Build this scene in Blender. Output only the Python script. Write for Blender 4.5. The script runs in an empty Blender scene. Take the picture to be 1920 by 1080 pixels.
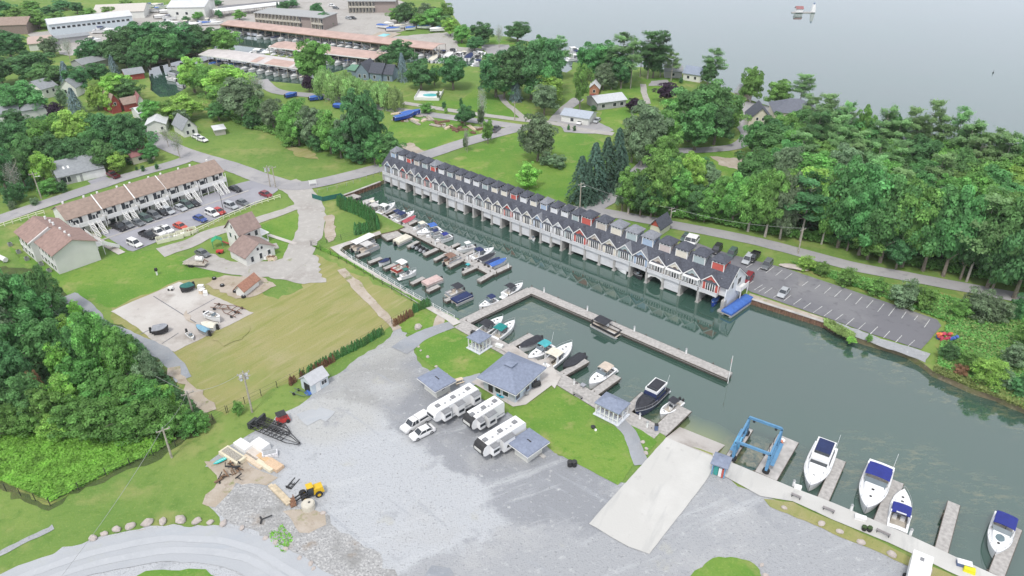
import bpy, bmesh, math, random
import numpy as np
from mathutils import Vector, Matrix, noise
from mathutils.geometry import tessellate_polygon, delaunay_2d_cdt
random.seed(7)
S = bpy.context.scene
COL = S.collection
# ------------------------------------------------------------------ camera
F = 1400.0; PITCH = math.radians(31.0); CAMH = 90.0
cam = bpy.data.objects.new('camera', bpy.data.cameras.new('camera')); COL.objects.link(cam)
cam.location = (0, 0, CAMH); cam.rotation_euler = (math.pi/2-PITCH, 0, 0)
cam.data.sensor_width = 36; cam.data.lens = F/1920*36
cam.data.clip_start = 1; cam.data.clip_end = 20000
S.camera = cam
# ------------------------------------------------------------------ world, sun, exposure
SUN_EL, SUN_AZ = math.radians(58), math.radians(200)
W = bpy.data.worlds.new('World'); S.world = W; W.use_nodes = True
nt = W.node_tree; bg = nt.nodes['Background']
sky = nt.nodes.new('ShaderNodeTexSky'); sky.sky_type = 'NISHITA'; sky.sun_disc = False
sky.sun_elevation = SUN_EL; sky.sun_rotation = SUN_AZ; sky.dust_density = 4; sky.air_density = 1.0; sky.altitude = 100
hs = nt.nodes.new('ShaderNodeHueSaturation'); hs.inputs['Saturation'].default_value = 0.42
mx = nt.nodes.new('ShaderNodeMixRGB'); mx.inputs[0].default_value = 0.62; mx.inputs[2].default_value = (7.7, 7.95, 8.5, 1)
nt.links.new(sky.outputs[0], hs.inputs['Color']); nt.links.new(hs.outputs[0], mx.inputs[1])
wt = nt.nodes.new('ShaderNodeTexCoord'); sx = nt.nodes.new('ShaderNodeSeparateXYZ'); wr = nt.nodes.new('ShaderNodeMapRange'); wm = nt.nodes.new('ShaderNodeMixRGB')
wr.inputs[1].default_value = .10; wr.inputs[2].default_value = .62; wr.inputs[3].default_value = .85; wr.inputs[4].default_value = 0; wr.interpolation_type = 'SMOOTHSTEP'; wm.inputs[2].default_value = (8.0, 8.5, 9.7, 1)   # hazy bright horizon
nt.links.new(wt.outputs['Generated'], sx.inputs[0]); nt.links.new(sx.outputs['Z'], wr.inputs[0]); nt.links.new(wr.outputs[0], wm.inputs[0]); nt.links.new(mx.outputs[0], wm.inputs[1])
nt.links.new(wm.outputs[0], bg.inputs['Color']); bg.inputs['Strength'].default_value = 0.128
sun = bpy.data.objects.new('sun', bpy.data.lights.new('sun', 'SUN')); COL.objects.link(sun)
sun.data.energy = 1.75; sun.data.angle = math.radians(10); sun.data.color = (1, .96, .9)
sun.rotation_euler = (math.radians(90)-SUN_EL, 0, math.pi-SUN_AZ)
S.view_settings.view_transform = 'Standard'; S.view_settings.look = 'None'
S.view_settings.exposure = 0.36; S.view_settings.gamma = 1
S.render.resolution_x = 1024; S.render.resolution_y = 576
# ------------------------------------------------------------------ helpers
cp, sp = math.cos(PITCH), math.sin(PITCH)
def G(px, py, z=0.0):                      # photo pixel -> world point on the level z
    u = (px-960)/F; v = (py-540)/F
    t = (CAMH-z)/(sp+v*cp)
    return Vector((u*t, (cp-v*sp)*t, z))
def frame(pa, pb, z=0.0, zb=None):         # origin, angle, length of a base line
    a = G(*pa, z); b = G(*pb, z)
    d = b-a
    if zb is None: zb = 0
    return Vector((a.x, a.y, zb)), math.atan2(d.y, d.x), math.hypot(d.x, d.y)
MATS = {}
def mat(name, rgb, rough=.75, var=.12, scale=1.5, metal=0, spec=.4, bump=0, alpha=None):
    if name in MATS: return MATS[name]
    m = bpy.data.materials.new(name); m.use_nodes = True; n = m.node_tree; b = n.nodes['Principled BSDF']
    b.inputs['Roughness'].default_value = rough; b.inputs['Metallic'].default_value = metal
    b.inputs['Specular IOR Level'].default_value = spec
    tc = n.nodes.new('ShaderNodeTexCoord'); no = n.nodes.new('ShaderNodeTexNoise')
    no.inputs['Scale'].default_value = scale; no.inputs['Detail'].default_value = 4
    n.links.new(tc.outputs['Object'], no.inputs['Vector'])
    mr = n.nodes.new('ShaderNodeMapRange'); mr.inputs[1].default_value = .3; mr.inputs[2].default_value = .7
    mr.inputs[3].default_value = 1-var; mr.inputs[4].default_value = 1+var
    n.links.new(no.outputs[0], mr.inputs[0])
    mu = n.nodes.new('ShaderNodeVectorMath'); mu.operation = 'SCALE'; mu.inputs[0].default_value = rgb
    n.links.new(mr.outputs[0], mu.inputs['Scale']); n.links.new(mu.outputs[0], b.inputs['Base Color'])
    if bump:
        bp = n.nodes.new('ShaderNodeBump'); bp.inputs['Strength'].default_value = bump
        n.links.new(no.outputs[0], bp.inputs['Height']); n.links.new(bp.outputs[0], b.inputs['Normal'])
    MATS[name] = m; return m
def layered(name, base, layers, rough=.95, stripe=None, bump=.3, bscale=3, blobs=()):
    """layers: (rgb, noise scale, lo, hi, detail): mixes rgb over base where noise in lo..hi ramps 0..1"""
    m = bpy.data.materials.new(name); m.use_nodes = True; n = m.node_tree; b = n.nodes['Principled BSDF']
    b.inputs['Roughness'].default_value = rough; b.inputs['Specular IOR Level'].default_value = .15
    tc = n.nodes.new('ShaderNodeTexCoord')
    cur = n.nodes.new('ShaderNodeRGB'); cur.outputs[0].default_value = (*base, 1); cur = cur.outputs[0]
    for rgb, soft, amt, pts in blobs:      # patches of another material, with wandering edges
        ge = n.nodes.new('ShaderNodeNewGeometry'); no = n.nodes.new('ShaderNodeTexNoise'); no.inputs['Scale'].default_value = .14; no.inputs['Detail'].default_value = 7; no.inputs['Roughness'].default_value = .68
        n.links.new(ge.outputs['Position'], no.inputs['Vector']); acc = None
        for px, py, r in pts:
            g = G(px, py); q = n.nodes.new('ShaderNodeVectorMath'); q.operation = 'DISTANCE'; q.inputs[1].default_value = g; n.links.new(ge.outputs['Position'], q.inputs[0])
            d = n.nodes.new('ShaderNodeMath'); d.operation = 'DIVIDE'; n.links.new(q.outputs['Value'], d.inputs[0]); d.inputs[1].default_value = r
            if acc is None: acc = d.outputs[0]
            else:
                mn = n.nodes.new('ShaderNodeMath'); mn.operation = 'SMOOTH_MIN'; mn.inputs[2].default_value = .3; n.links.new(acc, mn.inputs[0]); n.links.new(d.outputs[0], mn.inputs[1]); acc = mn.outputs[0]
        ad = n.nodes.new('ShaderNodeMath'); ad.operation = 'MULTIPLY_ADD'; ad.inputs[1].default_value = 1.5; n.links.new(no.outputs[0], ad.inputs[0]); n.links.new(acc, ad.inputs[2])
        mr = n.nodes.new('ShaderNodeMapRange'); mr.interpolation_type = 'SMOOTHSTEP'; mr.inputs[1].default_value = 1.75-soft; mr.inputs[2].default_value = 1.75+soft; mr.inputs[3].default_value = amt; mr.inputs[4].default_value = 0
        n.links.new(ad.outputs[0], mr.inputs[0]); mi = n.nodes.new('ShaderNodeMixRGB'); mi.inputs[2].default_value = (*rgb, 1)
        n.links.new(mr.outputs[0], mi.inputs[0]); n.links.new(cur, mi.inputs[1]); cur = mi.outputs[0]
    for i, (rgb, sc, lo, hi, det) in enumerate(layers):
        mp = n.nodes.new('ShaderNodeMapping'); mp.inputs['Location'].default_value = (i*37.1, i*11.7, 0)
        n.links.new(tc.outputs['Object'], mp.inputs[0])
        if isinstance(sc, tuple): mp.vector_type = 'TEXTURE'; mp.inputs['Scale'].default_value = (sc[1], 1, 1); mp.inputs['Rotation'].default_value = (0, 0, math.radians(sc[2])); sc = sc[0]
        no = n.nodes.new('ShaderNodeTexNoise'); no.inputs['Scale'].default_value = sc
        no.inputs['Detail'].default_value = det; no.inputs['Roughness'].default_value = .62
        n.links.new(mp.outputs[0], no.inputs['Vector'])
        mr = n.nodes.new('ShaderNodeMapRange'); mr.inputs[1].default_value = lo; mr.inputs[2].default_value = hi
        n.links.new(no.outputs[0], mr.inputs[0])
        mi = n.nodes.new('ShaderNodeMixRGB'); mi.inputs[2].default_value = (*rgb, 1)
        n.links.new(mr.outputs[0], mi.inputs[0]); n.links.new(cur, mi.inputs[1]); cur = mi.outputs[0]
    if stripe:
        ang, sc, rgb, amt = stripe
        mp = n.nodes.new('ShaderNodeMapping'); mp.inputs['Rotation'].default_value = (0, 0, ang); n.links.new(tc.outputs['Object'], mp.inputs[0])
        wv = n.nodes.new('ShaderNodeTexWave'); wv.inputs['Scale'].default_value = sc; wv.inputs['Distortion'].default_value = 3.5; wv.inputs['Detail'].default_value = 3
        wv.inputs['Detail Scale'].default_value = .6
        n.links.new(mp.outputs[0], wv.inputs['Vector'])
        mr = n.nodes.new('ShaderNodeMapRange'); mr.inputs[4].default_value = amt; n.links.new(wv.outputs['Fac'], mr.inputs[0])
        mi = n.nodes.new('ShaderNodeMixRGB'); mi.inputs[2].default_value = (*rgb, 1)
        n.links.new(mr.outputs[0], mi.inputs[0]); n.links.new(cur, mi.inputs[1]); cur = mi.outputs[0]
    n.links.new(cur, b.inputs['Base Color'])
    if bump:
        no = n.nodes.new('ShaderNodeTexNoise'); no.inputs['Scale'].default_value = bscale; no.inputs['Detail'].default_value = 5
        n.links.new(tc.outputs['Object'], no.inputs['Vector'])
        bp = n.nodes.new('ShaderNodeBump'); bp.inputs['Strength'].default_value = bump; bp.inputs['Distance'].default_value = .3
        n.links.new(no.outputs[0], bp.inputs['Height']); n.links.new(bp.outputs[0], b.inputs['Normal'])
    MATS[name] = m; return m
class MB:
    def __init__(s): s.v = []; s.f = []
    def add(s, vs, fs):
        o = len(s.v); s.v += [tuple(p) for p in vs]; s.f += [tuple(o+i for i in f) for f in fs]; return s
    def box(s, x0, x1, y0, y1, z0, z1):
        return s.add([(x0,y0,z0),(x1,y0,z0),(x1,y1,z0),(x0,y1,z0),(x0,y0,z1),(x1,y0,z1),(x1,y1,z1),(x0,y1,z1)],
                     [(3,2,1,0),(4,5,6,7),(0,1,5,4),(1,2,6,5),(2,3,7,6),(3,0,4,7)])
    def tap(s, x0, x1, y0, y1, z0, z1, dx, dy):   # box tapered at the top
        return s.add([(x0,y0,z0),(x1,y0,z0),(x1,y1,z0),(x0,y1,z0),(x0+dx,y0+dy,z1),(x1-dx,y0+dy,z1),(x1-dx,y1-dy,z1),(x0+dx,y1-dy,z1)],
                     [(3,2,1,0),(4,5,6,7),(0,1,5,4),(1,2,6,5),(2,3,7,6),(3,0,4,7)])
    def prism(s, poly, z0, z1):                    # poly counter-clockwise
        n = len(poly)
        return s.add([(x,y,z0) for x,y in poly]+[(x,y,z1) for x,y in poly],
                     [tuple(range(n-1,-1,-1)), tuple(range(n,2*n))]+[(i,(i+1)%n,n+(i+1)%n,n+i) for i in range(n)])
    def extr(s, prof, y0, y1):                     # profile in x,z extruded along y
        n = len(prof)
        return s.add([(x,y0,z) for x,z in prof]+[(x,y1,z) for x,z in prof],
                     [tuple(range(n)), tuple(range(2*n-1,n-1,-1))]+[(i,n+i,n+(i+1)%n,(i+1)%n) for i in range(n)])
    def extx(s, prof, x0, x1):                     # profile in y,z extruded along x
        n = len(prof)
        return s.add([(x0,y,z) for y,z in prof]+[(x1,y,z) for y,z in prof],
                     [tuple(range(n-1,-1,-1)), tuple(range(n,2*n))]+[(i,(i+1)%n,n+(i+1)%n,n+i) for i in range(n)])
    def bar(s, a, b, r, r2=None, n=6):
        a = Vector(a); b = Vector(b); d = b-a
        if d.length < 1e-6: return s
        r2 = r if r2 is None else r2
        q = d.to_track_quat('Z', 'Y'); vs = []
        for p, rr in ((a, r), (b, r2)):
            for i in range(n):
                t = 2*math.pi*i/n; vs.append(p+q@Vector((math.cos(t)*rr, math.sin(t)*rr, 0)))
        return s.add(vs, [tuple(range(n-1,-1,-1)), tuple(range(n,2*n))]+[(i,(i+1)%n,n+(i+1)%n,n+i) for i in range(n)])
    def beam(s, a, b, w, h):                      # rectangular section, top at b.z
        a = Vector(a); b = Vector(b); d = (b-a); l = Vector((-d.y, d.x, 0))
        l = l.normalized()*w/2 if l.length > 1e-6 else Vector((w/2,0,0)); u = Vector((0,0,h))
        return s.add([a-l-u,a+l-u,a+l,a-l,b-l-u,b+l-u,b+l,b-l], [(0,1,2,3),(7,6,5,4),(3,2,6,7),(1,0,4,5),(0,3,7,4),(2,1,5,6)])
    def cyl(s, x, y, z0, z1, r, r2=None, n=10): return s.bar((x,y,z0),(x,y,z1),r,r2,n)
    def wheel(s, x, y, z, r, w, n=12): return s.bar((x,y-w/2,z),(x,y+w/2,z),r,r,n)
    def ball(s, c, rx, ry, rz, nu=8, nv=5, jit=0, rnd=random):
        vs = []; fs = []
        for j in range(nv+1):
            ph = math.pi*j/nv-math.pi/2
            for i in range(nu):
                t = 2*math.pi*i/nu; k = 1+(rnd.random()-.5)*jit
                vs.append((c[0]+rx*k*math.cos(ph)*math.cos(t), c[1]+ry*k*math.cos(ph)*math.sin(t), c[2]+rz*k*math.sin(ph)))
        for j in range(nv):
            for i in range(nu):
                fs.append((j*nu+i, j*nu+(i+1)%nu, (j+1)*nu+(i+1)%nu, (j+1)*nu+i))
        return s.add(vs, fs)
def obj(name, mb, m, parent=None, smooth=False):
    me = bpy.data.meshes.new(name); me.from_pydata(mb.v, [], mb.f); me.materials.append(m)
    if smooth: me.polygons.foreach_set('use_smooth', [True]*len(me.polygons))
    me.update()
    o = bpy.data.objects.new(name, me); COL.objects.link(o)
    if parent: o.parent = parent
    return o
def tag(o, label, cat, group=None, kind=None):
    if label: o['label'] = label
    if cat: o['category'] = cat
    if group: o['group'] = group
    if kind: o['kind'] = kind
    return o
def thing(name, label, cat, loc=(0,0,0), rot=0, group=None):
    o = bpy.data.objects.new(name, None); COL.objects.link(o); o.empty_display_size = .5
    o.location = loc; o.rotation_euler = (0,0,rot)
    return tag(o, label, cat, group)
def dup(src, loc, rot, label=None, scale=None, group=None):
    r = src.copy(); COL.objects.link(r); r.location = loc; r.rotation_euler = (0,0,rot)
    if scale is not None: r.scale = scale
    if label: r['label'] = label
    if group: r['group'] = group
    for c in src.children:
        d = c.copy(); COL.objects.link(d); d.parent = r
        for e in c.children:
            g = e.copy(); COL.objects.link(g); g.parent = d
    return r
def struct(o): o['kind'] = 'structure'; return o
def inpoly(x, y, P):
    c = False; n = len(P); j = n-1
    for i in range(n):
        xi, yi = P[i]; xj, yj = P[j]
        if (yi > y) != (yj > y) and x < (xj-xi)*(y-yi)/(yj-yi)+xi: c = not c
        j = i
    return c
def jitter(P, amp, step=1.2, closed=True):
    out = []; n = len(P)
    for i in range(n if closed else n-1):
        a = P[i]; b = P[(i+1) % n]; L = math.hypot(b[0]-a[0], b[1]-a[1]); k = max(1, int(L/step))
        nx, ny = (-(b[1]-a[1])/L, (b[0]-a[0])/L) if L else (0, 0)
        for j in range(k):
            t = j/k; x = a[0]+(b[0]-a[0])*t; y = a[1]+(b[1]-a[1])*t
            d = amp*(noise.noise((x*.23, y*.23, 1.7))+.6*noise.noise((x*.9, y*.9, 5.1)))*1.6
            out.append((x+nx*d, y+ny*d))
    if not closed: out.append(P[-1])
    return out
def smooth_px(P, closed=True, k=4):           # Catmull-Rom through world points
    n = len(P); out = []
    rng = range(n) if closed else range(n-1)
    for i in rng:
        g = lambda q: P[q % n] if closed else P[max(0, min(n-1, q))]
        p0, p1, p2, p3 = g(i-1), g(i), g(i+1), g(i+2)
        for j in range(k):
            t = j/k; t2 = t*t; t3 = t2*t
            out.append(tuple(.5*((2*p1[a])+(-p0[a]+p2[a])*t+(2*p0[a]-5*p1[a]+4*p2[a]-p3[a])*t2+(-p0[a]+3*p1[a]-3*p2[a]+p3[a])*t3) for a in (0, 1)))
    if not closed: out.append(tuple(P[-1][:2]))
    return out
def W2(pts, z=0): return [tuple(G(*p, z)[:2]) for p in pts]
def fillmesh(name, P, z, m, parent=None):
    tris = tessellate_polygon([[Vector((x, y, 0)) for x, y in P]])
    me = bpy.data.meshes.new(name)
    fs = []
    for t in tris:
        a, b, c = (P[i] for i in t)
        fs.append(t if (b[0]-a[0])*(c[1]-a[1])-(b[1]-a[1])*(c[0]-a[0]) > 0 else (t[0], t[2], t[1]))
    me.from_pydata([(x, y, z) for x, y in P], [], fs); me.materials.append(m); me.update()
    o = bpy.data.objects.new(name, me); COL.objects.link(o)
    if parent: o.parent = parent
    return o
ZL = [0.0]
def zup(z): ZL[0] += .0007; return z+ZL[0]
def sheet(name, pts, z, m, jit=0, smooth=False, world=False):
    P = pts if world else W2(pts)
    if smooth: P = smooth_px(P)
    if jit: P = jitter(P, jit)
    return struct(fillmesh(name, P, zup(z), m))
def ribbon(name, pts, w, z, m, jit=.25, wpx=False):
    P = smooth_px(W2(pts), closed=False, k=6); n = len(P); L = []; R = []
    for i in range(n):
        a = P[max(0, i-1)]; b = P[min(n-1, i+1)]; d = Vector((b[0]-a[0], b[1]-a[1])).normalized()
        ww = w if not isinstance(w, (list, tuple)) else w[0]+(w[1]-w[0])*i/(n-1)
        L.append((P[i][0]-d.y*ww/2, P[i][1]+d.x*ww/2)); R.append((P[i][0]+d.y*ww/2, P[i][1]-d.x*ww/2))
    if jit: L = jitter(L, jit, 1.5, False); R = jitter(R, jit, 1.5, False)
    return struct(fillmesh(name, R+L[::-1], zup(z), m))
# ------------------------------------------------------------------ ground, water
GR = dict(a=(.105,.19,.035), b=(.155,.225,.05), c=(.06,.125,.025), dry=(.27,.26,.10))
M_grass = layered('grass', (.125,.215,.05), [((.18,.255,.065), .035, .42, .62, 5), ((.28,.28,.11), .09, .53, .72, 6), ((.105,.19,.04), .5, .5, .75, 4), ((.22,.28,.08), 1.8, .55, .8, 3)])
M_lawn = layered('lawn_grass', (.10,.215,.035), [((.16,.255,.05), .06, .42, .6, 5), ((.31,.29,.12), .13, .55, .74, 6), ((.095,.21,.03), .8, .5, .75, 4), ((.21,.31,.07), 2.2, .55, .8, 3)])
M_dry = layered('dry_field_grass', (.27,.26,.105), [((.175,.235,.065), .035, .48, .66, 5), ((.32,.285,.155), .07, .5, .72, 6), ((.20,.225,.065), (.4,6,53), .5, .72, 5), ((.33,.30,.16), (.8,8,53), .52, .8, 4), ((.16,.2,.06), 2.5, .58, .8, 3)])
M_meadow = layered('meadow_grass', (.17,.24,.06), [((.26,.25,.09), .06, .45, .65, 6), ((.1,.18,.04), .3, .5, .7, 5), ((.29,.24,.11), .5, .6, .8, 5)], bump=.8, bscale=1)
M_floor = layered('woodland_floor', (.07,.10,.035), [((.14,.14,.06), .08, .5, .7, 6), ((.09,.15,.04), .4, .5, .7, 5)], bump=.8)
M_gravel = layered('crushed_gravel', (.325,.335,.35), [((.395,.40,.405), .05, .52, .66, 6), ((.27,.28,.30), .12, .58, .70, 7), ((.46,.475,.49), (.3,9,25), .56, .74, 6), ((.32,.335,.36), (.6,12,-40), .6, .76, 5), ((.40,.395,.345), .12, .64, .78, 7), ((.46,.47,.475), .9, .58, .75, 5), ((.21,.215,.22), 2.6, .55, .75, 4), ((.16,.155,.15), .8, .67, .76, 6)], bump=.6, bscale=4,
    blobs=[((.42,.435,.455), .12, .9, [(560,800,9),(620,830,12),(680,870,13),(760,900,13),(840,910,12),(900,900,9),(700,960,12),(640,930,9),(800,960,9),(300,1040,14),(430,1050,12),(180,1065,10)]),
           ((.235,.245,.265), .15, .8, [(760,720,9),(820,760,9),(880,800,9),(960,850,8),(1040,880,9),(1100,920,8),(700,720,6),(880,840,6),(1000,920,7)]),
           ((.39,.38,.335), .4, .4, [(640,770,8),(700,710,8),(720,660,6),(600,790,6)]),
           ((.37,.38,.39), .3, .1, [(0,1079,1)])])
M_gravel_d = layered('grey_screenings', (.27,.28,.295), [((.33,.35,.385), .06, .45, .65, 6), ((.22,.245,.28), .15, .5, .7, 7), ((.38,.40,.42), 1.2, .6, .8, 5)], bump=.3, bscale=5)
M_gravel_l = layered('compacted_stone_dust', (.365,.38,.40), [((.41,.425,.44), .06, .45, .65, 6), ((.345,.37,.40), (.35,5,20), .5, .7, 6), ((.37,.385,.36), .2, .58, .75, 6)], bump=.15)
M_stone = layered('loose_stone', (.33,.33,.33), [((.46,.46,.455), 2.6, .5, .6, 6), ((.15,.15,.15), 3.4, .55, .68, 6), ((.25,.25,.245), .2, .5, .7, 5), ((.27,.22,.17), .15, .6, .75, 6)], bump=1, bscale=2)
M_road = layered('worn_asphalt', (.30,.295,.305), [((.36,.35,.35), .08, .45, .65, 6), ((.23,.23,.24), .3, .55, .75, 6), ((.40,.38,.35), 1.5, .6, .8, 4)], bump=.1)
M_track = layered('limestone_track', (.37,.355,.335), [((.30,.28,.26), .1, .5, .7, 6), ((.45,.43,.41), .6, .5, .75, 6), ((.22,.25,.12), .35, .62, .75, 6)], bump=.2)
M_lot = layered('parking_asphalt', (.16,.16,.175), [((.215,.215,.225), .05, .45, .65, 6), ((.30,.285,.265), .09, .6, .74, 7), ((.12,.12,.13), .5, .55, .75, 6)], bump=.1)
M_lot_l = layered('faded_asphalt', (.28,.28,.31), [((.33,.33,.36), .06, .45, .65, 6), ((.24,.24,.27), .3, .55, .75, 6)], bump=.1)
M_conc = layered('weathered_concrete', (.42,.39,.365), [((.50,.48,.455), .07, .45, .62, 6), ((.31,.28,.255), .16, .54, .68, 7), ((.29,.275,.265), .9, .62, .8, 6)], bump=.1)
M_ramp = layered('pale_concrete', (.47,.465,.445), [((.53,.525,.505), .08, .45, .65, 6), ((.40,.40,.39), (.5,6,62), .55, .72, 6), ((.36,.35,.34), .5, .62, .75, 6)], bump=.08)
M_sand = layered('bare_dirt', (.36,.31,.25), [((.44,.39,.34), .2, .45, .65, 6), ((.26,.21,.16), .5, .55, .75, 6), ((.2,.22,.09), .3, .6, .7, 6)], bump=.4)
M_bank = layered('bank_earth', (.17,.145,.09), [((.12,.15,.05), .3, .5, .7, 6), ((.28,.245,.18), 1, .55, .7, 6)], bump=.6)

# boathouse axis: A far front corner at the waterline, BD along the row, BN away from the water
BA = G(716, 342, -1.2); BB = G(1345, 581, -1.2); BD = (BB-BA).normalized(); BN = Vector((-BD.y, BD.x, 0))
if BN.y < 0: BN = -BN
def BP(s, n, z=0): q = BA+BD*s+BN*n; return Vector((q.x, q.y, z))
bh = [tuple(BP(s, 8.6)[:2]) for s in (0.2, 114.2)]
basin = W2([(628,371),(660,361),(712,341)])+[bh[0], bh[1]]+W2([(1410,562),(1545,605),(1600,630),(1645,645),(1700,662),(1733,680),(1750,697),(1790,714),(1825,729),(1870,744),(1925,767),(2080,835),(2300,900),(2300,1400),(2160,1210),(1840,1068),(1700,1003),(1600,960),(1540,935),(1480,913),(1366,866),(1335,850),(1290,834),(1248,820),(1236,806),(1170,783),(1140,762),(1090,735),(1040,708),(960,655),(905,625),(880,612),(862,606),(855,598),(800,570),(740,535),(700,510),(660,487),(637,470),(645,462),(712,438),(745,431),(757,425),(700,395),(655,372),(643,366)])
lake = W2([(824,-12),(850,30),(868,50),(905,62),(950,69),(990,78),(1040,92),(1050,110),(1046,132),(1066,136),(1074,116),(1100,122),(1180,125),(1240,130),(1285,138),(1345,160),(1395,183),(1440,198),(1500,228),(1560,262),(1640,293),(1750,316),(1860,333),(2100,360),(3500,380),(3500,-200),(700,-200)])
harbour = W2([(398,92),(402,52),(440,44),(560,58),(700,78),(830,97),(900,103),(903,126),(830,119),(700,116),(610,140),(590,160),(500,152),(385,116),(345,126),(350,165),(325,180),(300,182),(282,168),(276,120),(330,106)])
natural = [jitter(basin, .25, 2), jitter(lake, 1.2, 6), jitter(harbour, .5, 4)]
def build_ground():
    X0, X1, Y0, Y1 = -3200, 3200, -150, 4200
    verts = []; edges = []
    def loop(P):
        o = len(verts); n = len(P); verts.extend(Vector((x, y)) for x, y in P); edges.extend((o+i, o+(i+1) % n) for i in range(n))
    loop([(X0,Y0),(X1,Y0),(X1,Y1),(X0,Y1)])
    for P in natural: loop(P)
    v, e, f, *_ = delaunay_2d_cdt(verts, edges, [], 1, 1e-4)
    keep = []
    for t in f:
        cx = sum(v[i].x for i in t)/3; cy = sum(v[i].y for i in t)/3
        if not any(inpoly(cx, cy, P) for P in natural): keep.append(tuple(t))
    fs = []
    for t in keep:
        a, b, c = (v[i] for i in t)
        fs.append(t if (b-a).cross(c-a) > 0 else t[::-1])
    me = bpy.data.meshes.new('ground'); me.from_pydata([(p.x, p.y, 0) for p in v], [], fs); me.materials.append(M_grass); me.update()
    o = bpy.data.objects.new('ground', me); COL.objects.link(o); struct(o)
    for nm, P in zip(('basin_bank', 'lake_bank', 'harbour_bank'), natural):
        mb = MB(); n = len(P)
        mb.add([(x, y, 0) for x, y in P]+[(x, y, -3) for x, y in P], [(i, (i+1) % n, n+(i+1) % n, n+i) for i in range(n)])
        struct(obj(nm, mb, M_bank))
build_ground()
# water: greenish body colour, weed beds and shallows, sky in its surface
def water_mat():
    m = bpy.data.materials.new('water'); m.use_nodes = True; n = m.node_tree; b = n.nodes['Principled BSDF']
    b.inputs['Roughness'].default_value = .055; b.inputs['IOR'].default_value = 2.25; b.inputs['Specular IOR Level'].default_value = .5
    ge = n.nodes.new('ShaderNodeNewGeometry')
    def noi(sc, det=5, ro=.6, off=0, vec=(1, 1, 1), rot=0):
        mp = n.nodes.new('ShaderNodeMapping'); mp.inputs['Scale'].default_value = vec; mp.inputs['Location'].default_value = (off, off, 0); mp.inputs['Rotation'].default_value = (0, 0, rot)
        n.links.new(ge.outputs['Position'], mp.inputs[0])
        q = n.nodes.new('ShaderNodeTexNoise'); q.inputs['Scale'].default_value = sc; q.inputs['Detail'].default_value = det; q.inputs['Roughness'].default_value = ro
        n.links.new(mp.outputs[0], q.inputs['Vector']); return q.outputs[0]
    def mrange(x, a, c, lo=0, hi=1):
        q = n.nodes.new('ShaderNodeMapRange'); q.inputs[1].default_value = a; q.inputs[2].default_value = c; q.inputs[3].default_value = lo; q.inputs[4].default_value = hi
        n.links.new(x, q.inputs[0]); return q.outputs[0]
    def mth(op, a, c):
        q = n.nodes.new('ShaderNodeMath'); q.operation = op; n.links.new(a, q.inputs[0])
        if isinstance(c, (int, float)): q.inputs[1].default_value = c
        else: n.links.new(c, q.inputs[1])
        return q.outputs[0]
    def mixc(f, a, rgb):
        q = n.nodes.new('ShaderNodeMixRGB'); n.links.new(f, q.inputs[0]); n.links.new(a, q.inputs[1]); q.inputs[2].default_value = (*rgb, 1); return q.outputs[0]
    c = n.nodes.new('ShaderNodeRGB'); c.outputs[0].default_value = (.036,.082,.063, 1); c = c.outputs[0]
    c = mixc(mrange(noi(.02), .4, .62), c, (.042,.08,.066))
    def blob(px, py, r, soft=.9):
        p = G(px, py, -1.2); q = n.nodes.new('ShaderNodeVectorMath'); q.operation = 'DISTANCE'; q.inputs[1].default_value = p
        n.links.new(ge.outputs['Position'], q.inputs[0]); return mrange(q.outputs['Value'], r*(1-soft), r, 1, 0)
    acc = None
    for px, py, r in [(1665,660,13),(1700,680,12),(1620,645,8),(1560,640,8),(1740,700,10),(1800,735,10),(1880,770,9),(1010,600,7),(1040,610,5),(990,575,4),
                      (1715,980,5),(1690,960,5),(1740,1000,6),(1660,880,9),(1720,870,8),(1780,960,5),(1850,930,7),(1640,850,8),(1100,735,6),(1180,745,8),(1230,770,6),(900,645,4),(950,640,5),(870,585,5),(1420,850,5),(1510,880,5),(1600,900,7),(1480,860,5),(1130,800,4)]:
        d = blob(px, py, r); acc = d if acc is None else mth('MAXIMUM', acc, d)
    weed = mth('MULTIPLY', acc, mrange(noi(.42, 7, .7, 3, (1, 2.2, 1), .5), .50, .64))
    c = mixc(mth('MULTIPLY', weed, .5), c, (.21,.20,.11))
    sh = None
    for px, py, r in [(1270,822,8),(1310,838,8),(1340,850,6)]:
        d = blob(px, py, r, .95); sh = d if sh is None else mth('MAXIMUM', sh, d)
    c = mixc(mth('MULTIPLY', sh, .8), c, (.26,.29,.10))
    sl = blob(1412, 862, 7, .7)
    c = mixc(mth('MULTIPLY', sl, mrange(noi(.9, 6, .7, 9), .42, .6)), c, (.20,.19,.12))
    n.links.new(c, b.inputs['Base Color'])
    bp = n.nodes.new('ShaderNodeBump'); bp.inputs['Strength'].default_value = .004; bp.inputs['Distance'].default_value = .1
    n.links.new(noi(.9, 4, .55, 0, (1, 1.8, 1), .3), bp.inputs['Height']); n.links.new(bp.outputs[0], b.inputs['Normal'])
    return m
wmb = MB().add([(-3200,-150,-1.2),(3200,-150,-1.2),(3200,4200,-1.2),(-3200,4200,-1.2)], [(0,1,2,3)])
struct(obj('water', wmb, water_mat()))
struct(obj('lake_bed', MB().add([(-3200,-150,-3),(3200,-150,-3),(3200,4200,-3),(-3200,4200,-3)], [(0,1,2,3)]), M_bank))
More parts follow.
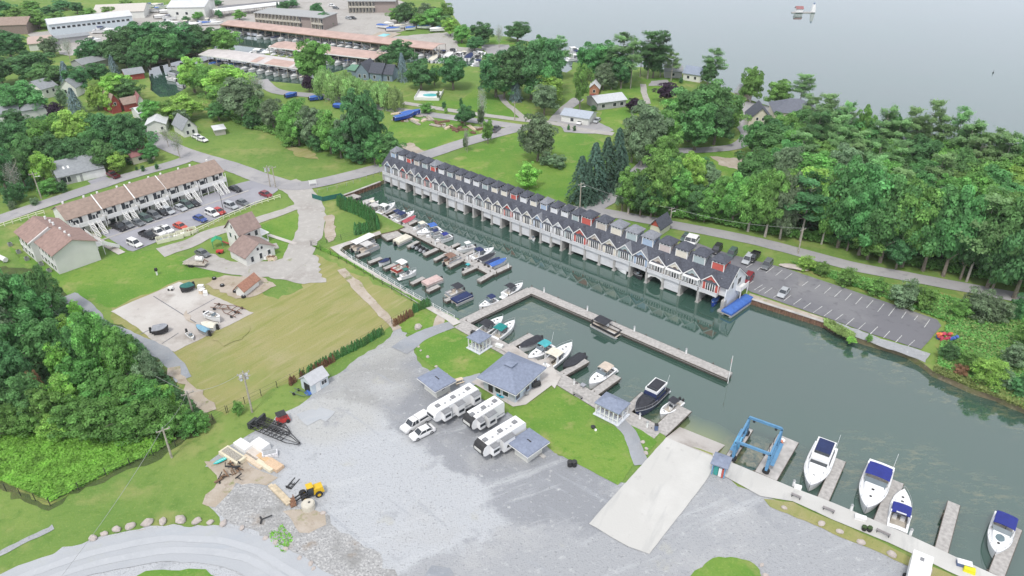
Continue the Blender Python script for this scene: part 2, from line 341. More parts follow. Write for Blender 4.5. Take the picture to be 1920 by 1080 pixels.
# --- fields and lawns
sheet('dry_field', [(592,478),(650,503),(782,573),(760,590),(715,622),(600,690),(425,778),(385,745),(345,705),(300,668),(200,600),(205,575),(330,528),(390,520),(520,560),(570,540),(560,500)], .02, M_dry, .8)
sheet('lawn', [(18,455),(60,520),(130,560),(215,575),(335,527),(410,515),(390,495),(300,470),(210,470),(190,440),(240,470),(120,515),(18,470)], .03, M_lawn, .6)
sheet('lawn', [(380,235),(420,225),(480,245),(520,265),(620,272),(690,300),(620,330),(560,340),(500,332),(440,300),(375,278),(350,262)], .02, M_grass, .6)
sheet('lawn', [(840,300),(960,248),(1100,252),(1200,300),(1150,360),(1085,385),(1010,375),(850,312)], .03, M_lawn, .8)
sheet('lawn', [(735,225),(800,215),(900,232),(930,245),(880,262),(800,290),(750,280),(720,262)], .02, M_lawn, .6)
sheet('lawn', [(860,190),(900,160),(960,165),(1000,215),(960,222),(870,205),(800,195),(790,180)], .02, M_lawn, .6)
sheet('lawn', [(820,72),(980,76),(985,95),(905,100),(850,95),(800,84)], .02, M_lawn, .6)
sheet('lawn', [(1100,170),(1190,150),(1290,140),(1230,200),(1120,200)], .02, M_lawn, .6)
sheet('lawn', [(1130,205),(1200,200),(1240,220),(1180,240),(1120,235)], .02, M_lawn, .6)
sheet('lawn', [(1250,280),(1370,265),(1420,290),(1440,330),(1350,400),(1280,390),(1240,340)], .02, M_lawn, .6)
sheet('lawn', [(1360,205),(1395,215),(1370,262),(1290,280),(1290,240)], .02, M_lawn, .6)
sheet('lawn', [(600,388),(640,385),(650,400),(705,432),(630,460),(590,455),(598,420)], .02, M_grass, .5)
sheet('bare_dirt_patch', [(1330,292),(1400,300),(1435,318),(1400,325),(1350,308)], .05, M_sand, 1)
sheet('bare_dirt_patch', [(735,275),(790,292),(800,283),(770,268)], .05, M_sand, 1)
sheet('lawn', [(492,420),(560,398),(572,410),(570,440),(552,485),(520,492),(470,482),(470,440)], .03, M_lawn, .5)
sheet('lawn', [(1205,408),(1500,478),(1720,535),(1700,550),(1640,556),(1400,482),(1240,430)], .02, M_grass, .6)
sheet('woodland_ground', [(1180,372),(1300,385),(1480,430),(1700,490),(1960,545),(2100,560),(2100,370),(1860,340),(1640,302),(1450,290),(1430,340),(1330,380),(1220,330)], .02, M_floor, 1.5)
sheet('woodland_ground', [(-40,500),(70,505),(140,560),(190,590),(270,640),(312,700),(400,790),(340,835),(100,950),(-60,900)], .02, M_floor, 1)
sheet('meadow', [(-60,795),(30,790),(290,800),(330,825),(96,945),(-60,880)], .04, M_meadow, .6)
sheet('meadow', [(1480,500),(1700,535),(1960,590),(2050,800),(1925,765),(1870,742),(1800,715),(1752,690),(1760,650),(1770,600),(1650,560)], .03, M_meadow, .8)
# --- gravel yard
sheet('gravel_yard', [(757,610),(775,640),(782,668),(790,690),(830,703),(868,708),(895,712),(888,728),(930,757),(955,770),(1000,812),(1030,838),(1060,858),(1105,880),(1150,905),(1190,905),(1250,870),(1340,868),(1375,900),(1440,938),(1520,972),(1620,1012),(1700,1048),(1760,1082),(1850,1130),(1850,1400),(-400,1400),(-100,1130),(20,1082),(100,1037),(170,1012),(260,993),(340,985),(415,985),(398,960),(383,940),(405,915),(414,895),(385,875),(395,862),(450,825),(495,800),(520,778),(560,760),(605,722),(640,697),(700,653),(735,625)], .02, M_gravel, .7)
for i, q in enumerate([[(556,778),(585,768),(612,780),(575,800)], [(600,765),(628,772),(612,790),(580,780)]]): sheet('stone_dust_patch', q, .08, M_gravel_l, .3)
sheet('loose_stone_bed', [(392,950),(430,918),(470,905),(520,925),(560,955),(610,975),(700,1030),(740,1085),(760,1150),(620,1150),(560,1050),(470,995),(410,972)], .05, M_stone, 1)
sheet('bare_dirt_patch', [(383,868),(430,860),(480,880),(520,895),(500,910),(440,905),(400,955),(378,945),(405,915)], .06, M_sand, .8)
sheet('bare_dirt_patch', [(530,960),(580,955),(610,980),(560,1000)], .07, M_sand, .8)
sheet('bare_dirt_patch', [(160,1022),(250,1000),(300,996),(290,1004),(220,1018),(160,1040)], .05, M_sand, .6)
sheet('wet_patch', [(795,1085),(810,1068),(845,1064),(865,1085),(850,1110),(810,1110)], .08, M_gravel_d, 1.0)
sheet('lawn', [(220,1090),(290,1070),(370,1066),(440,1090),(420,1120),(240,1125)], .06, M_lawn, .5)
sheet('lawn', [(1298,1078),(1320,1057),(1360,1047),(1400,1050),(1420,1070),(1425,1100),(1370,1140),(1290,1120)], .06, M_lawn, .5, True)
sheet('lawn', [(776,648),(800,635),(837,621),(880,635),(942,672),(892,706),(855,712),(817,692),(782,668)], .06, M_lawn, .3)
sheet('lawn', [(747,608),(805,573),(862,599),(838,613),(800,624),(775,630),(755,622)], .06, M_lawn, .3)
sheet('bare_dirt_patch', [(820,585),(835,592),(826,615),(812,618)], .08, M_sand, .6)
sheet('lawn', [(944,764),(1000,752),(1045,728),(1085,745),(1112,768),(1118,790),(1160,802),(1178,822),(1195,865),(1160,908),(1100,878),(1040,850),(1000,815)], .06, M_lawn, .3)
sheet('lawn', [(1180,795),(1215,815),(1233,830),(1207,862),(1192,835)], .06, M_lawn, .3)
sheet('lawn', [(885,722),(955,765),(950,775),(880,735)], .06, M_grass, .3)
ribbon('gravel_path', [(748,658),(785,633),(822,618),(848,610)], [4.5,2.5], .09, M_gravel_d, .2)
ribbon('gravel_path', [(1155,785),(1178,810),(1190,838),(1204,872)], 2.6, .09, M_gravel_d, .15)
ribbon('gravel_path', [(860,720),(880,715),(905,708)], 3, .09, M_gravel_d, .15)
ribbon('curved_road', [(-60,1140),(60,1085),(180,1045),(320,1020),(440,1030),(520,1065),(620,1130)], 6.5, .09, M_gravel_l, .3)
M_wheel = layered('polished_wheel_track', (.40,.415,.435), [((.37,.385,.405), .3, .5, .7, 6), ((.44,.455,.47), 1.2, .55, .75, 5)], bump=.1)
for off in (-9, 13): ribbon('wheel_track', [(-60,1140+off),(60,1085+off),(180,1045+off),(320,1020+off),(440,1030+off),(520,1065+off),(620,1130+off)], 1.2, .12, M_wheel, .15)
ribbon('gravel_path', [(-30,1055),(30,1022),(100,988)], 1.2, .05, M_gravel, .3)
sheet('boat_ramp', [(1249,821),(1336,857),(1340,872),(1322,905),(1217,1040),(1178,1026),(1104,983)], .11, M_ramp, .08)
rl = G(1249,821); rr = G(1336,857); rd = (G(1249,821)-G(1104,983)).normalized()*7
struct(obj('submerged_ramp', MB().add([(rl.x,rl.y,.1),(rr.x,rr.y,.1),(rr.x+rd.x,rr.y+rd.y,-1.6),(rl.x+rd.x,rl.y+rd.y,-1.6)], [(0,1,2,3)]), M_conc))
sheet('walkway', [(1336,852),(1366,866),(1480,913),(1540,935),(1600,960),(1700,1003),(1840,1068),(1990,1135),(1975,1170),(1815,1090),(1665,1018),(1560,975),(1486,941),(1425,931),(1340,884)], .14, M_ramp, .04)
sheet('grass_strip', [(1432,938),(1486,943),(1660,1022),(1812,1094),(1960,1160),(1900,1160),(1780,1100),(1660,1042),(1560,1000),(1445,950)], .06, M_dry, .3)
sheet('concrete_pad', [(207,584),(336,529),(352,534),(476,587),(328,660),(300,650),(255,612)], .05, M_conc, .15)
for p, q in [((288,556),(368,606)), ((404,560),(350,590)), ((304,645),(335,625)), ((264,627),(300,610))]: ribbon('pad_joint', [p, ((p[0]+q[0])/2,(p[1]+q[1])/2), q], .22, .07, M_lot, 0)
sheet('gravel_pad', [(381,533),(423,515),(490,520),(515,535),(480,552),(440,562)], .06, M_sand, .8)
sheet('gravel_pad', [(395,476),(440,497),(480,494),(520,490),(545,478),(560,465),(590,480),(612,528),(560,532),(500,520),(430,514),(400,500)], .05, M_track, .9)
ribbon('farm_track', [(640,505),(690,560),(718,590),(745,618)], 2.2, .06, M_sand, .5)
ribbon('asphalt_path', [(125,555),(160,580),(200,615),(300,660),(345,712)], [4,3], .06, M_gravel_d, .4)
ribbon('farm_drive', [(300,474),(350,458),(395,438),(440,425),(500,408),(565,385)], [6,3.2], .07, M_track, .3)
ribbon('farm_drive', [(535,342),(562,360),(584,395),(582,430),(566,465),(545,495),(500,508),(420,500),(360,482)], [8,6], .08, M_track, .5)
# --- roads
ribbon('street', [(-60,432),(0,411),(110,374),(230,334),(320,309),(352,298),(372,287)], 5.8, .10, M_road, .1)
ribbon('street', [(262,240),(300,266),(350,288),(430,312),(500,337),(560,349),(640,334),(720,313),(800,291),(870,268),(935,250),(985,238)], 6.5, .12, M_road, .1)
ribbon('street', [(490,150),(520,172),(605,181),(655,192),(740,206),(855,222),(930,232),(985,240)], 5.5, .10, M_road, .1)
ribbon('lane', [(755,193),(830,205),(905,216),(985,226),(1040,232),(1100,245),(1150,252)], 3.5, .09, M_track, .2)
ribbon('lane', [(750,312),(900,350),(1010,383),(1085,394),(1140,400),(1250,420),(1400,449),(1500,474),(1600,500),(1700,519),(1800,538),(1930,562),(2100,590)], 4.8, .10, M_road, .1)
ribbon('lane', [(1100,396),(1138,378),(1155,358),(1180,335),(1205,313),(1232,292),(1260,284),(1330,281),(1382,274),(1402,255),(1392,232),(1400,212),(1445,205)], 5, .11, M_road, .2)
ribbon('lane', [(938,178),(950,195),(972,213),(985,226)], 2.5, .08, M_track, .2)
ribbon('lane', [(1206,158),(1208,175),(1215,195)], 2.5, .08, M_track, .2)
ribbon('lane', [(1085,185),(1060,205),(1040,228)], 5, .08, M_road, .2)
sheet('driveway', [(1380,232),(1370,205),(1400,190),(1440,200),(1450,215),(1415,230),(1400,250)], .08, M_road, .4)
sheet('driveway', [(1040,222),(1120,228),(1150,245),(1130,252),(1060,248)], .08, M_road, .4)
sheet('driveway', [(164,340),(197,330),(222,344),(200,352),(182,356)], .07, M_lot_l, .1)
sheet('driveway', [(1220,152),(1250,150),(1262,160),(1215,162)], .08, M_road, .4)
sheet('marina_yard', [(560,55),(700,72),(850,60),(860,88),(905,92),(900,104),(830,98),(700,78),(610,62)], .05, M_track, .8)
sheet('marina_yard', [(395,0),(600,-10),(700,-15),(760,5),(790,50),(700,72),(600,62),(410,48),(380,30)], .04, M_track, .8)
sheet('marina_yard', [(50,62),(380,30),(420,52),(395,60),(250,75),(130,105),(95,95)], .04, M_track, .8)
sheet('marina_yard', [(205,30),(330,20),(330,50),(250,50)], .06, M_track, .8)
sheet('boatyard_slip', [(900,84),(955,84),(962,100),(915,104)], .07, M_road, .4)
sheet('island_bank', [(500,100),(560,104),(565,112),(520,112),(490,106)], .05, M_meadow, .4)
# --- car parks
sheet('car_park', [(187,437),(280,404),(445,345),(485,335),(515,345),(522,357),(500,373),(470,386),(330,440),(250,472),(240,470)], .08, M_lot_l, .05)
sheet('car_park', [(1285,448),(1330,465),(1380,480),(1470,503),(1560,533),(1640,560),(1757,600),(1765,612),(1727,656),(1640,629),(1560,600),(1480,573),(1408,548),(1340,510)], .08, M_lot, .05)
sheet('sea_wall_cap', [(1405,551),(1560,603),(1558,608),(1403,558)], .16, M_sand, .05)
sheet('gravel_shoulder', [(1565,604),(1640,631),(1727,658),(1745,664),(1733,682),(1690,662),(1640,646),(1595,630)], .06, M_gravel, .4)
M_line = mat('line_paint', (.50,.50,.49), .8, .35, 2)
for a, b, sc, ox, oy in [(x[:2], x[2:], 4, 1440, 540) for x in [(470,0,420,45),(550,20,497,70),(625,45,577,97),(705,70,655,125),(787,97,737,152),(870,122,820,183),(950,152,903,212),(1035,182,1000,232),(1122,212,1095,245),(1213,240,1170,300),
        (75,50,40,75),(172,57,118,100),(250,83,190,127),(322,115,265,157),(405,142,337,190),(480,168,418,215),(562,200,500,247),(645,230,583,283),(730,265,675,315),(822,295,765,350),(912,328,865,378),(1003,360,955,412),(1100,395,1050,440),(-20,0,-70,30),(390,-20,350,12),(300,-45,255,-12)]] + \
        [(x[:2], x[2:], 6.857, 1240, 400) for x in [(1205,635,1090,705),(1320,660,1230,740),(1450,690,1340,775),(1555,735,1465,810),(1680,780,1585,855),(1180,880,1085,950),(1300,925,1190,995),(1425,965,1320,1040)]]:
    p = (ox+a[0]/sc, oy+a[1]/sc); q = (ox+b[0]/sc, oy+b[1]/sc)
    ribbon('stall_line', [p, ((p[0]+q[0])/2, (p[1]+q[1])/2), q], .13, .10, M_line, 0)

sheet('bare_dirt_patch', [(609,405),(622,403),(630,430),(627,452),(612,456),(606,430)], .06, M_sand, .6)
sheet('bare_dirt_patch', [(540,275),(575,280),(600,300),(560,296)], .05, M_dry, 1)
sheet('bare_dirt_patch', [(345,585),(360,592),(372,610),(350,606)], .075, M_sand, .8)
sheet('bare_dirt_patch', [(330,690),(350,715),(400,765),(385,775),(340,725),(318,695)], .05, M_sand, 1)
sheet('bare_dirt_patch', [(400,612),(430,622),(470,612),(455,640),(420,650),(395,640)], .05, M_dry, 1)

sheet('marina_yard', [(400,24),(410,12),(540,0),(540,10)], .09, M_lot, .3)  # dark sheet under the covered boat store: shade put in as ground colour
# ------------------------------------------------------------------ shared paints
WHT = mat('white_paint', (.72,.72,.71), .55, .06, .8); WHT2 = mat('off_white_siding', (.66,.66,.63), .7, .06, .5)
GLS = mat('dark_glass', (.035,.042,.05), .12, .1, 1, spec=.6)
SHG = mat('slate_shingle', (.072,.078,.098), .9, .25, 2.2, bump=.3); SHG2 = mat('grey_shingle', (.20,.21,.235), .9, .18, 2.2, bump=.3)
BRN = mat('brown_shingle', (.27,.205,.17), .9, .16, 1.2, bump=.3); BLU_R = mat('blue_grey_shingle', (.20,.23,.305), .9, .14, 2.0, bump=.3)
CONC = mat('aged_concrete', (.40,.385,.37), .9, .2, .8, bump=.3); DECK = mat('weathered_decking', (.36,.345,.33), .9, .22, 1.8, bump=.4)
DARK = mat('black_metal', (.03,.03,.032), .6, .3, 2); GREY = mat('grey_metal', (.32,.33,.34), .5, .15, 2); WOOD = mat('brown_timber', (.19,.12,.075), .9, .35, 2.5, bump=.5)
TIMB = mat('pole_timber', (.36,.33,.28), .9, .25, 2); RUST = mat('rusty_steel', (.16,.09,.06), .8, .4, 3)
def wins(par, L, specs, frame_m=None, pane_m=None):
    """specs: (face, u, z, w, h) on a block 0..L x 0..D: f front y=0, k back y=D, l x=0, r x=L; each window a part with its pane"""
    for face, u, z, w, h, D in specs:
        fr = MB(); pn = MB(); e = .05
        if face in 'fk':
            y = -.04 if face == 'f' else D+.04; s = -1 if face == 'f' else 1
            fr.box(u-w/2-.1, u+w/2+.1, min(y, y-s*.1), max(y, y-s*.1), z-.1, z+h+.1); pn.box(u-w/2, u+w/2, min(y-s*.02, y+s*.02), max(y-s*.02, y+s*.02), z, z+h)
        else:
            x = -.04 if face == 'l' else L+.04; s = -1 if face == 'l' else 1
            fr.box(min(x, x-s*.1), max(x, x-s*.1), u-w/2-.1, u+w/2+.1, z-.1, z+h+.1); pn.box(min(x-s*.02, x+s*.02), max(x-s*.02, x+s*.02), u-w/2, u+w/2, z, z+h)
        f = obj('window', fr, frame_m or WHT, par); obj('pane', pn, pane_m or GLS, f)
def slab_roof(mb, x0, x1, y0, y1, ze, zr, ridge, ov=.45, th=.16):
    """pitched roof slabs over the block; ridge 'x' or 'y' or 'hip' or 'flat' or 'shed'"""
    if ridge == 'x':
        ym = (y0+y1)/2; k = (zr-ze)/(ym-y0); a, b = y0-ov, y1+ov; zl = ze-ov*k
        mb.extx([(a,zl),(ym,zr),(b,zl),(b,zl+th),(ym,zr+th),(a,zl+th)][::-1], x0-ov, x1+ov)
    elif ridge == 'y':
        xm = (x0+x1)/2; k = (zr-ze)/(xm-x0); a, b = x0-ov, x1+ov; zl = ze-ov*k
        mb.extr([(a,zl),(xm,zr),(b,zl),(b,zl+th),(xm,zr+th),(a,zl+th)], y0-ov, y1+ov)
    elif ridge == 'hip':
        a, b, c, d = x0-ov, x1+ov, y0-ov, y1+ov; w = min(b-a, d-c)/2
        if b-a >= d-c: r = [(a+w,(c+d)/2,zr),(b-w+.01,(c+d)/2,zr)]; q = [(4,5,9,8),(5,6,9),(6,7,8,9),(7,4,8)]
        else: r = [((a+b)/2,c+w,zr),((a+b)/2,d-w+.01,zr)]; q = [(4,5,8),(5,6,9,8),(6,7,9),(7,4,8,9)]
        mb.add([(a,c,ze-th),(b,c,ze-th),(b,d,ze-th),(a,d,ze-th),(a,c,ze),(b,c,ze),(b,d,ze),(a,d,ze)]+r, [(3,2,1,0),(0,1,5,4),(1,2,6,5),(2,3,7,6),(3,0,4,7)]+q)
    elif ridge == 'shed':
        mb.extx([(y0-ov,ze),(y1+ov,zr),(y1+ov,zr+th),(y0-ov,ze+th)][::-1], x0-ov, x1+ov)
    else: mb.box(x0-ov, x1+ov, y0-ov, y1+ov, ze, ze+th*1.6)
def walls(mb, x0, x1, y0, y1, ze, zr, ridge, z0=0):
    if ridge == 'x': mb.extx([(y0,z0),(y1,z0),(y1,ze),((y0+y1)/2,zr-.02),(y0,ze)], x0, x1)
    elif ridge == 'y': mb.extr([(x0,z0),(x0,ze),((x0+x1)/2,zr-.02),(x1,ze),(x1,z0)], y0, y1)
    elif ridge == 'shed': mb.extx([(y0,z0),(y1,z0),(y1,zr),(y0,ze)], x0, x1)
    else: mb.box(x0, x1, y0, y1, z0, ze-.16 if ridge == 'hip' else ze)
def house(name, label, cat, pa, pb, depth, ze, zr, ridge='x', wm=None, rm=None, z=0, windows=(), ov=.45, group=None, doors=(), chim=None):
    o, a, L = frame(pa, pb, z); t = thing(name, label, cat, o, a, group)
    mb = MB(); walls(mb, 0, L, 0, depth, ze, zr, ridge); obj('wall', mb, wm or WHT2, t)
    rb = MB(); slab_roof(rb, 0, L, 0, depth, ze+.02, zr+.02, ridge, ov); rf = obj('roof', rb, rm or SHG, t)
    if chim: obj('chimney', MB().box(chim[0]*L-.35, chim[0]*L+.35, depth*chim[1]-.35, depth*chim[1]+.35, ze, zr+.9), mat('chimney_brick', (.3,.16,.12), .9, .2, 4), rf)
    wins(t, L, [(f, u*(L if f in 'fk' else depth), zz, w, h, depth) for f, u, zz, w, h in windows])
    for f, u, w, h, dm in doors:
        m = dm or WHT
        db = MB().box(u*L-w/2, u*L+w/2, -.09, 0, .02, h) if f == 'f' else (MB().box(L, L+.09, u*depth-w/2, u*depth+w/2, .02, h) if f == 'r' else MB().box(-.09, 0, u*depth-w/2, u*depth+w/2, .02, h))
        d = obj('garage_door' if w > 1.6 else 'door', db, m, t)
    return t, L
# ------------------------------------------------------------------ boathouse row
BANG = math.atan2(BD.y, BD.x)
def build_boathouse():
    t = thing('boathouse_row', 'long row of joined waterside boathouses with dark roofs and coloured gables over boat bays', 'boathouse', (BA.x, BA.y, 0), BANG)
    sid = {'r': mat('red_siding', (.50,.105,.085), .7, .08), 's': mat('sage_siding', (.36,.43,.44), .7, .06), 'c': mat('cream_siding', (.66,.62,.53), .7, .06), 't': mat('tan_siding', (.50,.45,.40), .7, .06),
           'b': mat('light_blue_siding', (.34,.43,.56), .7, .06), 'w': mat('white_siding', (.66,.67,.69), .7, .06), 'p': mat('pink_beige_siding', (.52,.45,.43), .7, .06)}
    BWH = mat('balcony_white', (.56,.565,.58), .6, .08, .6)
    cols = 'rsctbsctrswwbcwrccswwtswrstrwb'
    cw = [110.7,106.0,101.5,97.1,92.4,87.9,83.5,79.1,74.6]; cn = [71.2-3.42*i for i in range(21)]
    cs = cw+cn; x0, x1 = .3, 114.7; DP = 10
    body = MB()
    body.extx([(1.3,1.9),(DP-.15,1.9),(DP-.15,4.0),(5,7.95),(1.3,5.05)], x0, x1)
    body.box(x0, x1, 8.8, DP-.16, -1.5, 1.9)
    obj('wall', body, sid['w'], t)
    obj('end_wall', MB().extx([(-.1,-1.4),(DP,-1.4),(DP,4.0),(5,8.0),(.3,4.25),(-.1,2.9)], x1+.01, x1+.2), mat('pale_siding', (.62,.64,.67), .7, .06), t)
    wins(t, x1+.2, [('r', 4.2, 5.9, .7, 1.3, 0), ('r', 3.0, 3.6, .8, 1.4, 0), ('r', 6.4, 3.4, 1.6, 1.5, 0), ('r', 7.6, .6, .9, 1.6, 0)])
    obj('side_balcony', MB().box(x1+.2, x1+1.5, 5.2, 9.2, 2.1, 2.35).box(x1+1.4, x1+1.5, 5.2, 9.2, 2.35, 3.3).box(x1+.2, x1+1.5, 5.2, 5.3, 2.35, 3.3).box(x1+1.35, x1+1.5, 5.3, 5.45, -.4, 2.1).box(x1+1.35, x1+1.5, 9, 9.15, -.4, 2.1), WHT, t)
    rb = MB(); th = .18
    rb.extx([(.5,4.45),(5,8.1),(DP+.5,3.72),(DP+.5,3.9),(5,8.1+th),(.5,4.45+th)][::-1], x0-.3, x1+.35)
    roof = obj('roof', rb, SHG, t)
    obj('barge_board', MB().extx([(.4,4.15),(5,7.88),(DP+.6,3.42),(DP+.6,3.62),(5,8.08),(.4,4.4)][::-1], x1+.36, x1+.44), WHT, t)
    for i, s in enumerate(cs):
        wide = i < 9; w = 4.55 if wide else 3.42; m = sid[cols[i]]
        gw = w*.88; hw = gw/2; zp = 6.55 if wide else 6.2; zE = 4.7
        ylim = (zp-4.2)*1.16+.9
        g = MB().extr([(s-hw,2.2),(s-hw,zE),(s,zp-.05),(s+hw,zE),(s+hw,2.2)], .75, 2.2)
        go = obj('gable_front', g, m, t)
        rr = MB(); k = (zp-zE)/hw; ov = .22
        rr.extr([(s-hw-ov,zE-ov*k),(s,zp),(s+hw+ov,zE-ov*k),(s+hw+ov,zE-ov*k+.15),(s,zp+.15),(s-hw-ov,zE-ov*k+.15)], .52, ylim+.35)
        obj('gable_roof', rr, SHG2 if i in (4,5,12,26) else SHG, go)
        tr = MB(); e = .2
        tr.extr([(s-hw-ov,zE-ov*k-e),(s-hw-ov,zE-ov*k+.1),(s,zp+.1),(s,zp-e)], .44, .51).extr([(s,zp-e),(s,zp+.1),(s+hw+ov,zE-ov*k+.1),(s+hw+ov,zE-ov*k-e)], .44, .51)
        tr.box(s-hw, s-hw+.16, .68, .745, 2.2, zE).box(s+hw-.16, s+hw, .68, .745, 2.2, zE)
        obj('trim', tr, WHT, go)
        wf = MB(); wp = MB(); ww = gw*.56; nw = 4 if wide else 3
        wf.box(s-ww/2-.1, s+ww/2+.1, .67, .74, 2.3, 4.5)
        for q in range(nw):
            a = s-ww/2+ww*q/nw+.1; wp.box(a, a+ww/nw-.24, .62, .66, 2.4, 4.3)
        wo = obj('window', wf, WHT, go); obj('pane', wp, GLS, wo)
        if wide:
            fan = [(s+.55*math.cos(a*math.pi/6), 4.72+.5*math.sin(a*math.pi/6)) for a in range(7)]
            obj('fan_window', MB().extr(fan, .66, .74), mat('brown_glass', (.10,.08,.07), .3, .2), go)
        if i in (1,3,2):   # covered balconies with posts
            pb = MB().box(s-hw, s+hw, -.3, .5, 4.35, 4.55)
            for q in range(6): x = s-hw+.12+(gw-.24)*q/5; pb.box(x-.08, x+.08, -.26, -.1, 3.2, 4.35)
            obj('balcony_post', pb, WHT, go)
        # balcony: slab, fascia with bowed underside, railing
        bw = w*.955/2; pr = [(s-bw,2.9),(s-bw,2.05)]+[(s-bw+2*bw*q/6, 1.92+.14*math.sin(math.pi*q/6)) for q in range(7)]+[(s+bw,2.05),(s+bw,2.9)]
        b = MB().extr(pr, -.38, -.28).box(s-bw, s-bw+.08, -.28, .75, 2.15, 2.88).box(s+bw-.08, s+bw, -.28, .75, 2.15, 2.88).box(s-bw-.03, s+bw+.03, -.45, -.22, 2.91, 2.99)
        bo = obj('balcony', b, BWH, t)
        obj('balcony_floor', MB().box(s-bw, s+bw, -.27, .74, 1.95, 2.14), CONC, bo)
        # pier and boat bay door
        pm = MB().box(s-w/2-.28, s-w/2+.28, -.2, 1.2, -1.7, 1.95).box(s-w/2-.42, s-w/2+.42, -.34, 1.3, -1.7, -.95).box(s-w/2-.1, s-w/2+.1, 1.2, 8.7, -1.7, 1.7)
        obj('pier', pm, mat('pier_concrete', (.36,.35,.335), .9, .18, .8), t)
        if i in (0, 1, 3, 4, 9, 12, 15, 18, 19, 22, 26):
            continue
        if i in (5,4): hh = 1.1
        zb = [-.6,-.2,-.75,.3,-.5,-.1,-.7][i % 7]; dm = MB().box(s-w/2+.3, s+w/2-.3, .05, .2, zb, 1.9)
        for q in range(1, 4): dm.box(s-w/2+.3, s+w/2-.3, .02, .05, 1.9-q*.55, 1.94-q*.55)
        obj('bay_door', dm, BWH, t)
    pm = MB().box(x1-.5, x1+.3, -.35, .9, -1.7, 1.72).box(x1-.9, x1+.6, -.7, 1.4, -1.7, -.8); obj('pier', pm, MATS['pier_concrete'], t)
    obj('pier', MB().box(x1-.2, x1+.15, .9, 8.7, -1.7, 2.2), MATS['pier_concrete'], t)
    obj('boat_bay_arch', MB().extr([(cs[3]-2,1.7),(cs[3]-2,.2),(cs[3]-1.2,1.0),(cs[3],1.25),(cs[3]+1.2,1.0),(cs[3]+2,.2),(cs[3]+2,1.7)][::-1], .05, .2), WHT, t)
    for i, s in enumerate(cs):
        wide = i < 9; hw = 1.5 if wide else 1.02; m = sid['p' if i == 3 else cols[i]]; y0, y1 = 3.15, 6.4
        z0 = 4.3; z1 = 9.05 if wide else 8.6; ap = z1+1.35
        c = obj('cupola', MB().box(s-hw, s+hw, y0, y1, z0, z1), m, t)
        E = .34 if wide else .26
        obj('cupola_roof', MB().add([(s-hw-E,y0-E,z1),(s+hw+E,y0-E,z1),(s+hw+E,y1+E,z1),(s-hw-E,y1+E,z1),(s,(y0+y1)/2,ap),(s-hw-E,y0-E,z1-.16),(s+hw+E,y0-E,z1-.16),(s+hw+E,y1+E,z1-.16),(s-hw-E,y1+E,z1-.16)],
            [(0,1,4),(1,2,4),(2,3,4),(3,0,4),(5,6,1,0),(6,7,2,1),(7,8,3,2),(8,5,0,3),(8,7,6,5)]), SHG2 if i in (4,5,6,12,24,29) else SHG, c)
        obj('trim', MB().box(s-hw-.03, s+hw+.03, y0-.05, y0-.01, z1-.62, z1-.16).box(s-hw-.03, s-hw+.14, y0-.05, y0-.01, 5.6, z1-.62).box(s+hw-.14, s+hw+.03, y0-.05, y0-.01, 5.6, z1-.62).box(s+hw+.01, s+hw+.05, y0-.03, y1+.03, z1-.62, z1-.16).box(s+hw+.01, s+hw+.05, y0-.03, y0+.14, 5.6, z1-.62), WHT, c)
        pn = MB(); nn = 3
        for q in range(nn):
            x = s+(q-1)*hw*.55; pn.box(x-.22, x+.22, y0-.09, y0-.055, z1-.5, z1-.24)
            y = (y0+y1)/2+(q-1)*.85; pn.box(s+hw+.055, s+hw+.09, y-.22, y+.22, z1-.5, z1-.24)
        obj('cupola_window', pn, GLS, c)
    vt = MB()
    for s in cs[::3]: vt.cyl(s+1.9, 1.9, 5.2, 5.9, .09)
    obj('vent_pipe', vt, GREY, roof)
    return t
BOATHOUSE = build_boathouse()
# small red-gabled entrance house behind the row
house('gatehouse', 'small white cottage with one red gable and dark roof behind the boathouse row', 'cottage', tuple((1218,438)), tuple((1236,444)), 5.5, 2.6, 4.6, 'y', mat('cream_wall', (.66,.63,.55), .7, .05), SHG)
o_ = bpy.data.objects['gatehouse']
obj('gable', MB().extr([(.1,2.7),(frame((1218,438),(1236,444))[2]/2,4.45),(frame((1218,438),(1236,444))[2]-.1,2.7)], -.06, -.01), MATS['red_siding'], o_)
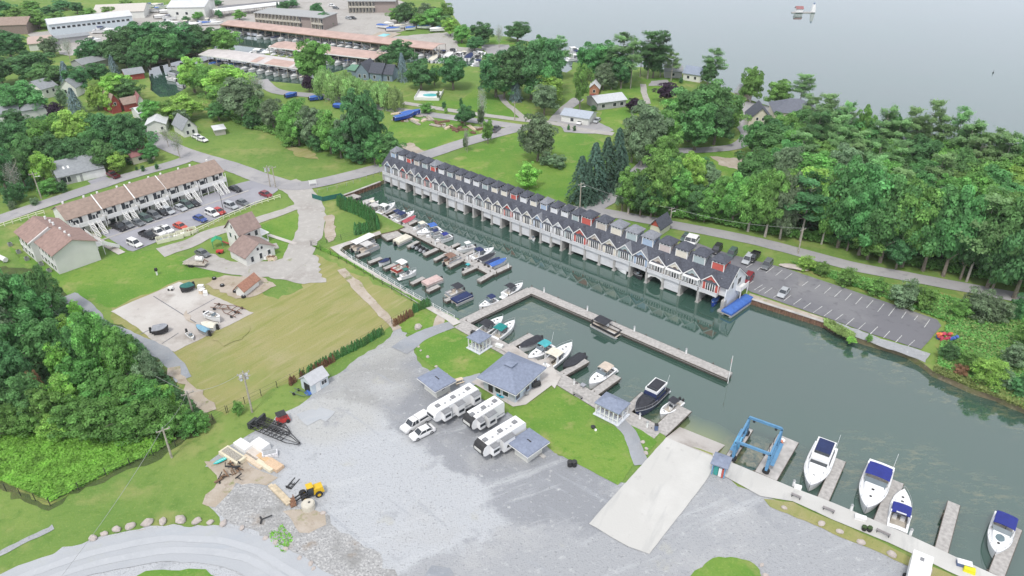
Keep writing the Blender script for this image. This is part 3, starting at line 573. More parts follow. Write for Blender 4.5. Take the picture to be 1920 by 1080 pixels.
# ------------------------------------------------------------------ apartments
def apartments():
    o, a, L = frame((124,411), (417,320.5), 5.2); q = G(81,400,5.2)-G(124,411,5.2); D = abs(-q.x*math.sin(a)+q.y*math.cos(a)); D = max(9, min(D, 13))
    t = thing('apartment_block', 'long two-storey white apartment block with one brown roof and outside stairs above the car park', 'apartments', o, a)
    mb = MB(); n = 6; rise = 2.2
    walls(mb, 0, L, 0, D, 5.2, 5.2+rise, 'x'); obj('wall', mb, WHT2, t)
    rb = MB(); rl = MB()
    for i in range(5):
        x0 = L*i/5+.0; x1 = L*(i+1)/5; dz = [0,.12,.3,.12,0][i]; ym = D/2; k = rise/ym
        rb.extx([(-.6,5.25-.6*k+dz),(ym,5.25+rise+dz),(D+.6,5.25-.6*k+dz),(D+.6,5.4-.6*k+dz),(ym,5.4+rise+dz),(-.6,5.4-.6*k+dz)][::-1], x0-(.4 if i == 0 else 0), x1+(.4 if i == 4 else 0))
        if i in (1,2,3): rl.extx([(-.65,5.3-.6*k+dz),(ym,5.45+rise+dz),(ym,5.62+rise+dz),(-.65,5.48-.6*k+dz)][::-1], x0-.14, x0+.14)
    obj('roof', rb, BRN, t); obj('roof_edge', rl, WHT, t)
    for i in range(5):
        for u in (.2, .8):
            x = L*(i+u)/5; obj('roof_vent', MB().cyl(x, D/2+.5, 7, 8.0, .28), WHT, t)
    for i in range(5):
        x0 = L*i/5; x1 = L*(i+1)/5
        bal = MB().box(x0+.2, x1-.2, -2.0, -.02, 2.55, 2.75).box(x0+.2, x1-.2, -2.0, -1.92, 2.75, 3.7).box(x0+.2, x0+.28, -2, 0, 2.75, 3.7).box(x1-.28, x1-.2, -2, 0, 2.75, 3.7)
        bo = obj('balcony', bal, WHT, t); ps = MB()
        for q in range(5): xx = x0+.3+(x1-x0-.6)*q/4; ps.box(xx-.09, xx+.09, -1.9, -1.72, 0, 2.55).box(xx-.07, xx+.07, -1.9, -1.76, 2.75, 5.1)
        obj('post', ps, WHT, bo)
        xs = (x0+x1)/2-.2
        for dx in (0, 1.9):
            st = MB()
            for k_ in (0, 1.0): st.add([(xs+dx+k_,-2.0,2.75),(xs+dx+k_+.1,-2.0,2.75),(xs+dx+k_+.1,-5.6,0),(xs+dx+k_,-5.6,0),(xs+dx+k_,-2.0,3.3),(xs+dx+k_+.1,-2.0,3.3),(xs+dx+k_+.1,-5.6,.55),(xs+dx+k_,-5.6,.55)],[(0,1,2,3),(7,6,5,4),(0,4,5,1),(1,5,6,2),(2,6,7,3),(3,7,4,0)])
            for k_ in range(10): st.box(xs+dx+.1, xs+dx+1.0, -2.0-.36*(k_+1), -2.0-.36*k_, 2.75-.275*(k_+1)-.05, 2.75-.275*(k_+1)+.05)
            obj('staircase', st, WHT, t)
        sp_ = []
        for lv in (0.3, 3.0):
            for u in (.1, .22, .36, .64, .78, .9): sp_.append(('f', x0+(x1-x0)*u, lv+(.9 if u in (.1,.9) else 0), 1.3 if u in (.22,.78) else .95, 1.9 if u in (.36,.64) else 1.1, D))
        wins(t, L, sp_)
    wins(t, L, [('l', D*.35, 3.3, .9, 1.1, D)][:0])
    # fenced strips of lawn in front
    pk = MB()
    for i in range(16):
        x = L*(i+.5)/16; pk.box(x-.5, x+.5, -7.5, -2.2, .06, .1)
    struct(obj('front_path', pk, M_conc)).matrix_world = Matrix.Translation(o)@Matrix.Rotation(a, 4, 'Z')
    struct(obj('front_kerb', MB().box(-2, L+3, -8.1, -7.5, .05, .2), M_track)).matrix_world = Matrix.Translation(o)@Matrix.Rotation(a, 4, 'Z')
    return t
apartments()
def near_block():
    A = G(112,514.5); B = G(190,487); d = B-A; a = math.atan2(d.y, d.x); L = d.length
    t = thing('apartment_block', 'white two-storey block with brown stepped gable roof and big blank end wall, beside the lawn', 'apartments', A, a)
    C_ = G(20,478); D = abs(-(C_-A).x*math.sin(a)+(C_-A).y*math.cos(a)); D = min(max(D, 20), 34); h = 5.3; zr = 7.5; y1 = D*.53
    mb = MB(); walls(mb, 0, L, 0, y1, h, zr, 'y'); walls(mb, -1.3, L-1.3, y1+.01, D, h, zr+.1, 'y'); obj('wall', mb, mat('pale_grey_siding', (.60,.60,.58), .7, .05, .4), t)
    rb = MB(); slab_roof(rb, 0, L, .05, y1-.47, h+.02, zr+.02, 'y', .5); slab_roof(rb, -1.3, L-1.3, y1+.55, D, h+.03, zr+.12, 'y', .5); obj('roof', rb, mat('red_brown_shingle', (.27,.185,.16), .9, .16, 1.2, bump=.3), t)
    obj('roof_edge', MB().extr([(-1.9,h-.25),(L/2-1.3,zr+.2),(L/2-1.3,zr+.45),(-1.9,h)], y1-.1, y1+.14), WHT, t)
    for q in (.12,.25,.4,.62,.72,.88): obj('roof_vent', MB().cyl(L/2+.4, D*q, zr-.3, zr+.5, .26), WHT, t)
    wins(t, 0, [('l', y1*u, z, w, 1.1, 0) for z in (.9, 3.5) for u, w in ((.12,.8),(.3,1.3),(.5,.8),(.68,1.3),(.88,.8))])
    o2 = t
    for z in (.9, 3.5):
        for u in (.6,.7,.82,.94):
            f = obj('window', MB().box(-1.42, -1.31, D*u-.6, D*u+.6, z-.1, z+1.2), WHT, t); obj('pane', MB().box(-1.46, -1.425, D*u-.5, D*u+.5, z, z+1.1), GLS, f)
    b = MB()
    for y in (2, 8, 16, 22): b.box(L+.02, L+2, y, y+4.5, 2.6, 2.8).box(L+1.92, L+2, y, y+4.5, 2.8, 3.7).box(L+1.85, L+2, y, y+.15, 0, 2.6).box(L+1.85, L+2, y+4.3, y+4.45, 0, 2.6)
    obj('balcony', b, WHT, t)
    st = MB()
    for k_ in range(10): st.box(L+2+.4*k_, L+2+.4*(k_+1), 3, 4.2, 2.7-.27*(k_+1)-.05, 2.7-.27*(k_+1)+.05)
    st.add([(L+2,3,2.8),(L+6,3,0),(L+6,3,.9),(L+2,3,3.7),(L+2,2.92,2.8),(L+6,2.92,0),(L+6,2.92,.9),(L+2,2.92,3.7)], [(0,1,2,3),(7,6,5,4),(0,4,5,1),(2,6,7,3)])
    obj('staircase', st, WHT, t)
    for i, y in enumerate((3, 8, 13.5, 19, 25)):
        x = -1.2 if y < y1 else -2.6
        o = dup_ac(A, a, x, y, i)
def dup_ac(A, a, x, y, i):
    m = Matrix.Translation(A)@Matrix.Rotation(a, 4, 'Z'); p = m@Vector((x, y, 0))
    t = thing('air_conditioner', 'grey air conditioner box on the grass along the left wall of the near apartment block', 'air conditioner', p, a, 'air conditioners by the block')
    obj('casing', MB().box(-.45,.45,-.45,.45,.05,.9), mat('dull_grey_casing', (.25,.26,.25), .7, .2), t); obj('fan_grille', MB().cyl(0,0,.9,.94,.35), DARK, t)
near_block()
ribbon('concrete_path', [(176,447),(200,460),(229,476)], 1.8, .08, M_conc, 0)
# ------------------------------------------------------------------ farmhouse
o, a, L = frame((447.5,439), (486,424), 5.4); q = G(415,440,5.4)-G(447.5,439,5.4); D = abs(-q.x*math.sin(a)+q.y*math.cos(a)); D = min(max(D, 6), 8.5)
t = thing('farmhouse', 'white two-storey farmhouse with brown gable roof and lower wing, in the track loop', 'house', o, a)
mb = MB(); walls(mb, 0, L, 0, D, 5.4, 8.4, 'x'); mb.extr([(-3.2,0),(-3.2,2.7),(.8,5.0),(4.8,2.7),(4.8,0)], -7.2, 0); obj('wall', mb, WHT2, t)
rb = MB(); slab_roof(rb, 0, L, 0, D, 5.42, 8.42, 'x', .4); rb.extr([(-3.7,2.41),(.8,5.02),(5.3,2.41),(5.3,2.57),(.8,5.18),(-3.7,2.57)], -7.6, -.02); obj('roof', rb, mat('old_brown_shingle', (.25,.185,.165), .9, .16, 1.2, bump=.3), t)
obj('porch', MB().box(L, L+2.2, .3, 4.2, .1, .4).box(L, L+2.5, .1, 4.4, 2.5, 2.7).box(L+2.0, L+2.15, .4, .55, .4, 2.5).box(L+2.0, L+2.15, 3.9, 4.05, .4, 2.5), WHT, t)
wins(t, L, [('f', L*.45, 3.2, .8, 1.4, D), ('f', L*.8, 3.3, .8, 1.4, D), ('f', L*.88, .8, .8, 1.5, D), ('l', D*.3, 3.2, .7, 1.3, D), ('l', D*.7, 3.2, .7, 1.3, D), ('l', D*.5, 6, .6, .9, D)])
for x, z, w, h in ((-1.6,.8,.7,1.4),(.8,.8,.7,1.4),(3.2,.8,.7,1.4),(.3,3.2,.55,.7),(1.4,3.2,.55,.7)):
    f = obj('window', MB().box(x-w/2-.1,x+w/2+.1,-7.28,-7.2,z-.1,z+h+.1), WHT, t); obj('pane', MB().box(x-w/2,x+w/2,-7.33,-7.285,z,z+h), GLS, f)
ribbon('concrete_path', [(503,441),(530,450),(555,458)], 1.2, .09, M_conc, 0)
# ------------------------------------------------------------------ marina office, huts, pavilions
def hip_house(name, label, cat, pa, pb, depth, ze, zr, wm, rm, ov, cup=False, windows=()):
    t, L = house(name, label, cat, pa, pb, depth, ze, zr, 'hip', wm, rm, ov=ov, windows=windows)
    obj('fascia', MB().box(-ov-.04, L+ov+.04, -ov-.04, depth+ov+.04, ze-.32, ze-.17), WHT, t)
    return t, L
LBW = mat('pale_blue_siding', (.50,.56,.63), .7, .05, .4)
A = G(901,730); t, L = hip_house('marina_office', 'single-storey marina office with big blue-grey hip roof and small roof vent by the dock', 'office', (907,730), (965,757), 8.4, 3.1, 5.5, mat('light_grey_siding', (.42,.45,.48), .7, .06, .4), BLU_R, .9)
obj('cupola', MB().box(L/2-.6, L/2+.6, 3.1, 4.3, 4.9, 5.6), LBW, t)
c = [x for x in t.children if x.name.startswith('cupola')][0]
obj('cupola_roof', MB().add([(L/2-1,2.7,5.6),(L/2+1,2.7,5.6),(L/2+1,4.7,5.6),(L/2-1,4.7,5.6),(L/2,3.7,6.1),(L/2-1,2.7,5.5),(L/2+1,2.7,5.5),(L/2+1,4.7,5.5),(L/2-1,4.7,5.5)], [(0,1,4),(1,2,4),(2,3,4),(3,0,4),(5,6,1,0),(6,7,2,1),(7,8,3,2),(8,5,0,3),(8,7,6,5)]), BLU_R, c)
obj('side_wall', MB().box(L+.01, L+.08, .1, 8.3, 0, 2.8), LBW, t)
wins(t, L+.1, [('r', y, .8, 1.0, 1.5, 0) for y in (.9, 4.0, 6.6)], mat('navy_shutter', (.10,.14,.26), .6, .1))
obj('door', MB().box(1.2, 2.2, -.08, -.01, 0, 2.2), DARK, t)
wins(t, L, [('f', 3.4, .9, 1.2, 1.3, 0), ('f', 5.2, .9, 1.2, 1.3, 0)])
sheet('patio', [(884,718),(905,706),(1028,672),(1050,712),(986,760),(962,764)], .13, M_conc)
sheet('patio', [(938,656),(962,648),(1005,678),(1052,708),(1040,730),(1000,690)], .14, M_conc)
def office_clutter():
    for i, (pa, pb, w, h, m, lb) in enumerate([((913,728),(926,736),.8,.7,mat('red_plastic', (.5,.05,.05), .5, .1),'long red kayak lying on the terrace under the office eave'), ((931,740),(945,748),.9,.8,mat('teal_plastic', (.03,.33,.45), .5, .1),'teal paddle boat lying on the terrace under the office eave')]):
        o, a, L = frame(pa, pb, .15); o.z = .15
        t = thing('kayak' if i == 0 else 'paddle_boat', lb, 'kayak' if i == 0 else 'paddle boat', o, a)
        obj('hull', MB().add([(0,0,.3),(L*.2,-w/2,.35),(L*.8,-w/2,.35),(L,0,.3),(L*.8,w/2,.35),(L*.2,w/2,.35),(L*.2,0,0),(L*.8,0,0)], [(0,1,6),(1,2,7,6),(2,3,7),(3,4,7),(4,5,6,7),(5,0,6),(5,4,3,2,1,0)]), m, t)
        obj('seat', MB().box(L*.4, L*.6, -w*.25, w*.25, .34, .42), DARK, t)
office_clutter()
HUT = mat('cream_hut_siding', (.60,.60,.56), .7, .05, .4)
for pa, pb, D, lb in [((796,729),(819,747),3.2,'small cream hut with overhanging blue-grey roof at the left of the caravans'), ((965,851),(989,868.5),3.5,'small cream hut with overhanging blue-grey roof beside the right-hand caravan')]:
    t, L = hip_house('hut', lb, 'hut', pa, pb, D, 2.6, 3.05, HUT, BLU_R, .9, windows=[('f', .35, 1.2, .7, .7), ('f', .8, 1.2, .4, .7), ('r', .5, 1.2, .8, .6)])
    obj('step', MB().box(L, L+1.2, D*.75, D*.95, .02, .2), CONC, t); obj('roof_vent', MB().box(L*.4, L*.7, D*.5-.1, D*.5+.1, 3.03, 3.1), DARK, t)
def pavilion(pa, pb, D, lb, nf, ns):
    o, a, L = frame(pa, pb, 0); o.z = .1
    t = thing('pavilion', lb, 'pavilion', o, a)
    obj('floor', MB().box(-.4, L+.4, -.4, D+.4, .0, .12), mat('pale_deck', (.55,.58,.62), .8, .08), t)
    for i in range(nf+1):
        for y in (0, D): obj('post', MB().box(L*i/nf-.09, L*i/nf+.09, y-.09, y+.09, .1, 2.55), WHT, t)
    for i in range(1, ns):
        for x in (0, L): obj('post', MB().box(x-.09, x+.09, D*i/ns-.09, D*i/ns+.09, .1, 2.55), WHT, t)
    obj('railing', MB().box(0, L, -.03, .03, .75, .85).box(0, L, D-.03, D+.03, .75, .85).box(-.03, .03, 0, D, .75, .85).box(L-.03, L+.03, 0, D, .75, .85).box(-.1, L+.1, -.12, .12, 2.35, 2.55).box(-.1, L+.1, D-.12, D+.12, 2.35, 2.55).box(-.12,.12,0,D,2.35,2.55).box(L-.12,L+.12,0,D,2.35,2.55), WHT, t)
    rb = MB(); slab_roof(rb, 0, L, 0, D, 2.75, 3.9, 'hip', .3); obj('roof', rb, BLU_R, t)
    obj('screen', MB().box(.1, L-.1, D*.5, D*.5+.03, .2, .8), mat('bench_slats', (.35,.3,.27), .8, .2), t)
pavilion((879,653), (899,663.5), 3.2, 'square white open pavilion with blue roof, on the lawn above the marina office', 3, 3)
pavilion((1117,777), (1157,797), 3.4, 'long white open pavilion with blue roof, by the dock near the boat ramp', 5, 2)
t, L = house('storage_shed', 'small pale blue shed with grey gable roof by the gravel yard edge', 'shed', (571,740), (585,740.5), 7, 2.3, 3.6, 'y', mat('shed_blue_wall', (.52,.58,.62), .7, .05), mat('light_grey_roof', (.42,.43,.45), .7, .08))
bpy.data.objects.remove(t.children[0].children[0]) if False else None
o, a, L = frame((586,740), (617,721), 0)
t.location = G(571,738); t.rotation_euler = (0, 0, a-math.pi/2+math.radians(0))
def relabel_shed(): pass
for x in [*t.children]: bpy.data.objects.remove(x)
t.rotation_euler = (0, 0, a); t.location = o; D = 3.2
mb = MB(); walls(mb, 0, L, 0, D, 2.3, 3.5, 'x'); obj('wall', mb, MATS['shed_blue_wall'], t); rb = MB(); slab_roof(rb, 0, L, 0, D, 2.32, 3.52, 'x', .25); obj('roof', rb, MATS['light_grey_roof'], t)
wins(t, L, [('f', L*.66, .9, .5, .8, D), ('f', L*.82, .9, .5, .8, D)]); obj('door', MB().box(-.07, -.01, .5, 2.2, 0, 2), DARK, t); obj('door', MB().box(L*.25, L*.5, -.07, -.01, 0, 2), WHT, t)
# fuel kiosk by the ramp
o, a, L = frame((1333,893), (1349,896), 0)
o = G(1334,890); t = thing('fuel_kiosk', 'tiny kiosk with square blue roof and coloured panels beside the boat ramp', 'kiosk', (o.x, o.y, .14), math.radians(-28))
for x, y in ((0,0),(2.0,0),(2.0,2.2),(0,2.2)): obj('post', MB().box(x-.08, x+.08, y-.08, y+.08, 0, 2.6), mat('kiosk_blue', (.12,.30,.48), .6, .1), t)
rb = MB(); slab_roof(rb, 0, 2.0, 0, 2.2, 2.6, 3.1, 'hip', .45); obj('roof', rb, BLU_R, t)
obj('cabinet', MB().box(.2, .9, .1, .9, 0, 1.9), mat('green_panel', (.05,.30,.27), .6, .1), t); obj('fuel_pump', MB().box(1.0, 1.5, .0, .6, 0, 1.8), WHT, t); obj('sign_panel', MB().box(1.55, 1.8, -.1, .5, 0, 1.7), MATS['red_siding'], t)
# ------------------------------------------------------------------ houses round about
GRW = mat('grey_siding', (.36,.36,.37), .75, .06, .4); YLW = mat('cream_stucco', (.62,.58,.48), .8, .05, .4); RDW = mat('barn_red', (.33,.07,.06), .8, .15); BLW = mat('blue_grey_wall', (.19,.25,.32), .8, .08)
RGR = mat('mid_grey_shingle', (.25,.265,.28), .9, .12, 1.5, bump=.3); RLG = mat('pale_metal_roof', (.55,.56,.57), .6, .08, .5); RRD = mat('dull_red_roof', (.28,.13,.13), .9, .15, 1.2); GRN = mat('green_roof', (.12,.24,.17), .8, .1)
g, L = house('house', 'wide grey bungalow with grey roof, skylights and a white garage door beside the street', 'house', (114,349), (197,330), 12, 2.9, 5.8, 'x', GRW, RGR, windows=[('f',.1,.7,1.6,1.7),('f',.22,.7,1.0,1.7),('l',.3,1,1,1.2)], doors=[('f',.78,6.6,2.4,WHT),('f',.42,1,2.1,WHT)])
obj('skylight', MB().extx([(2.2,4.1),(3.2,4.58),(3.2,4.68),(2.2,4.2)][::-1], L*.18, L*.22), WHT, g); obj('skylight', MB().extx([(2.2,4.1),(3.2,4.58),(3.2,4.68),(2.2,4.2)][::-1], L*.28, L*.32), WHT, g)
far = [
 ('house','small cream bungalow with dull red roof behind the round bright bush','house',(251,309),(291,298),8,2.6,4.3,'x',YLW,RRD,[('f',.35,.9,1.2,1),('f',.7,.9,1.2,1)]),
 ('house','small white house with grey steep gable facing the lawn, two white cars beside it','house',(346,258),(372,252),9,3.0,6.0,'y',WHT2,RGR,[('f',.3,.9,.8,1.2),('f',.7,.9,.8,1.2),('f',.5,3.4,1,1.1)]),
 ('shed','large white shed with shallow white roof left of the grey gable house','shed',(277,250),(313,247),9,3.0,4.4,'y',WHT2,RLG,[('f',.8,1,.8,1)]),
 ('shed','white low shed with white roof just behind the large white shed','shed',(264,228),(292,222),8,3.0,4.3,'x',WHT2,RLG,[]),
 ('house','red timber house with steep brown gable among the dark trees','house',(212,214),(229,210),8,4.2,7.2,'y',RDW,BRN,[('f',.5,3,.8,1.1)]),
 ('house','low brown-roofed wing next to the red timber house','house',(236,210),(262,205),6,3,4.6,'x',RDW,BRN,[]),
 ('house','small white gabled cottage right of the red timber house','house',(262,207),(274,205),8,3.4,5.8,'y',WHT2,RRD,[('f',.5,1,.8,1)]),
 ('house','pale house with dark grey roof half hidden by trees on the left','house',(84,186),(112,178),10,4,6.5,'x',WHT2,RGR,[('f',.3,2,.9,1.2),('f',.7,2,.9,1.2)]),
 ('house','white gabled house with glass front between the left trees','house',(118,182),(146,182),9,4,7,'y',WHT2,RGR,[('f',.3,1.5,1,1.5),('f',.7,1.5,1,1.5)]),
 ('house','grey-roofed house at the far left edge above the dark trees','house',(-5,232),(40,226),10,3.6,5.6,'x',WHT2,RGR,[]),
 ('house','grey-roofed house beside the purple-leaved tree','house',(45,226),(92,218),10,3.6,5.8,'hip',WHT2,RGR,[]),
 ('house','grey flat-pitched roof house beside the dark conifer by the channel','house',(158,134),(208,122),9,3,4.6,'x',GRW,RGR,[('f',.4,1,1,1)]),
 ('boat_shed','grey-roofed boat shed on the bank of the dark channel','shed',(238,152),(272,147),7,2.6,4.2,'x',RDW,RGR,[]),
 ('building','long white two-storey building with pale roof and a row of dark windows','building',(98,68),(252,50),14,6,7.6,'x',mat('pale_blue_grey_wall', (.52,.58,.62), .7, .05), RLG,[('f',.04+.06*i,3.4,1.6,1.1) for i in range(16)]),
 ('building','low pale hall with wide beige roof behind the long white building','hall',(178,38),(272,34),22,4,6.5,'x',WHT2,mat('beige_roof', (.50,.47,.43), .8, .06),[]),
 ('building','large white hall with pale grey roof near the top of the frame','hall',(318,38),(387,37),22,7,9,'x',WHT2,RLG,[('f',.25,3,1.4,1.4),('f',.5,3,1.4,1.4),('f',.75,3,1.4,1.4)]),
 ('barn','brown open-fronted barn at the far left','barn',(0,66),(54,64),16,5,7.6,'x',mat('brown_wall', (.22,.17,.15), .8, .1),BRN,[]),
 ('house','low building with dusty pink roof below the brown barn','building',(57,96),(100,92),14,3.4,5.4,'x',WHT2,mat('pink_roof', (.42,.33,.29), .8, .08),[]),
 ('shed','long low grey boat store in front of the long white building','shed',(105,84),(170,76),7,2.8,3.4,'x',GRW,RGR,[]),
 ('house','dark blue-grey lakeside house with steep slate gables left of the big dark tree','house',(668,149),(692,151),9,3.6,7.2,'y',BLW,SHG,[('f',.3,1,1,1.4),('f',.7,1,1,1.4)]),
 ('house','dark slate-roofed middle wing of the blue-grey gabled house','house',(694,151),(716,153),8,3.6,6.8,'x',BLW,SHG,[('f',.4,1,1,1.4)]),
 ('house','right-hand slate-roofed wing with white door of the blue-grey gabled house','house',(718,152),(736,153),8,3.2,6.2,'x',BLW,SHG,[('f',.6,.3,1,2)]),
 ('shed','low green-roofed shed beside the blue-grey gabled house','shed',(652,141),(680,146),8,2.6,3.8,'x',BLW,GRN,[]),
 ('house','long bungalow with silver-grey roof and dark picture windows beyond the lane','house',(1120,207),(1173,200),9,2.9,4.4,'x',GRW,mat('silver_roof', (.47,.49,.51), .6, .08),[('f',.2,.8,1.4,1.3),('f',.6,.8,1.4,1.3),('f',.85,.8,1.4,1.3)]),
 ('house','low house with blue-grey roof and carport beside three parked cars','house',(1052,228),(1103,236),8,2.7,4.0,'x',WHT2,mat('blue_grey_metal_roof', (.36,.40,.46), .6, .08),[('f',.4,.8,1.2,1.2)]),
 ('cottage','small orange-brick cottage with pale grey roof behind the tall narrow tree','cottage',(1105,177),(1122,178),7,2.8,4.6,'y',mat('orange_brick', (.42,.2,.13), .85, .2),RLG,[('f',.5,.9,.9,1.1)]),
 ('house','white lakeside house with blue-grey roof at the water edge','house',(1280,150),(1312,155),8,3.2,5.4,'x',WHT2,mat('slate_blue_roof', (.25,.29,.37), .8, .1),[('f',.3,1,1,1.2),('f',.7,1,1,1.2)]),
 ('house','grey-roofed wing at the lake edge left of the white lakeside house','house',(1246,146),(1278,147),7,3,4.6,'x',GRW,RGR,[('f',.5,1,1,1.2)]),
 ('cottage','tan cottage with steep grey roof by the lake behind the big round trees','cottage',(1376,186),(1394,190),7,3,5.4,'x',mat('tan_wall', (.45,.36,.29), .8, .1),RGR,[('f',.5,1,1,1.1)]),
 ('house','cream stucco house with steep dark gable beside the round driveway','house',(1401,244),(1444,246),9,4.0,8.2,'y',YLW,SHG,[('f',.35,3.8,.7,1),('f',.6,3.8,.7,1),('f',.3,.9,.8,1.4)]),
 ('house','dark-roofed hipped wing behind the cream stucco house','house',(1448,232),(1530,236),12,4.4,8.0,'hip',YLW,mat('dark_slate_roof', (.13,.14,.17), .85, .12, 1.2, bump=.3),[('f',.3,1,1,1.3),('f',.7,1,1,1.3)]),
 ('boathouse','dark-roofed boathouse at the lake edge behind the pines','boathouse',(1712,306),(1736,310),8,3.6,6,'x',GRW,SHG,[]),
 ('shelter','small white pavilion with pale roof on the lawn near the two white cars','shelter',(405,255),(424,252),5,2.2,2.8,'hip',mat('shelter_frame', (.4,.38,.35), .8, .1),RLG,[]),
]
for n_, lb, ct, pa, pb, D, ze, zr, rg, wm, rm, ws in far: house(n_, lb, ct, pa, pb, D, ze, zr, rg, wm, rm, windows=ws)
def motel(label, pa, pb, D, h, n, gap=()):
    o, a, L = frame(pa, pb); t = thing('motel', label, 'motel', o, a)
    obj('wall', MB().box(0, L, 0, D, 0, h), mat('motel_brown', (.30,.25,.23), .8, .08), t); obj('roof', MB().box(-.6, L+.6, -1.2, D+.5, h+.01, h+.35), mat('flat_roof', (.33,.34,.34), .9, .1), t)
    for i in range(n):
        if i in gap: continue
        x = L*(i+.5)/n; w = L/n
        for lv in (0.2, h/2):
            f = obj('window', MB().box(x-w*.36, x+w*.36, -.08, -.01, lv+.1, lv+h/2-.6), mat('curtained_glass', (.45,.44,.42), .6, .2, 2), t)
            obj('pane', MB().box(x-w*.05, x+w*.3, -.12, -.09, lv+.3, lv+h/2-.8), GLS, f)
        obj('balcony', MB().box(x-w*.5, x-w*.5+.2, -1.5, -.13, 0, h).box(x-w*.5, x+w*.5, -1.4, -.13, h/2-.2, h/2).box(x-w*.5, x+w*.5, -1.5, -1.4, h/2, h/2+.9), mat('balcony_beige', (.50,.47,.40), .8, .08), t)
motel('long brown two-storey motel with beige balconies behind the covered docks', (483,46), (608,57), 14, 6.4, 19, (13,14,15))
motel('shorter brown motel with balconies at the top beside the lakeside trees', (655,24), (742,24), 14, 6.6, 14, (8,9,10,11,12,13))
# ------------------------------------------------------------------ covered docks
def covered(label, f0, f1, D, h, m, stripes=None, rise=.9):
    o, a, L = frame(f0, f1, h, 0); t = thing('covered_dock', label, 'covered dock', (o.x, o.y, 0), a)
    rb = MB(); rb.extx([(0,h-.1),(D*.5,h+rise),(D,h-.1),(D,h+.05),(D*.5,h+rise+.15),(0,h+.05)][::-1], 0, L); rf = obj('roof', rb, m, t)
    if stripes:
        for (u0, u1, sm) in stripes: obj('roof_panel', MB().extx([(-.03,h+.06),(D*.5,h+rise+.17),(D*.5,h+rise+.2),(-.03,h+.1)][::-1], L*u0, L*u1), sm, rf)
    obj('fascia', MB().box(0, L, -.12, -.02, h-.35, h+.08), WHT if rise < .8 else WOOD, t)
    p0 = None; n = int(L/5)
    for i in range(n+1):
        for y in (.3, D*.5, D-.3):
            if p0 is None: pp = p0 = obj('post', MB().box(-.1, .1, -.1, .1, -2, h), TIMB, t)
            else: pp = p0.copy(); COL.objects.link(pp)
            pp.location = (L*i/n, y, 0)
    obj('barge_board', MB().extx([(0,h-.3),(D*.5,h+rise-.2),(D,h-.3),(D,h-.1),(D*.5,h+rise-.01),(0,h-.1)][::-1], -.08, -.01), WHT, t); obj('walkway', MB().box(0, L, D*.44, D*.56, -.3, -.1), DECK, t)
    wb = MB().box(.2, L-.2, D-.25, D-.2, 0, h-.2)
    return t, o, a, L, n
M_pink = mat('faded_pink_roof', (.43,.31,.27), .85, .14, .35); M_pale = mat('chalky_roof', (.50,.47,.46), .8, .1, .35)
CD = [covered('longest covered dock with faded pink roof, in front of the brown motel', (412,46), (811,93), 13, 3.8, M_pink),
      covered('middle covered dock with pink roof and white fascia', (503,88), (702,111), 13, 3.6, M_pink, rise=.7),
      covered('nearest covered dock with patched grey and pink roof behind the lime-green trees', (372,102), (572,131), 13, 3.6, M_pale, [(.5,.56,M_pink),(.63,.85,M_pink),(.88,.94,mat('grey_panel', (.33,.29,.28), .8, .1))], .7)]

covered('pale covered boat store at the very top edge left of the brown motel', (404,22), (530,8), 9, 3.6, WHT, rise=.6)
# ------------------------------------------------------------------ docks and sea walls
def P2(px, z=0): g = G(*px, z); return Vector((g.x, g.y, z))
DZ = [0]
def plank_dock(name, label, segs, fingers, z=-.35, th=.35, pilings=True, m=None, cat='dock'):
    """segs, fingers: (px a, px b, width)"""
    DZ[0] = 0; a0 = P2(segs[0][0], z); t = thing(name, label, cat, (a0.x, a0.y, 0))
    def piece(nm, a, b, w):
        DZ[0] += .004; a = P2(a, z+DZ[0])-Vector((a0.x, a0.y, 0)); b = P2(b, z+DZ[0])-Vector((a0.x, a0.y, 0)); mb = MB().beam(a, b, w, th)
        d = (b-a).normalized(); l = Vector((-d.y, d.x, 0)); n = int((b-a).length/2.6)
        o = obj(nm, mb, m or DECK, t); ed = MB()
        for s in (-1, 1): ed.beam(a+l*s*(w/2+.05)-Vector((0,0,.03)), b+l*s*(w/2+.05)-Vector((0,0,.03)), .1, .22)
        ed.beam(a-Vector((0,0,th+.02)), b-Vector((0,0,th+.02)), w*.8, .5)
        obj('float', ed, mat('dark_timber', (.10,.085,.07), .9, .3), o)
        if pilings:
            pb = MB()
            for i in range(0, n+1, 3): q = a+d*(i*2.6)+l*(w/2+.2); pb.cyl(q.x, q.y, -3, .15, .12)
            if pb.v: obj('piling', pb, MATS['dark_timber'], o)
    for s in segs: piece('deck', *s)
    for s in fingers: piece('finger', *s)
    return t
plank_dock('floating_dock', 'central wooden dock with boat fingers on both sides, in the upper basin',
    [((756,426),(774,433),3.4), ((768,431),(926,512),2.4)],
    [((784,452),(765,462),1.1),((820,466),(796,477),1.3),((838,475),(815,487),1.1),((866,487),(842,499),1.3),((893,500),(868,511),1.1),((926,510),(898,526),1.4),((924,512),(956,497),1.5),
     ((838,467),(861,456),1.1),((866,481),(889,470),1.1),((812,457),(829,449),.9),((786,444),(800,438),.9),((888,492),(905,484),.9)])
plank_dock('floating_dock', 'wooden dock along the cedar hedge with crowded boats', [((654,374),(758,427),2.2), ((650,366),(668,372),4)],
    [((672,381),(690,374),.9),((686,388),(706,379),.9),((702,396),(722,386),.9),((716,403),(742,391),1),((742,416),(776,405),1),((757,424),(780,413),1.5)])
plank_dock('dock_platform', 'square timber dock platform cluttered with furniture at the end of the stone path', [((713,440),(742,431),8)], [])
plank_dock('breakwater_dock', 'long L-shaped timber breakwater dock in the middle of the basin', [((862,607),(996,543),2.6), ((990,541),(1368,704),2.4)], [], z=-.1, th=.5)
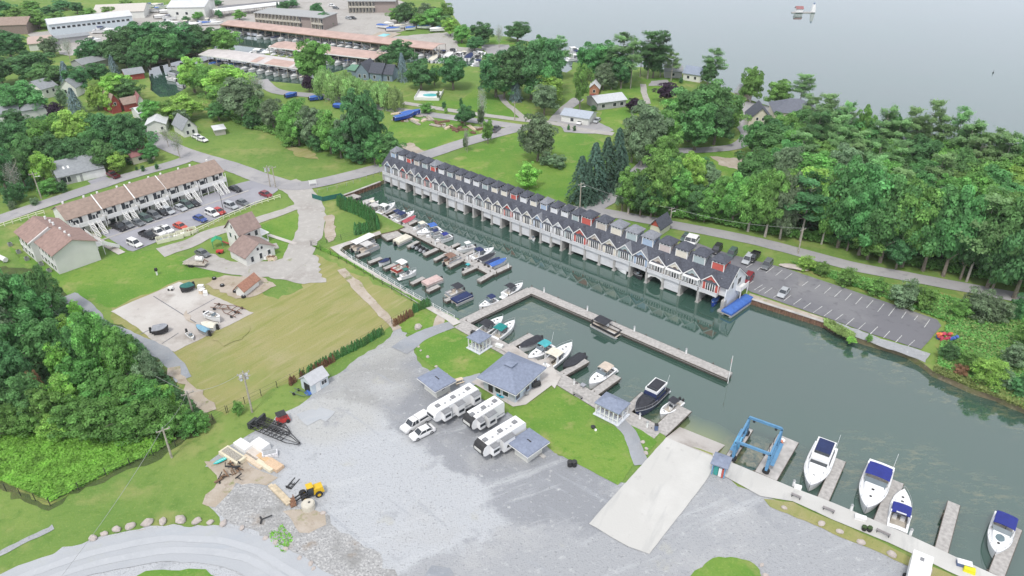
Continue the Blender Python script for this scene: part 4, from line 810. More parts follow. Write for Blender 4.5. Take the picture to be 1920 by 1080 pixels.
plank_dock('quay_dock', 'timber quay along the lawn in front of the marina office, with wide fingers', [((862,607),(925,642),3.4), ((925,642),(1045,708),3.4), ((1045,708),(1140,765),3.4), ((1140,765),(1236,812),3.6)],
    [((944,656),(997,627),1.5),((1008,688),(1062,655),1.3),((1037,711),(1100,675),1.5),((1098,748),(1158,705),1.7),((1170,775),(1210,738),1.6),((1236,810),(1284,765),2.8)], z=.05, th=.45)
for a, b, lb in [((670,480),(692,472),'first'), ((692,492),(715,483),'second'), ((721,503),(741,495),'third'), ((772,531),(795,520),'fourth'), ((802,545),(823,535),'fifth'), ((835,563),(858,553),'sixth')]:
    plank_dock('finger_dock', f'{lb} narrow finger dock from the left along the white-railed stone walkway', [(a, b, 1.2)], [])
for a, b, w, lb in [((1541,941),(1576,862),1.7,'wooden pier to the right of the motor yacht nearest the blue boat hoist'), ((1650,984),(1682,902),2.0,'wooden pier between the two blue-canvas cruisers'), ((1765,1032),(1789,943),1.7,'empty wooden pier with no boat beside it'), ((1868,1078),(1903,988),1.9,'wooden pier at the right edge beside the cruiser with an oval hatch')]:
    plank_dock('pier', lb, [(a, b, w)], [], z=0, cat='pier')
plank_dock('hoist_pier', 'narrow pier under the left legs of the blue boat hoist', [((1366,863),(1404,803),1.5)], [], z=.1, m=CONC, cat='pier')
plank_dock('hoist_pier', 'wide concrete pier under the right legs of the blue boat hoist', [((1436,892),(1478,822),3.6)], [], z=.1, m=CONC, cat='pier')
# stone walkway with railing west of the basin
sheet('stone_walkway', [(619,465),(712,434),(715,440),(645,463),(637,470),(660,487),(700,510),(740,535),(800,570),(856,599),(864,606),(850,612),(838,602),(790,574),(720,532),(650,490)], .12, M_conc, 0)
def railing(name, label, pts, h, m, step, post=.06, rails=2, r=.03, z=.12, cat='railing', tall=None):
    P = [P2(p) for p in pts]; t = thing(name, label, cat, (P[0].x, P[0].y, z)); rb = MB(); p0 = None
    for j, (a, b) in enumerate(zip(P, P[1:])):
        a = a-P[0]; b = b-P[0]; n = max(1, int((b-a).length/step))
        for i in range(0 if j == 0 else 1, n+1):
            q = a+(b-a)*i/n
            if p0 is None: p0 = obj('post', MB().box(-post, post, -post, post, 0, h), m, t); p0.location = (q.x, q.y, 0)
            else: pp = p0.copy(); COL.objects.link(pp); pp.location = (q.x, q.y, 0)
        for k in range(rails): zz = h*(k+1)/rails-.02; rb.bar(a+Vector((0,0,zz)), b+Vector((0,0,zz)), r, n=4)
    obj('rail', rb, m, t); return t
railing('railing', 'white post railing on the water side of the stone walkway', [(645,464),(638,470),(660,487),(700,510),(740,535),(800,570),(852,599)], 1.0, WHT, 2.2, .06, 2)
railing('chain_link_fence', 'dark wire fence between the dry field and the stone walkway', [(583,462),(620,478),(650,495),(700,525),(790,576)], 1.6, DARK, 3, .045, 3, .02, cat='fence')
railing('chain_link_fence', 'dark wire fence along the foot of the square lawn by the cedars', [(585,462),(640,450),(668,442)], 1.5, DARK, 3, .045, 3, .02, cat='fence')
railing('rail_fence', 'cream rail fence between the street and the near apartment block', [(-6,430),(40,415),(84,402)], 1.2, mat('cream_fence', (.66,.66,.52), .7, .05), 1.6, .09, 2, .08, cat='fence')
railing('rail_fence', 'long cream rail fence along the lower edge of the apartment car park', [(362,441),(420,412),(480,386),(526,372)], 1.1, MATS['cream_fence'], 1.6, .09, 2, .09, cat='fence')
railing('rail_fence', 'low grey post fence along the street by the timber sea wall', [(596,362),(650,349),(712,327)], 1.0, GREY, 2.4, .05, 1, .03, cat='fence')
railing('chain_link_fence', 'wire fence at the foot of the overgrown meadow', [(-40,905),(95,949),(200,893),(330,838),(400,790),(425,775)], 1.7, DARK, 3, .045, 3, .02, cat='fence')
railing('chain_link_fence', 'wire fence behind the little hedge of cedars along the dry field', [(428,774),(520,728),(620,677),(716,622),(735,608),(800,572)], 1.6, DARK, 3, .045, 2, .02, cat='fence')
# timber bulkheads
def bulkhead(label, pts, z0=-1.5, z1=.25, out=.12):
    P = [P2(p) for p in pts]; t = thing('sea_wall', label, 'sea wall', (P[0].x, P[0].y, 0)); pl = MB(); cap = MB(); sh = MB()
    for a, b in zip(P, P[1:]):
        a = a-P[0]; b = b-P[0]; d = (b-a).normalized(); l = Vector((d.y, -d.x, 0)); n = int((b-a).length/1.3)
        sh.beam(a+l*.05+Vector((0,0,z1-.02)), b+l*.05+Vector((0,0,z1-.02)), .12, z1-z0)
        for i in range(n+1): q = a+d*(i*1.3)+l*.22; pl.cyl(q.x, q.y, z0, z1-.1, .14, n=5)
        cap.beam(a+l*.0+Vector((0,0,z1+.05)), b+Vector((0,0,z1+.05)), .7, .14)
    obj('sheeting', sh, RUST, t); obj('pile', pl, WOOD, t); obj('cap', cap, CONC, t)
bulkhead('rusty timber and steel sea wall beside the street, at the far end of the basin', [(632,371),(660,361.5),(713,341.5)])
bulkhead('timber sea wall with pale cap in front of the asphalt car park', [(1410,562),(1545,605),(1572,616)])
# pedestals, posts and benches
def pedestal(p, lb, g, z=.1):
    q = P2(p); t = thing('power_pedestal', lb, 'power post', (q.x, q.y, z), 0, g)
    obj('post', MB().tap(-.16,.16,-.16,.16,0,1.15,.03,.03), WHT, t); obj('lamp_cap', MB().tap(-.2,.2,-.2,.2,1.15,1.35,.08,.08), GREY, t)
for p in [(1020,549),(1101,584),(1189,622),(1286,664)]: pedestal(p, 'white power post standing on the long breakwater dock', 'power posts on the breakwater')
for p in [(1076,722),(1135,751),(1199,786),(919,646),(1022,690),(1213,802)]: pedestal(p, 'white power post standing on the timber quay', 'power posts on the quay')
for p in [(816,457),(845,472),(876,485),(953,500)]: pedestal(p, 'white power post on the central finger dock', 'power posts on the central dock', -.3)
for p in [(1487,912),(1595,958),(1706,1004)]: pedestal(p, 'white power post at the edge of the concrete walkway', 'power posts on the walkway')
def bench(p, q, lb):
    o, a, L = frame(p, q); o.z = .16; t = thing('bench', lb, 'bench', o, a)
    m = mat('bench_grey', (.30,.28,.29), .8, .15)
    for i in range(3): obj('seat_slat', MB().box(0, L, .05+i*.17, .18+i*.17, .42, .46), m, t)
    obj('backrest', MB().box(0, L, -.02, .02, .55, .9), m, t)
    for x in (.15, L-.15): obj('leg', MB().box(x-.04, x+.04, 0, .5, 0, .42), DARK, t)
bench((1482,932),(1500,940),'grey bench on the concrete walkway nearest the blue hoist'); bench((1541,957),(1563,966),'grey bench on the walkway between the motor yachts'); bench((1641,999),(1667,1011),'grey bench on the walkway below the blue-covered cruiser')
bench((1074,742),(1090,751),'white bench at the lawn edge behind the dinghy')
# dock steps/boxes
def dockbox(p, rot, s, lb, m, lidm, g=None, cat='dock box'):
    q = P2(p); t = thing('dock_box', lb, cat, (q.x, q.y, .15), rot, g)
    obj('chest', MB().box(-s[0]/2, s[0]/2, -s[1]/2, s[1]/2, 0, s[2]), m, t); obj('lid', MB().tap(-s[0]/2-.04, s[0]/2+.04, -s[1]/2-.04, s[1]/2+.04, s[2], s[2]+.12, .06, .06), lidm, t)
dockbox((1612,975), -.4, (1.6,.7,.6), 'long white dock box below the large blue-canvas cruiser', WHT, WHT)
dockbox((1495,917), -.4, (1.1,.6,.5), 'white dock box on the walkway by the motor yacht nearest the hoist', WHT, WHT)
dockbox((1806,1062), -.4, (1.9,.9,.7), 'white dock box with dark panel near the end of the walkway', MATS['navy_shutter'], WHT)
dockbox((936,652), -.5, (1.6,.7,.6), 'white dock box on the quay by the square pavilion', WHT, WHT)
dockbox((888,628), -.5, (1.1,.8,.7), 'black dock box on the quay behind the teal-canvas cruiser', DARK, DARK)
q = P2((1816,1072)); t = thing('canoe_cover', 'bright yellow tub on the grass at the bottom right walkway', 'tub', (q.x, q.y, .1), -.5); obj('tub', MB().tap(-.8,.8,-.5,.5,0,.55,.1,.1), mat('bright_yellow', (.65,.6,.02), .5, .05), t); obj('rim', MB().box(-.72,.72,-.42,.42,.55,.62), MATS['bright_yellow'], t)
for p in [(1619,995),(1629,997)]:
    q = P2(p); t = thing('planter', 'dark round planter pair on the walkway beside the middle pier', 'planter', (q.x, q.y, .14), 0, 'dark planters'); obj('pot', MB().cyl(0,0,0,.55,.32,.42), DARK, t); obj('plant', MB().ball((0,0,.75), .4,.4,.3, jit=.3), mat('planter_leaf', (.06,.10,.04), .9, .3), t)
# lamp-less flag pole at the end of the breakwater
q = P2((1366,711)); t = thing('flagpole', 'tall pale pole with small red-tipped flag at the end of the breakwater dock', 'flagpole', (q.x, q.y, -1)); obj('pole', MB().cyl(0,0,0,6.6,.09,.05), WHT, t); obj('flag', MB().box(0,.06,-.03,.45,4.6,5.6), mat('faded_red_cloth', (.45,.2,.18), .8, .2), t)
# ------------------------------------------------------------------ boats
GEL = mat('white_gelcoat', (.74,.745,.75), .3, .03, .5); TANV = mat('cockpit_tan', (.47,.43,.37), .7, .15, 2)
CANV = {'navy': mat('navy_canvas', (.018,.03,.095), .8, .15), 'blue': mat('blue_canvas', (.05,.13,.40), .8, .15), 'royal': mat('royal_blue_canvas', (.02,.03,.20), .8, .12), 'black': mat('black_canvas', (.03,.032,.04), .8, .2), 'teal': mat('teal_canvas', (.01,.20,.19), .8, .15),
        'aqua': mat('aqua_canvas', (.06,.34,.37), .8, .15), 'tan': mat('tan_canvas', (.50,.43,.36), .8, .12), 'cream': mat('cream_canvas', (.60,.57,.48), .8, .1), 'grey': mat('grey_canvas', (.27,.28,.31), .8, .15), 'red': mat('red_canvas', (.35,.07,.09), .8, .15),
        'white': mat('white_canvas', (.68,.68,.67), .8, .06), 'green': mat('green_canvas', (.03,.14,.12), .8, .15), 'pink': mat('pinkish_canvas', (.50,.38,.36), .8, .1), 'brown': mat('brown_upholstery', (.20,.12,.09), .8, .3, 3), 'lightgrey': mat('light_grey_canvas', (.48,.47,.46), .8, .08), 'skyblue': mat('sky_blue_canvas', (.18,.34,.45), .8, .1)}
HULLC = {'white': GEL, 'black': mat('black_hull', (.03,.03,.035), .3, .1), 'navy': mat('navy_hull', (.03,.04,.09), .3, .1), 'grey': mat('grey_hull', (.30,.31,.33), .35, .1), 'red': mat('red_hull', (.35,.05,.04), .35, .1), 'blue': mat('bright_blue_hull', (.02,.07,.42), .35, .1)}
def hb(t, B):                                  # half breadth along the hull, t from stern 0 to bow 1
    return B/2*(.92+.08*min(1, t/.3)) if t < .5 else B/2*(1-((t-.5)/.5)**2.1)**.9
def boat(label, bow, stern, kind='cruiser', top='navy', hull='white', beam=None, z=-1.15, group=None, hatch=2, name=None, zref=-.3, ant=False, L=None):
    a = G(*stern, zref); b = G(*bow, zref); d = b-a; L = L or d.length; ang = math.atan2(d.y, d.x); L = max(L, 3)
    B = beam or (L*.345 if L > 7 else L*.37); fb = .8+.055*L
    t = thing(name or {'pontoon':'pontoon_boat','pwc':'jet_ski','skiff':'dinghy'}.get(kind, 'motorboat' if L < 8 else 'cabin_cruiser'), label, {'pwc':'jet ski','skiff':'dinghy'}.get(kind, 'boat'), (a.x, a.y, z), ang, group)
    hm = HULLC[hull]; tm = CANV[top]
    if kind in ('pontoon', 'pontoon_bimini', 'pontoon_cover', 'pontoon_long'):
        B = beam or 2.5
        for s in (-1, 1): obj('float_tube', MB().bar((0,s*B*.36,.15),(L*.93,s*B*.36,.15),.33,n=8).bar((L*.93,s*B*.36,.15),(L,s*B*.36,.35),.33,.05,n=8), GREY, t)
        obj('deck', MB().box(0, L*.97, -B/2, B/2, .5, .6), TANV, t)
        fe = MB().box(.4, L*.93, -B/2+.02, -B/2+.08, .6, 1.25).box(.4, L*.93, B/2-.08, B/2-.02, .6, 1.25).box(L*.9, L*.93, -B/2+.08, B/2-.08, .6, 1.25); obj('fence_panel', fe, hm, t)
        if kind == 'pontoon_cover':
            obj('cover', MB().add([(.2,-B/2,1.2),(L*.96,-B/2,1.2),(L*.96,B/2,1.2),(.2,B/2,1.2),(.6,-B*.32,1.6),(L*.86,-B*.32,1.55),(L*.86,B*.32,1.55),(.6,B*.32,1.6),(L*.45,0,1.95)], [(0,1,5,4),(1,2,6,5),(2,3,7,6),(3,0,4,7),(4,5,8),(5,6,8),(6,7,8),(7,4,8),(3,2,1,0)]), tm, t)
            obj('cover_skirt', MB().box(.15, L*.97, -B/2-.03, B/2+.03, .75, 1.2), tm, t)
        else:
            obj('seat', MB().box(.6, 2.2, -B/2+.1, -B/2+.7, .6, 1.05).box(.6, 2.2, B/2-.7, B/2-.1, .6, 1.05), CANV['tan'] if top != 'brown' else tm, t); obj('seat', MB().box(L*.6, L*.88, -B/2+.1, -B/2+.7, .6, 1.05).box(L*.6, L*.88, B/2-.7, B/2-.1, .6, 1.05), CANV['lightgrey'], t)
            obj('console', MB().tap(L*.42, L*.5, B*.1, B*.35, .6, 1.5, .05, .05), GEL, t)
            x0, x1 = (.05, .95) if kind == 'pontoon_long' else (.12, .58)
            ct = MB(); n = 5
            pr = [(B*.5*math.cos(math.pi*i/n), 2.35+.22*math.sin(math.pi*i/n)) for i in range(n+1)]
            ct.extx([(y, zz) for y, zz in pr]+[(y*.98, zz-.06) for y, zz in pr[::-1]], L*x0, L*x1); obj('canopy', ct, tm, t)
            ps = MB()
            for x in (x0+.03, x1-.03):
                for s in (-1, 1): ps.bar((L*x,s*B*.47,.6),(L*x,s*B*.47,2.38),.03,n=4)
            obj('canopy_pole', ps, GREY, t)
        obj('outboard_motor', MB().tap(-.55,-.05,-.2,.2,.1,1.15,.05,.04), DARK, t); return t
    if kind == 'pwc':
        obj('hull', MB().add([(0,-.5,.3),(0,.5,.3),(2.1,.42,.35),(2.9,0,.5),(2.1,-.42,.35),(0,-.4,0),(0,.4,0),(2.2,0,.05)], [(0,5,6,1),(1,6,7,2),(2,7,3),(3,7,4),(4,7,5,0),(0,1,2,3,4)]), tm, t)
        obj('seat', MB().tap(.3,1.7,-.22,.22,.33,.85,.1,.06), DARK, t); obj('cowl', MB().tap(1.5,2.5,-.3,.3,.36,.95,.3,.14), HULLC[hull], t); return t
    if kind == 'skiff': fb = .5
    # hull shell
    N = 12; v = []; f = []
    for i in range(N+1):
        q = i/N; w = hb(q, B) if q < 1 else .03; x = L*q*(1 if q < .999 else 1); zz = fb*(1+.38*q*q)
        v += [(x,-w,zz),(x-(.04*L*q*q),-w*.80,.12),(x-(.10*L*q**3),0,-.35),(x-(.04*L*q*q),w*.80,.12),(x,w,zz)]
    for i in range(N):
        for k in range(4): f.append((i*5+k+1, i*5+k, (i+1)*5+k, (i+1)*5+k+1)[::-1])
    f.append((0,1,2,3,4)); hu = obj('hull', MB().add(v, f), hm, t, smooth=False)
    # rub rail and deck with open cockpit
    c0, c1 = (.06, .52) if kind in ('cruiser','flybridge','express') else (.07, .80)
    if kind == 'console': c0, c1 = .05, .72
    dk = MB(); cf = MB(); rail = MB()
    for i in range(N):
        q0, q1 = i/N, (i+1)/N; w0, w1 = hb(q0, B), hb(q1, B) if q1 < 1 else .03; z0, z1 = fb*(1+.38*q0*q0), fb*(1+.38*q1*q1)
        x0, x1 = L*q0, L*q1; ins = .80 if kind != 'runabout' else .84
        if q0 >= c1-.02 or q1 <= c0+.03: dk.add([(x0,-w0,z0),(x1,-w1,z1),(x1,0,z1+.08),(x0,0,z0+.08),(x1,w1,z1),(x0,w0,z0)], [(0,1,2,3),(3,2,4,5)])
        else:
            dk.add([(x0,-w0,z0),(x1,-w1,z1),(x1,-w1*ins,z1),(x0,-w0*ins,z0),(x0,w0*ins,z0),(x1,w1*ins,z1),(x1,w1,z1),(x0,w0,z0),(x1,-w1*ins,.35),(x0,-w0*ins,.35),(x0,w0*ins,.35),(x1,w1*ins,.35)], [(0,1,2,3),(4,5,6,7),(3,2,8,9),(10,11,5,4)])
            cf.add([(x0,-w0*ins,.36),(x1,-w1*ins,.36),(x1,w1*ins,.36),(x0,w0*ins,.36)], [(0,1,2,3)])
        for s in (-1, 1): rail.bar((x0,s*w0,z0-.08),(x1,s*w1,z1-.08),.055,n=4)
    obj('deck', dk, GEL if hull in ('white','blue') else hm, t); obj('cockpit_floor', cf, TANV, t); obj('rub_rail', rail, GREY if kind != 'covered' else DARK, hu)
    if kind in ('cruiser','flybridge','express'):
        h2 = .55 if kind != 'flybridge' else .75; xa, xb = L*.47, L*.86
        def sec(x, wf, hh):
            q = x/L; w = hb(q, B)*wf; zz = fb*(1+.38*q*q)
            return [(x,-w,zz-.02),(x,-w*.82,zz+hh),(x,w*.82,zz+hh),(x,w,zz-.02)]
        cv = []; cf2 = []
        ss = [sec(xa,.80,h2),sec(L*.56,.80,h2),sec(L*.68,.74,h2*.62),sec(L*.78,.62,h2*.3),sec(xb,.35,.06)]
        for s_ in ss: cv += s_
        for i in range(len(ss)-1):
            for k in range(3): cf2.append((i*4+k, i*4+k+1, i*4+k+5, i*4+k+4)[::-1])
        cf2.append((0,1,2,3)); obj('cabin', MB().add(cv, cf2), GEL, t)
        if kind == 'flybridge':
            wz = MB().tap(L*.50, L*.585, -B*.34, B*.34, fb+.5, fb+.95, .12, .05); obj('windscreen', wz, GLS, t)
            obj('cabin_house', MB().tap(L*.14, L*.52, -B*.40, B*.40, fb*.9, fb+1.55, .25, .15), GEL, t)
            obj('side_window', MB().tap(L*.17, L*.50, -B*.408, B*.408, fb+.75, fb+1.2, .1, .06), GLS, t)
            obj('flybridge', MB().tap(L*.10, L*.48, -B*.36, B*.36, fb+1.56, fb+2.1, .0, -.04), GEL, t)
            obj('flybridge_cover', MB().tap(L*.12, L*.44, -B*.31, B*.31, fb+2.11, fb+2.4, .3, .15), tm, t)
            obj('windscreen', MB().tap(L*.44, L*.47, -B*.30, B*.30, fb+2.1, fb+2.45, .05, .05), GLS, t)
            obj('deck_window', MB().tap(L*.62, L*.68, -B*.30, B*.30, fb+.55, fb+.72, .1, .05), GLS, t)
        else:
            wz = MB().add([(L*.56,-B*.36,fb+.58),(L*.56,B*.36,fb+.58),(L*.48,B*.40,fb+1.15),(L*.48,-B*.40,fb+1.15),(L*.36,-B*.43,fb+1.05),(L*.36,B*.43,fb+1.05),(L*.36,-B*.43,fb+.2),(L*.36,B*.43,fb+.2)], [(0,1,2,3),(0,3,4,6),(1,7,5,2)])
            obj('windscreen', wz, mat('tinted_windscreen', (.12,.15,.17), .1, .1, 1, spec=.6), t)
            obj('dashboard', MB().box(L*.44, L*.47, -B*.36, B*.36, .36, fb+.45), GREY, t)
        obj('seat', MB().box(L*.08, L*.14, -B*.36, B*.36, .36, .85), CANV['lightgrey'], t); obj('seat', MB().box(L*.34, L*.40, -B*.3, -B*.08, .36, 1.0).box(L*.34, L*.40, B*.08, B*.3, .36, 1.0), GEL, t)
        if kind != 'flybridge' and top != 'white' or kind == 'express':
            tb = MB(); x0, x1 = L*(.16 if kind == 'cruiser' else .2), L*.46; zt = fb+1.45
            prf = [(B*.44*math.cos(math.pi*i/6), zt+.22*math.sin(math.pi*i/6)) for i in range(7)]
            tb.extx([(y, q) for y, q in prf]+[(y*.985, q-.07) for y, q in prf[::-1]], x0, x1); obj('canvas_top', tb, tm, t)
            pl = MB()
            for x in (x0+.1, x1-.1):
                for s in (-1, 1): pl.bar((x,s*B*.42,fb),(x,s*B*.42,zt),.035,n=4)
            obj('top_frame', pl, GREY, t)
            if kind == 'express': obj('radar_arch', MB().tap(L*.20,L*.26,-B*.47,-B*.42,fb,fb+1.6,.1,0).tap(L*.20,L*.26,B*.42,B*.47,fb,fb+1.6,.1,0), GEL, t)
        for i in range(hatch):
            x = L*(.64+.13*i); zz = fb*(1+.38*(x/L)**2)+(.40 if i == 0 else .22); obj('hatch', MB().cyl(x, 0, zz-.1, zz+.03, .26-.05*i, n=8), DARK, t)
        rl = MB(); pts = []
        for i in range(6, N+1): q = i/N; w = (hb(q, B) if q < 1 else .05)*.95; pts.append((L*q, w, fb*(1+.38*q*q)+.6))
        for s in (-1, 1):
            for p, q in zip(pts, pts[1:]): rl.bar((p[0],s*p[1],p[2]),(q[0],s*q[1],q[2]),.022,n=4)
            for p in pts[::2]: rl.bar((p[0],s*p[1],p[2]-.6),(p[0],s*p[1],p[2]),.02,n=4)
        obj('bow_rail', rl, GREY, t)
        obj('swim_platform', MB().box(-.75, 0, -B*.4, B*.4, .22, .34), GEL, t)
        if ant: obj('antenna', MB().bar((L*.2,B*.4,fb+1),(L*.1,B*.42,fb+4),.025,n=4), GEL, t)
    elif kind == 'covered':
        cv = []; fc = []; M = 8
        for i in range(M+1):
            q = .02+.93*i/M; w = hb(q, B)*1.01; zz = fb*(1+.38*q*q)+.03; hmid = .55*math.sin(math.pi*min(1, q*1.15+.12))+.1
            cv += [(L*q,-w,zz-.12),(L*q,-w*.95,zz+.05),(L*q,0,zz+hmid),(L*q,w*.95,zz+.05),(L*q,w,zz-.12)]
        for i in range(M):
            for k in range(4): fc.append((i*5+k, i*5+k+1, i*5+k+6, i*5+k+5)[::-1])
        fc += [(0,1,2,3,4), tuple(M*5+k for k in (4,3,2,1,0))]; obj('cover', MB().add(cv, fc), tm, t)
        obj('outboard_motor', MB().tap(-.6,-.05,-.22,.22,.0,1.3,.06,.05), DARK, t)
    elif kind == 'console':
        obj('console', MB().tap(L*.36, L*.48, -.4, .4, .36, 1.5, .12, .06), GEL, t); obj('windscreen', MB().tap(L*.46, L*.49, -.38, .38, 1.3, 1.75, .02, .05), GLS, t)
        obj('t_top', MB().box(L*.22, L*.50, -B*.36, B*.36, 2.4, 2.48), tm, t); pl = MB()
        for x in (L*.26, L*.46):
            for s in (-1, 1): pl.bar((x,s*B*.3,.36),(x,s*B*.33,2.4),.035,n=4)
        obj('top_frame', pl, GREY, t); obj('seat', MB().box(L*.22, L*.30, -.5, .5, .36, 1.0), CANV['lightgrey'], t)
        for s in ((-.35, .35) if L > 6 else (0,)): obj('outboard_motor', MB().tap(-.6,-.05,s-.2,s+.2,.0,1.4,.06,.04), DARK if hull == 'white' else GEL, t)
        obj('hatch', MB().cyl(L*.82, 0, fb+.2, fb*1.32, .22, n=8), DARK, t)
    else:
        obj('windscreen', MB().add([(L*.62,-B*.30,fb+.1),(L*.66,0,fb+.14),(L*.62,B*.30,fb+.1),(L*.54,B*.40,fb+.55),(L*.57,0,fb+.6),(L*.54,-B*.40,fb+.55)], [(0,1,4,5),(1,2,3,4)]), mat('tinted_windscreen', (.12,.15,.17), .1, .1, 1, spec=.6), t)
        obj('seat', MB().box(L*.10, L*.20, -B*.34, B*.34, .36, .8), CANV['lightgrey'], t); obj('seat', MB().box(L*.40, L*.47, -B*.32, -B*.06, .36, .95).box(L*.40, L*.47, B*.06, B*.32, .36, .95), CANV['lightgrey'], t)
        if top != 'white':
            x0, x1 = L*.26, L*.58; zt = fb+1.15; tb = MB(); prf = [(B*.44*math.cos(math.pi*i/5), zt+.2*math.sin(math.pi*i/5)) for i in range(6)]
            tb.extx([(y, q) for y, q in prf]+[(y*.985, q-.06) for y, q in prf[::-1]], x0, x1); obj('bimini_top', tb, tm, t); pl = MB()
            for s in (-1, 1): pl.bar((L*.42,s*B*.43,fb),(x0+.1,s*B*.42,zt),.03,n=4).bar((L*.42,s*B*.43,fb),(x1-.1,s*B*.42,zt),.03,n=4)
            obj('top_frame', pl, GREY, t)
        obj('outboard_motor', MB().tap(-.6,-.05,-.22,.22,.0,1.25,.06,.05), DARK, t)
    return t
BOATS = [
 ('small boat under a dark cover at the top of the cedar-hedge dock',(672,371),(661,378),'pwc','black','black'),
 ('boat with long pale grey cover, second from the top of the cedar-hedge dock',(702,375),(680,386),'covered','lightgrey','white'),
 ('open runabout with cream top, third along the cedar-hedge dock',(710,381),(689,391),'runabout','cream','white'),
 ('grey pontoon boat beside the cedar-hedge dock, below the cream-topped runabout',(716,388),(694,398),'pontoon','lightgrey','grey'),
 ('white cabin cruiser with open cockpit at the middle of the cedar-hedge dock',(741,385),(709,403),'express','white','white'),
 ('small runabout with navy cover and pale bow by the cedar-hedge dock',(760,399),(732,409),'runabout','navy','white'),
 ('white cruiser with navy canvas at the lower end of the cedar-hedge dock',(777,401),(741,417),'cruiser','navy','white'),
 ('low boat under a red cover on the last finger of the cedar-hedge dock',(780,409),(755,420),'covered','red','white'),
 ('white boat with a raised white top, first on the upper side of the central dock',(774,433),(803,423),'runabout','cream','white'),
 ('white cruiser with a blue cockpit cover, second on the upper side of the central dock',(781,442),(824,430),'cruiser','blue','white'),
 ('white runabout with small navy top, third on the upper side of the central dock',(799,447),(828,438),'runabout','navy','white'),
 ('white runabout with blue bimini folded back, fourth on the upper side of the central dock',(817,455),(846,444),'runabout','royal','white'),
 ('white open boat with round white hardtop near the middle of the central dock',(856,472),(889,463),'console','white','white'),
 ('large white cruiser with navy bimini and long pointed bow at the central dock',(926,470),(884,486),'express','navy','white'),
 ('white-bowed runabout with black cockpit cover beside the large cruiser',(929,479),(899,491),'covered','black','white'),
 ('slim boat with grey-blue cover next to the bright blue one',(938,487),(911,498),'covered','navy','grey'),
 ('boat under a bright blue cover at the end of the central dock',(950,489),(918,501),'covered','blue','white'),
 ('pontoon boat under a big cream cover, first on the lower side of the central dock',(768,444),(742,456),'pontoon_cover','cream','white'),
 ('open pontoon boat with brown seats on the lower side of the central dock',(862,482),(834,494),'pontoon','brown','grey'),
 ('tiny teal rowing skiff under the central dock',(884,499),(870,506),'skiff','aqua','white'),
 ('long pontoon boat with full white canopy in the upper corner of the inner basin',(700,449),(661,468),'pontoon_long','white','grey'),
 ('grey open pontoon boat tied alongside the white-canopied one',(708,459),(676,473),'pontoon','lightgrey','grey'),
 ('white runabout with dark cover between the second and third fingers',(710,497),(729,488),'covered','navy','white'),
 ('pink-striped pontoon boat with white canopy by the third finger',(737,510),(762,498),'pontoon_bimini','white','red'),
 ('white cruiser with green canvas beside the stone walkway',(781,511),(751,520),'cruiser','green','white'),
 ('pontoon boat under a pinkish-tan cover and navy bimini by the stone walkway',(795,535),(826,522),'pontoon_cover','pink','white'),
 ('grey pontoon boat with black bimini by the fifth finger',(838,556),(868,543),'pontoon_bimini','black','grey'),
 ('pontoon boat with flat navy cover and yellow-tipped deck at the walkway end',(850,567),(882,553),'pontoon_cover','navy','white'),
 ('small white cruiser with navy bimini inside the corner of the breakwater dock',(898,580),(931,564),'cruiser','navy','white'),
 ('white cruiser with black cockpit cover at the corner of the breakwater dock',(980,536),(945,555),'cruiser','black','white'),
 ('white flybridge cruiser with black roof hatch, first along the timber quay',(943,600),(897,630),'cruiser','black','white'),
 ('white cruiser with bright teal canvas, second along the timber quay',(965,607),(925,638),'cruiser','teal','white'),
 ('dark-decked runabout with white rim, on the first quay finger',(973,658),(1014,635),'covered','black','white'),
 ('white cruiser with pale aqua bimini beside the second quay finger',(990,678),(1034,650),'cruiser','aqua','white'),
 ('large sleek white express yacht, fifth along the timber quay',(1072,650),(1022,691),'express','cream','white'),
 ('low boat fully under a black cover beside the third quay finger',(1055,695),(1094,668),'covered','black','black'),
 ('white cruiser with beige canvas top, in the wide slip by the fourth quay finger',(1104,727),(1148,692),'cruiser','tan','white'),
 ('tiny white dinghy with grey cover lying on the quay',(1103,735),(1084,724),'skiff','grey','white'),
 ('big motor yacht under navy and black covers in the slip by the long pavilion',(1191,778),(1243,727),'flybridge','black','navy'),
 ('white centre-console boat with black top beside the widest quay finger',(1237,783),(1275,754),'console','black','white'),
 ('white flybridge motor yacht with navy cockpit cover nearest the blue hoist',(1516,918),(1549,838),'flybridge','navy','white'),
 ('largest white motor yacht with wide bright navy canvas, second from the blue hoist',(1621,963),(1652,875),'express','royal','white'),
 ('white cruiser with blue canvas, bow pointing out, beside the second walkway pier',(1692,926),(1680,998),'express','royal','white'),
 ('white cruiser with big oval deck hatch and blue bimini at the right frame edge',(1862,1046),(1884,972),'cruiser','royal','white'),
 ('bright blue and white pontoon boat moored at the end wall of the boathouse row',(1360,590),(1406,558),'pontoon_cover','blue','blue'),
 ('black pontoon boat with black bimini moored to the breakwater dock',(1163,629),(1113,604),'pontoon_bimini','black','black'),
 ('white bowrider poking out of a boathouse bay',(1175,511),(1158,498),'runabout','white','white'),
 ('black and white boat in the open bay beside the bowrider',(1203,522),(1188,508),'runabout','black','black'),
 ('bright blue covered boat inside the last bay of the boathouse row',(1335,572),(1345,558),'covered','blue','blue'),
 ('small white boat in a dark open bay halfway along the boathouse row',(1002,449),(996,440),'skiff','white','white'),
]
_lw = {'white cruiser with big oval':3.4}
for lb, bow, st, k, top, hull in BOATS:
    b = boat(lb, bow, st, k, top, hull, zref=-.5 if k != 'flybridge' else -.2, ant='yacht' in lb or 'aqua' in lb)
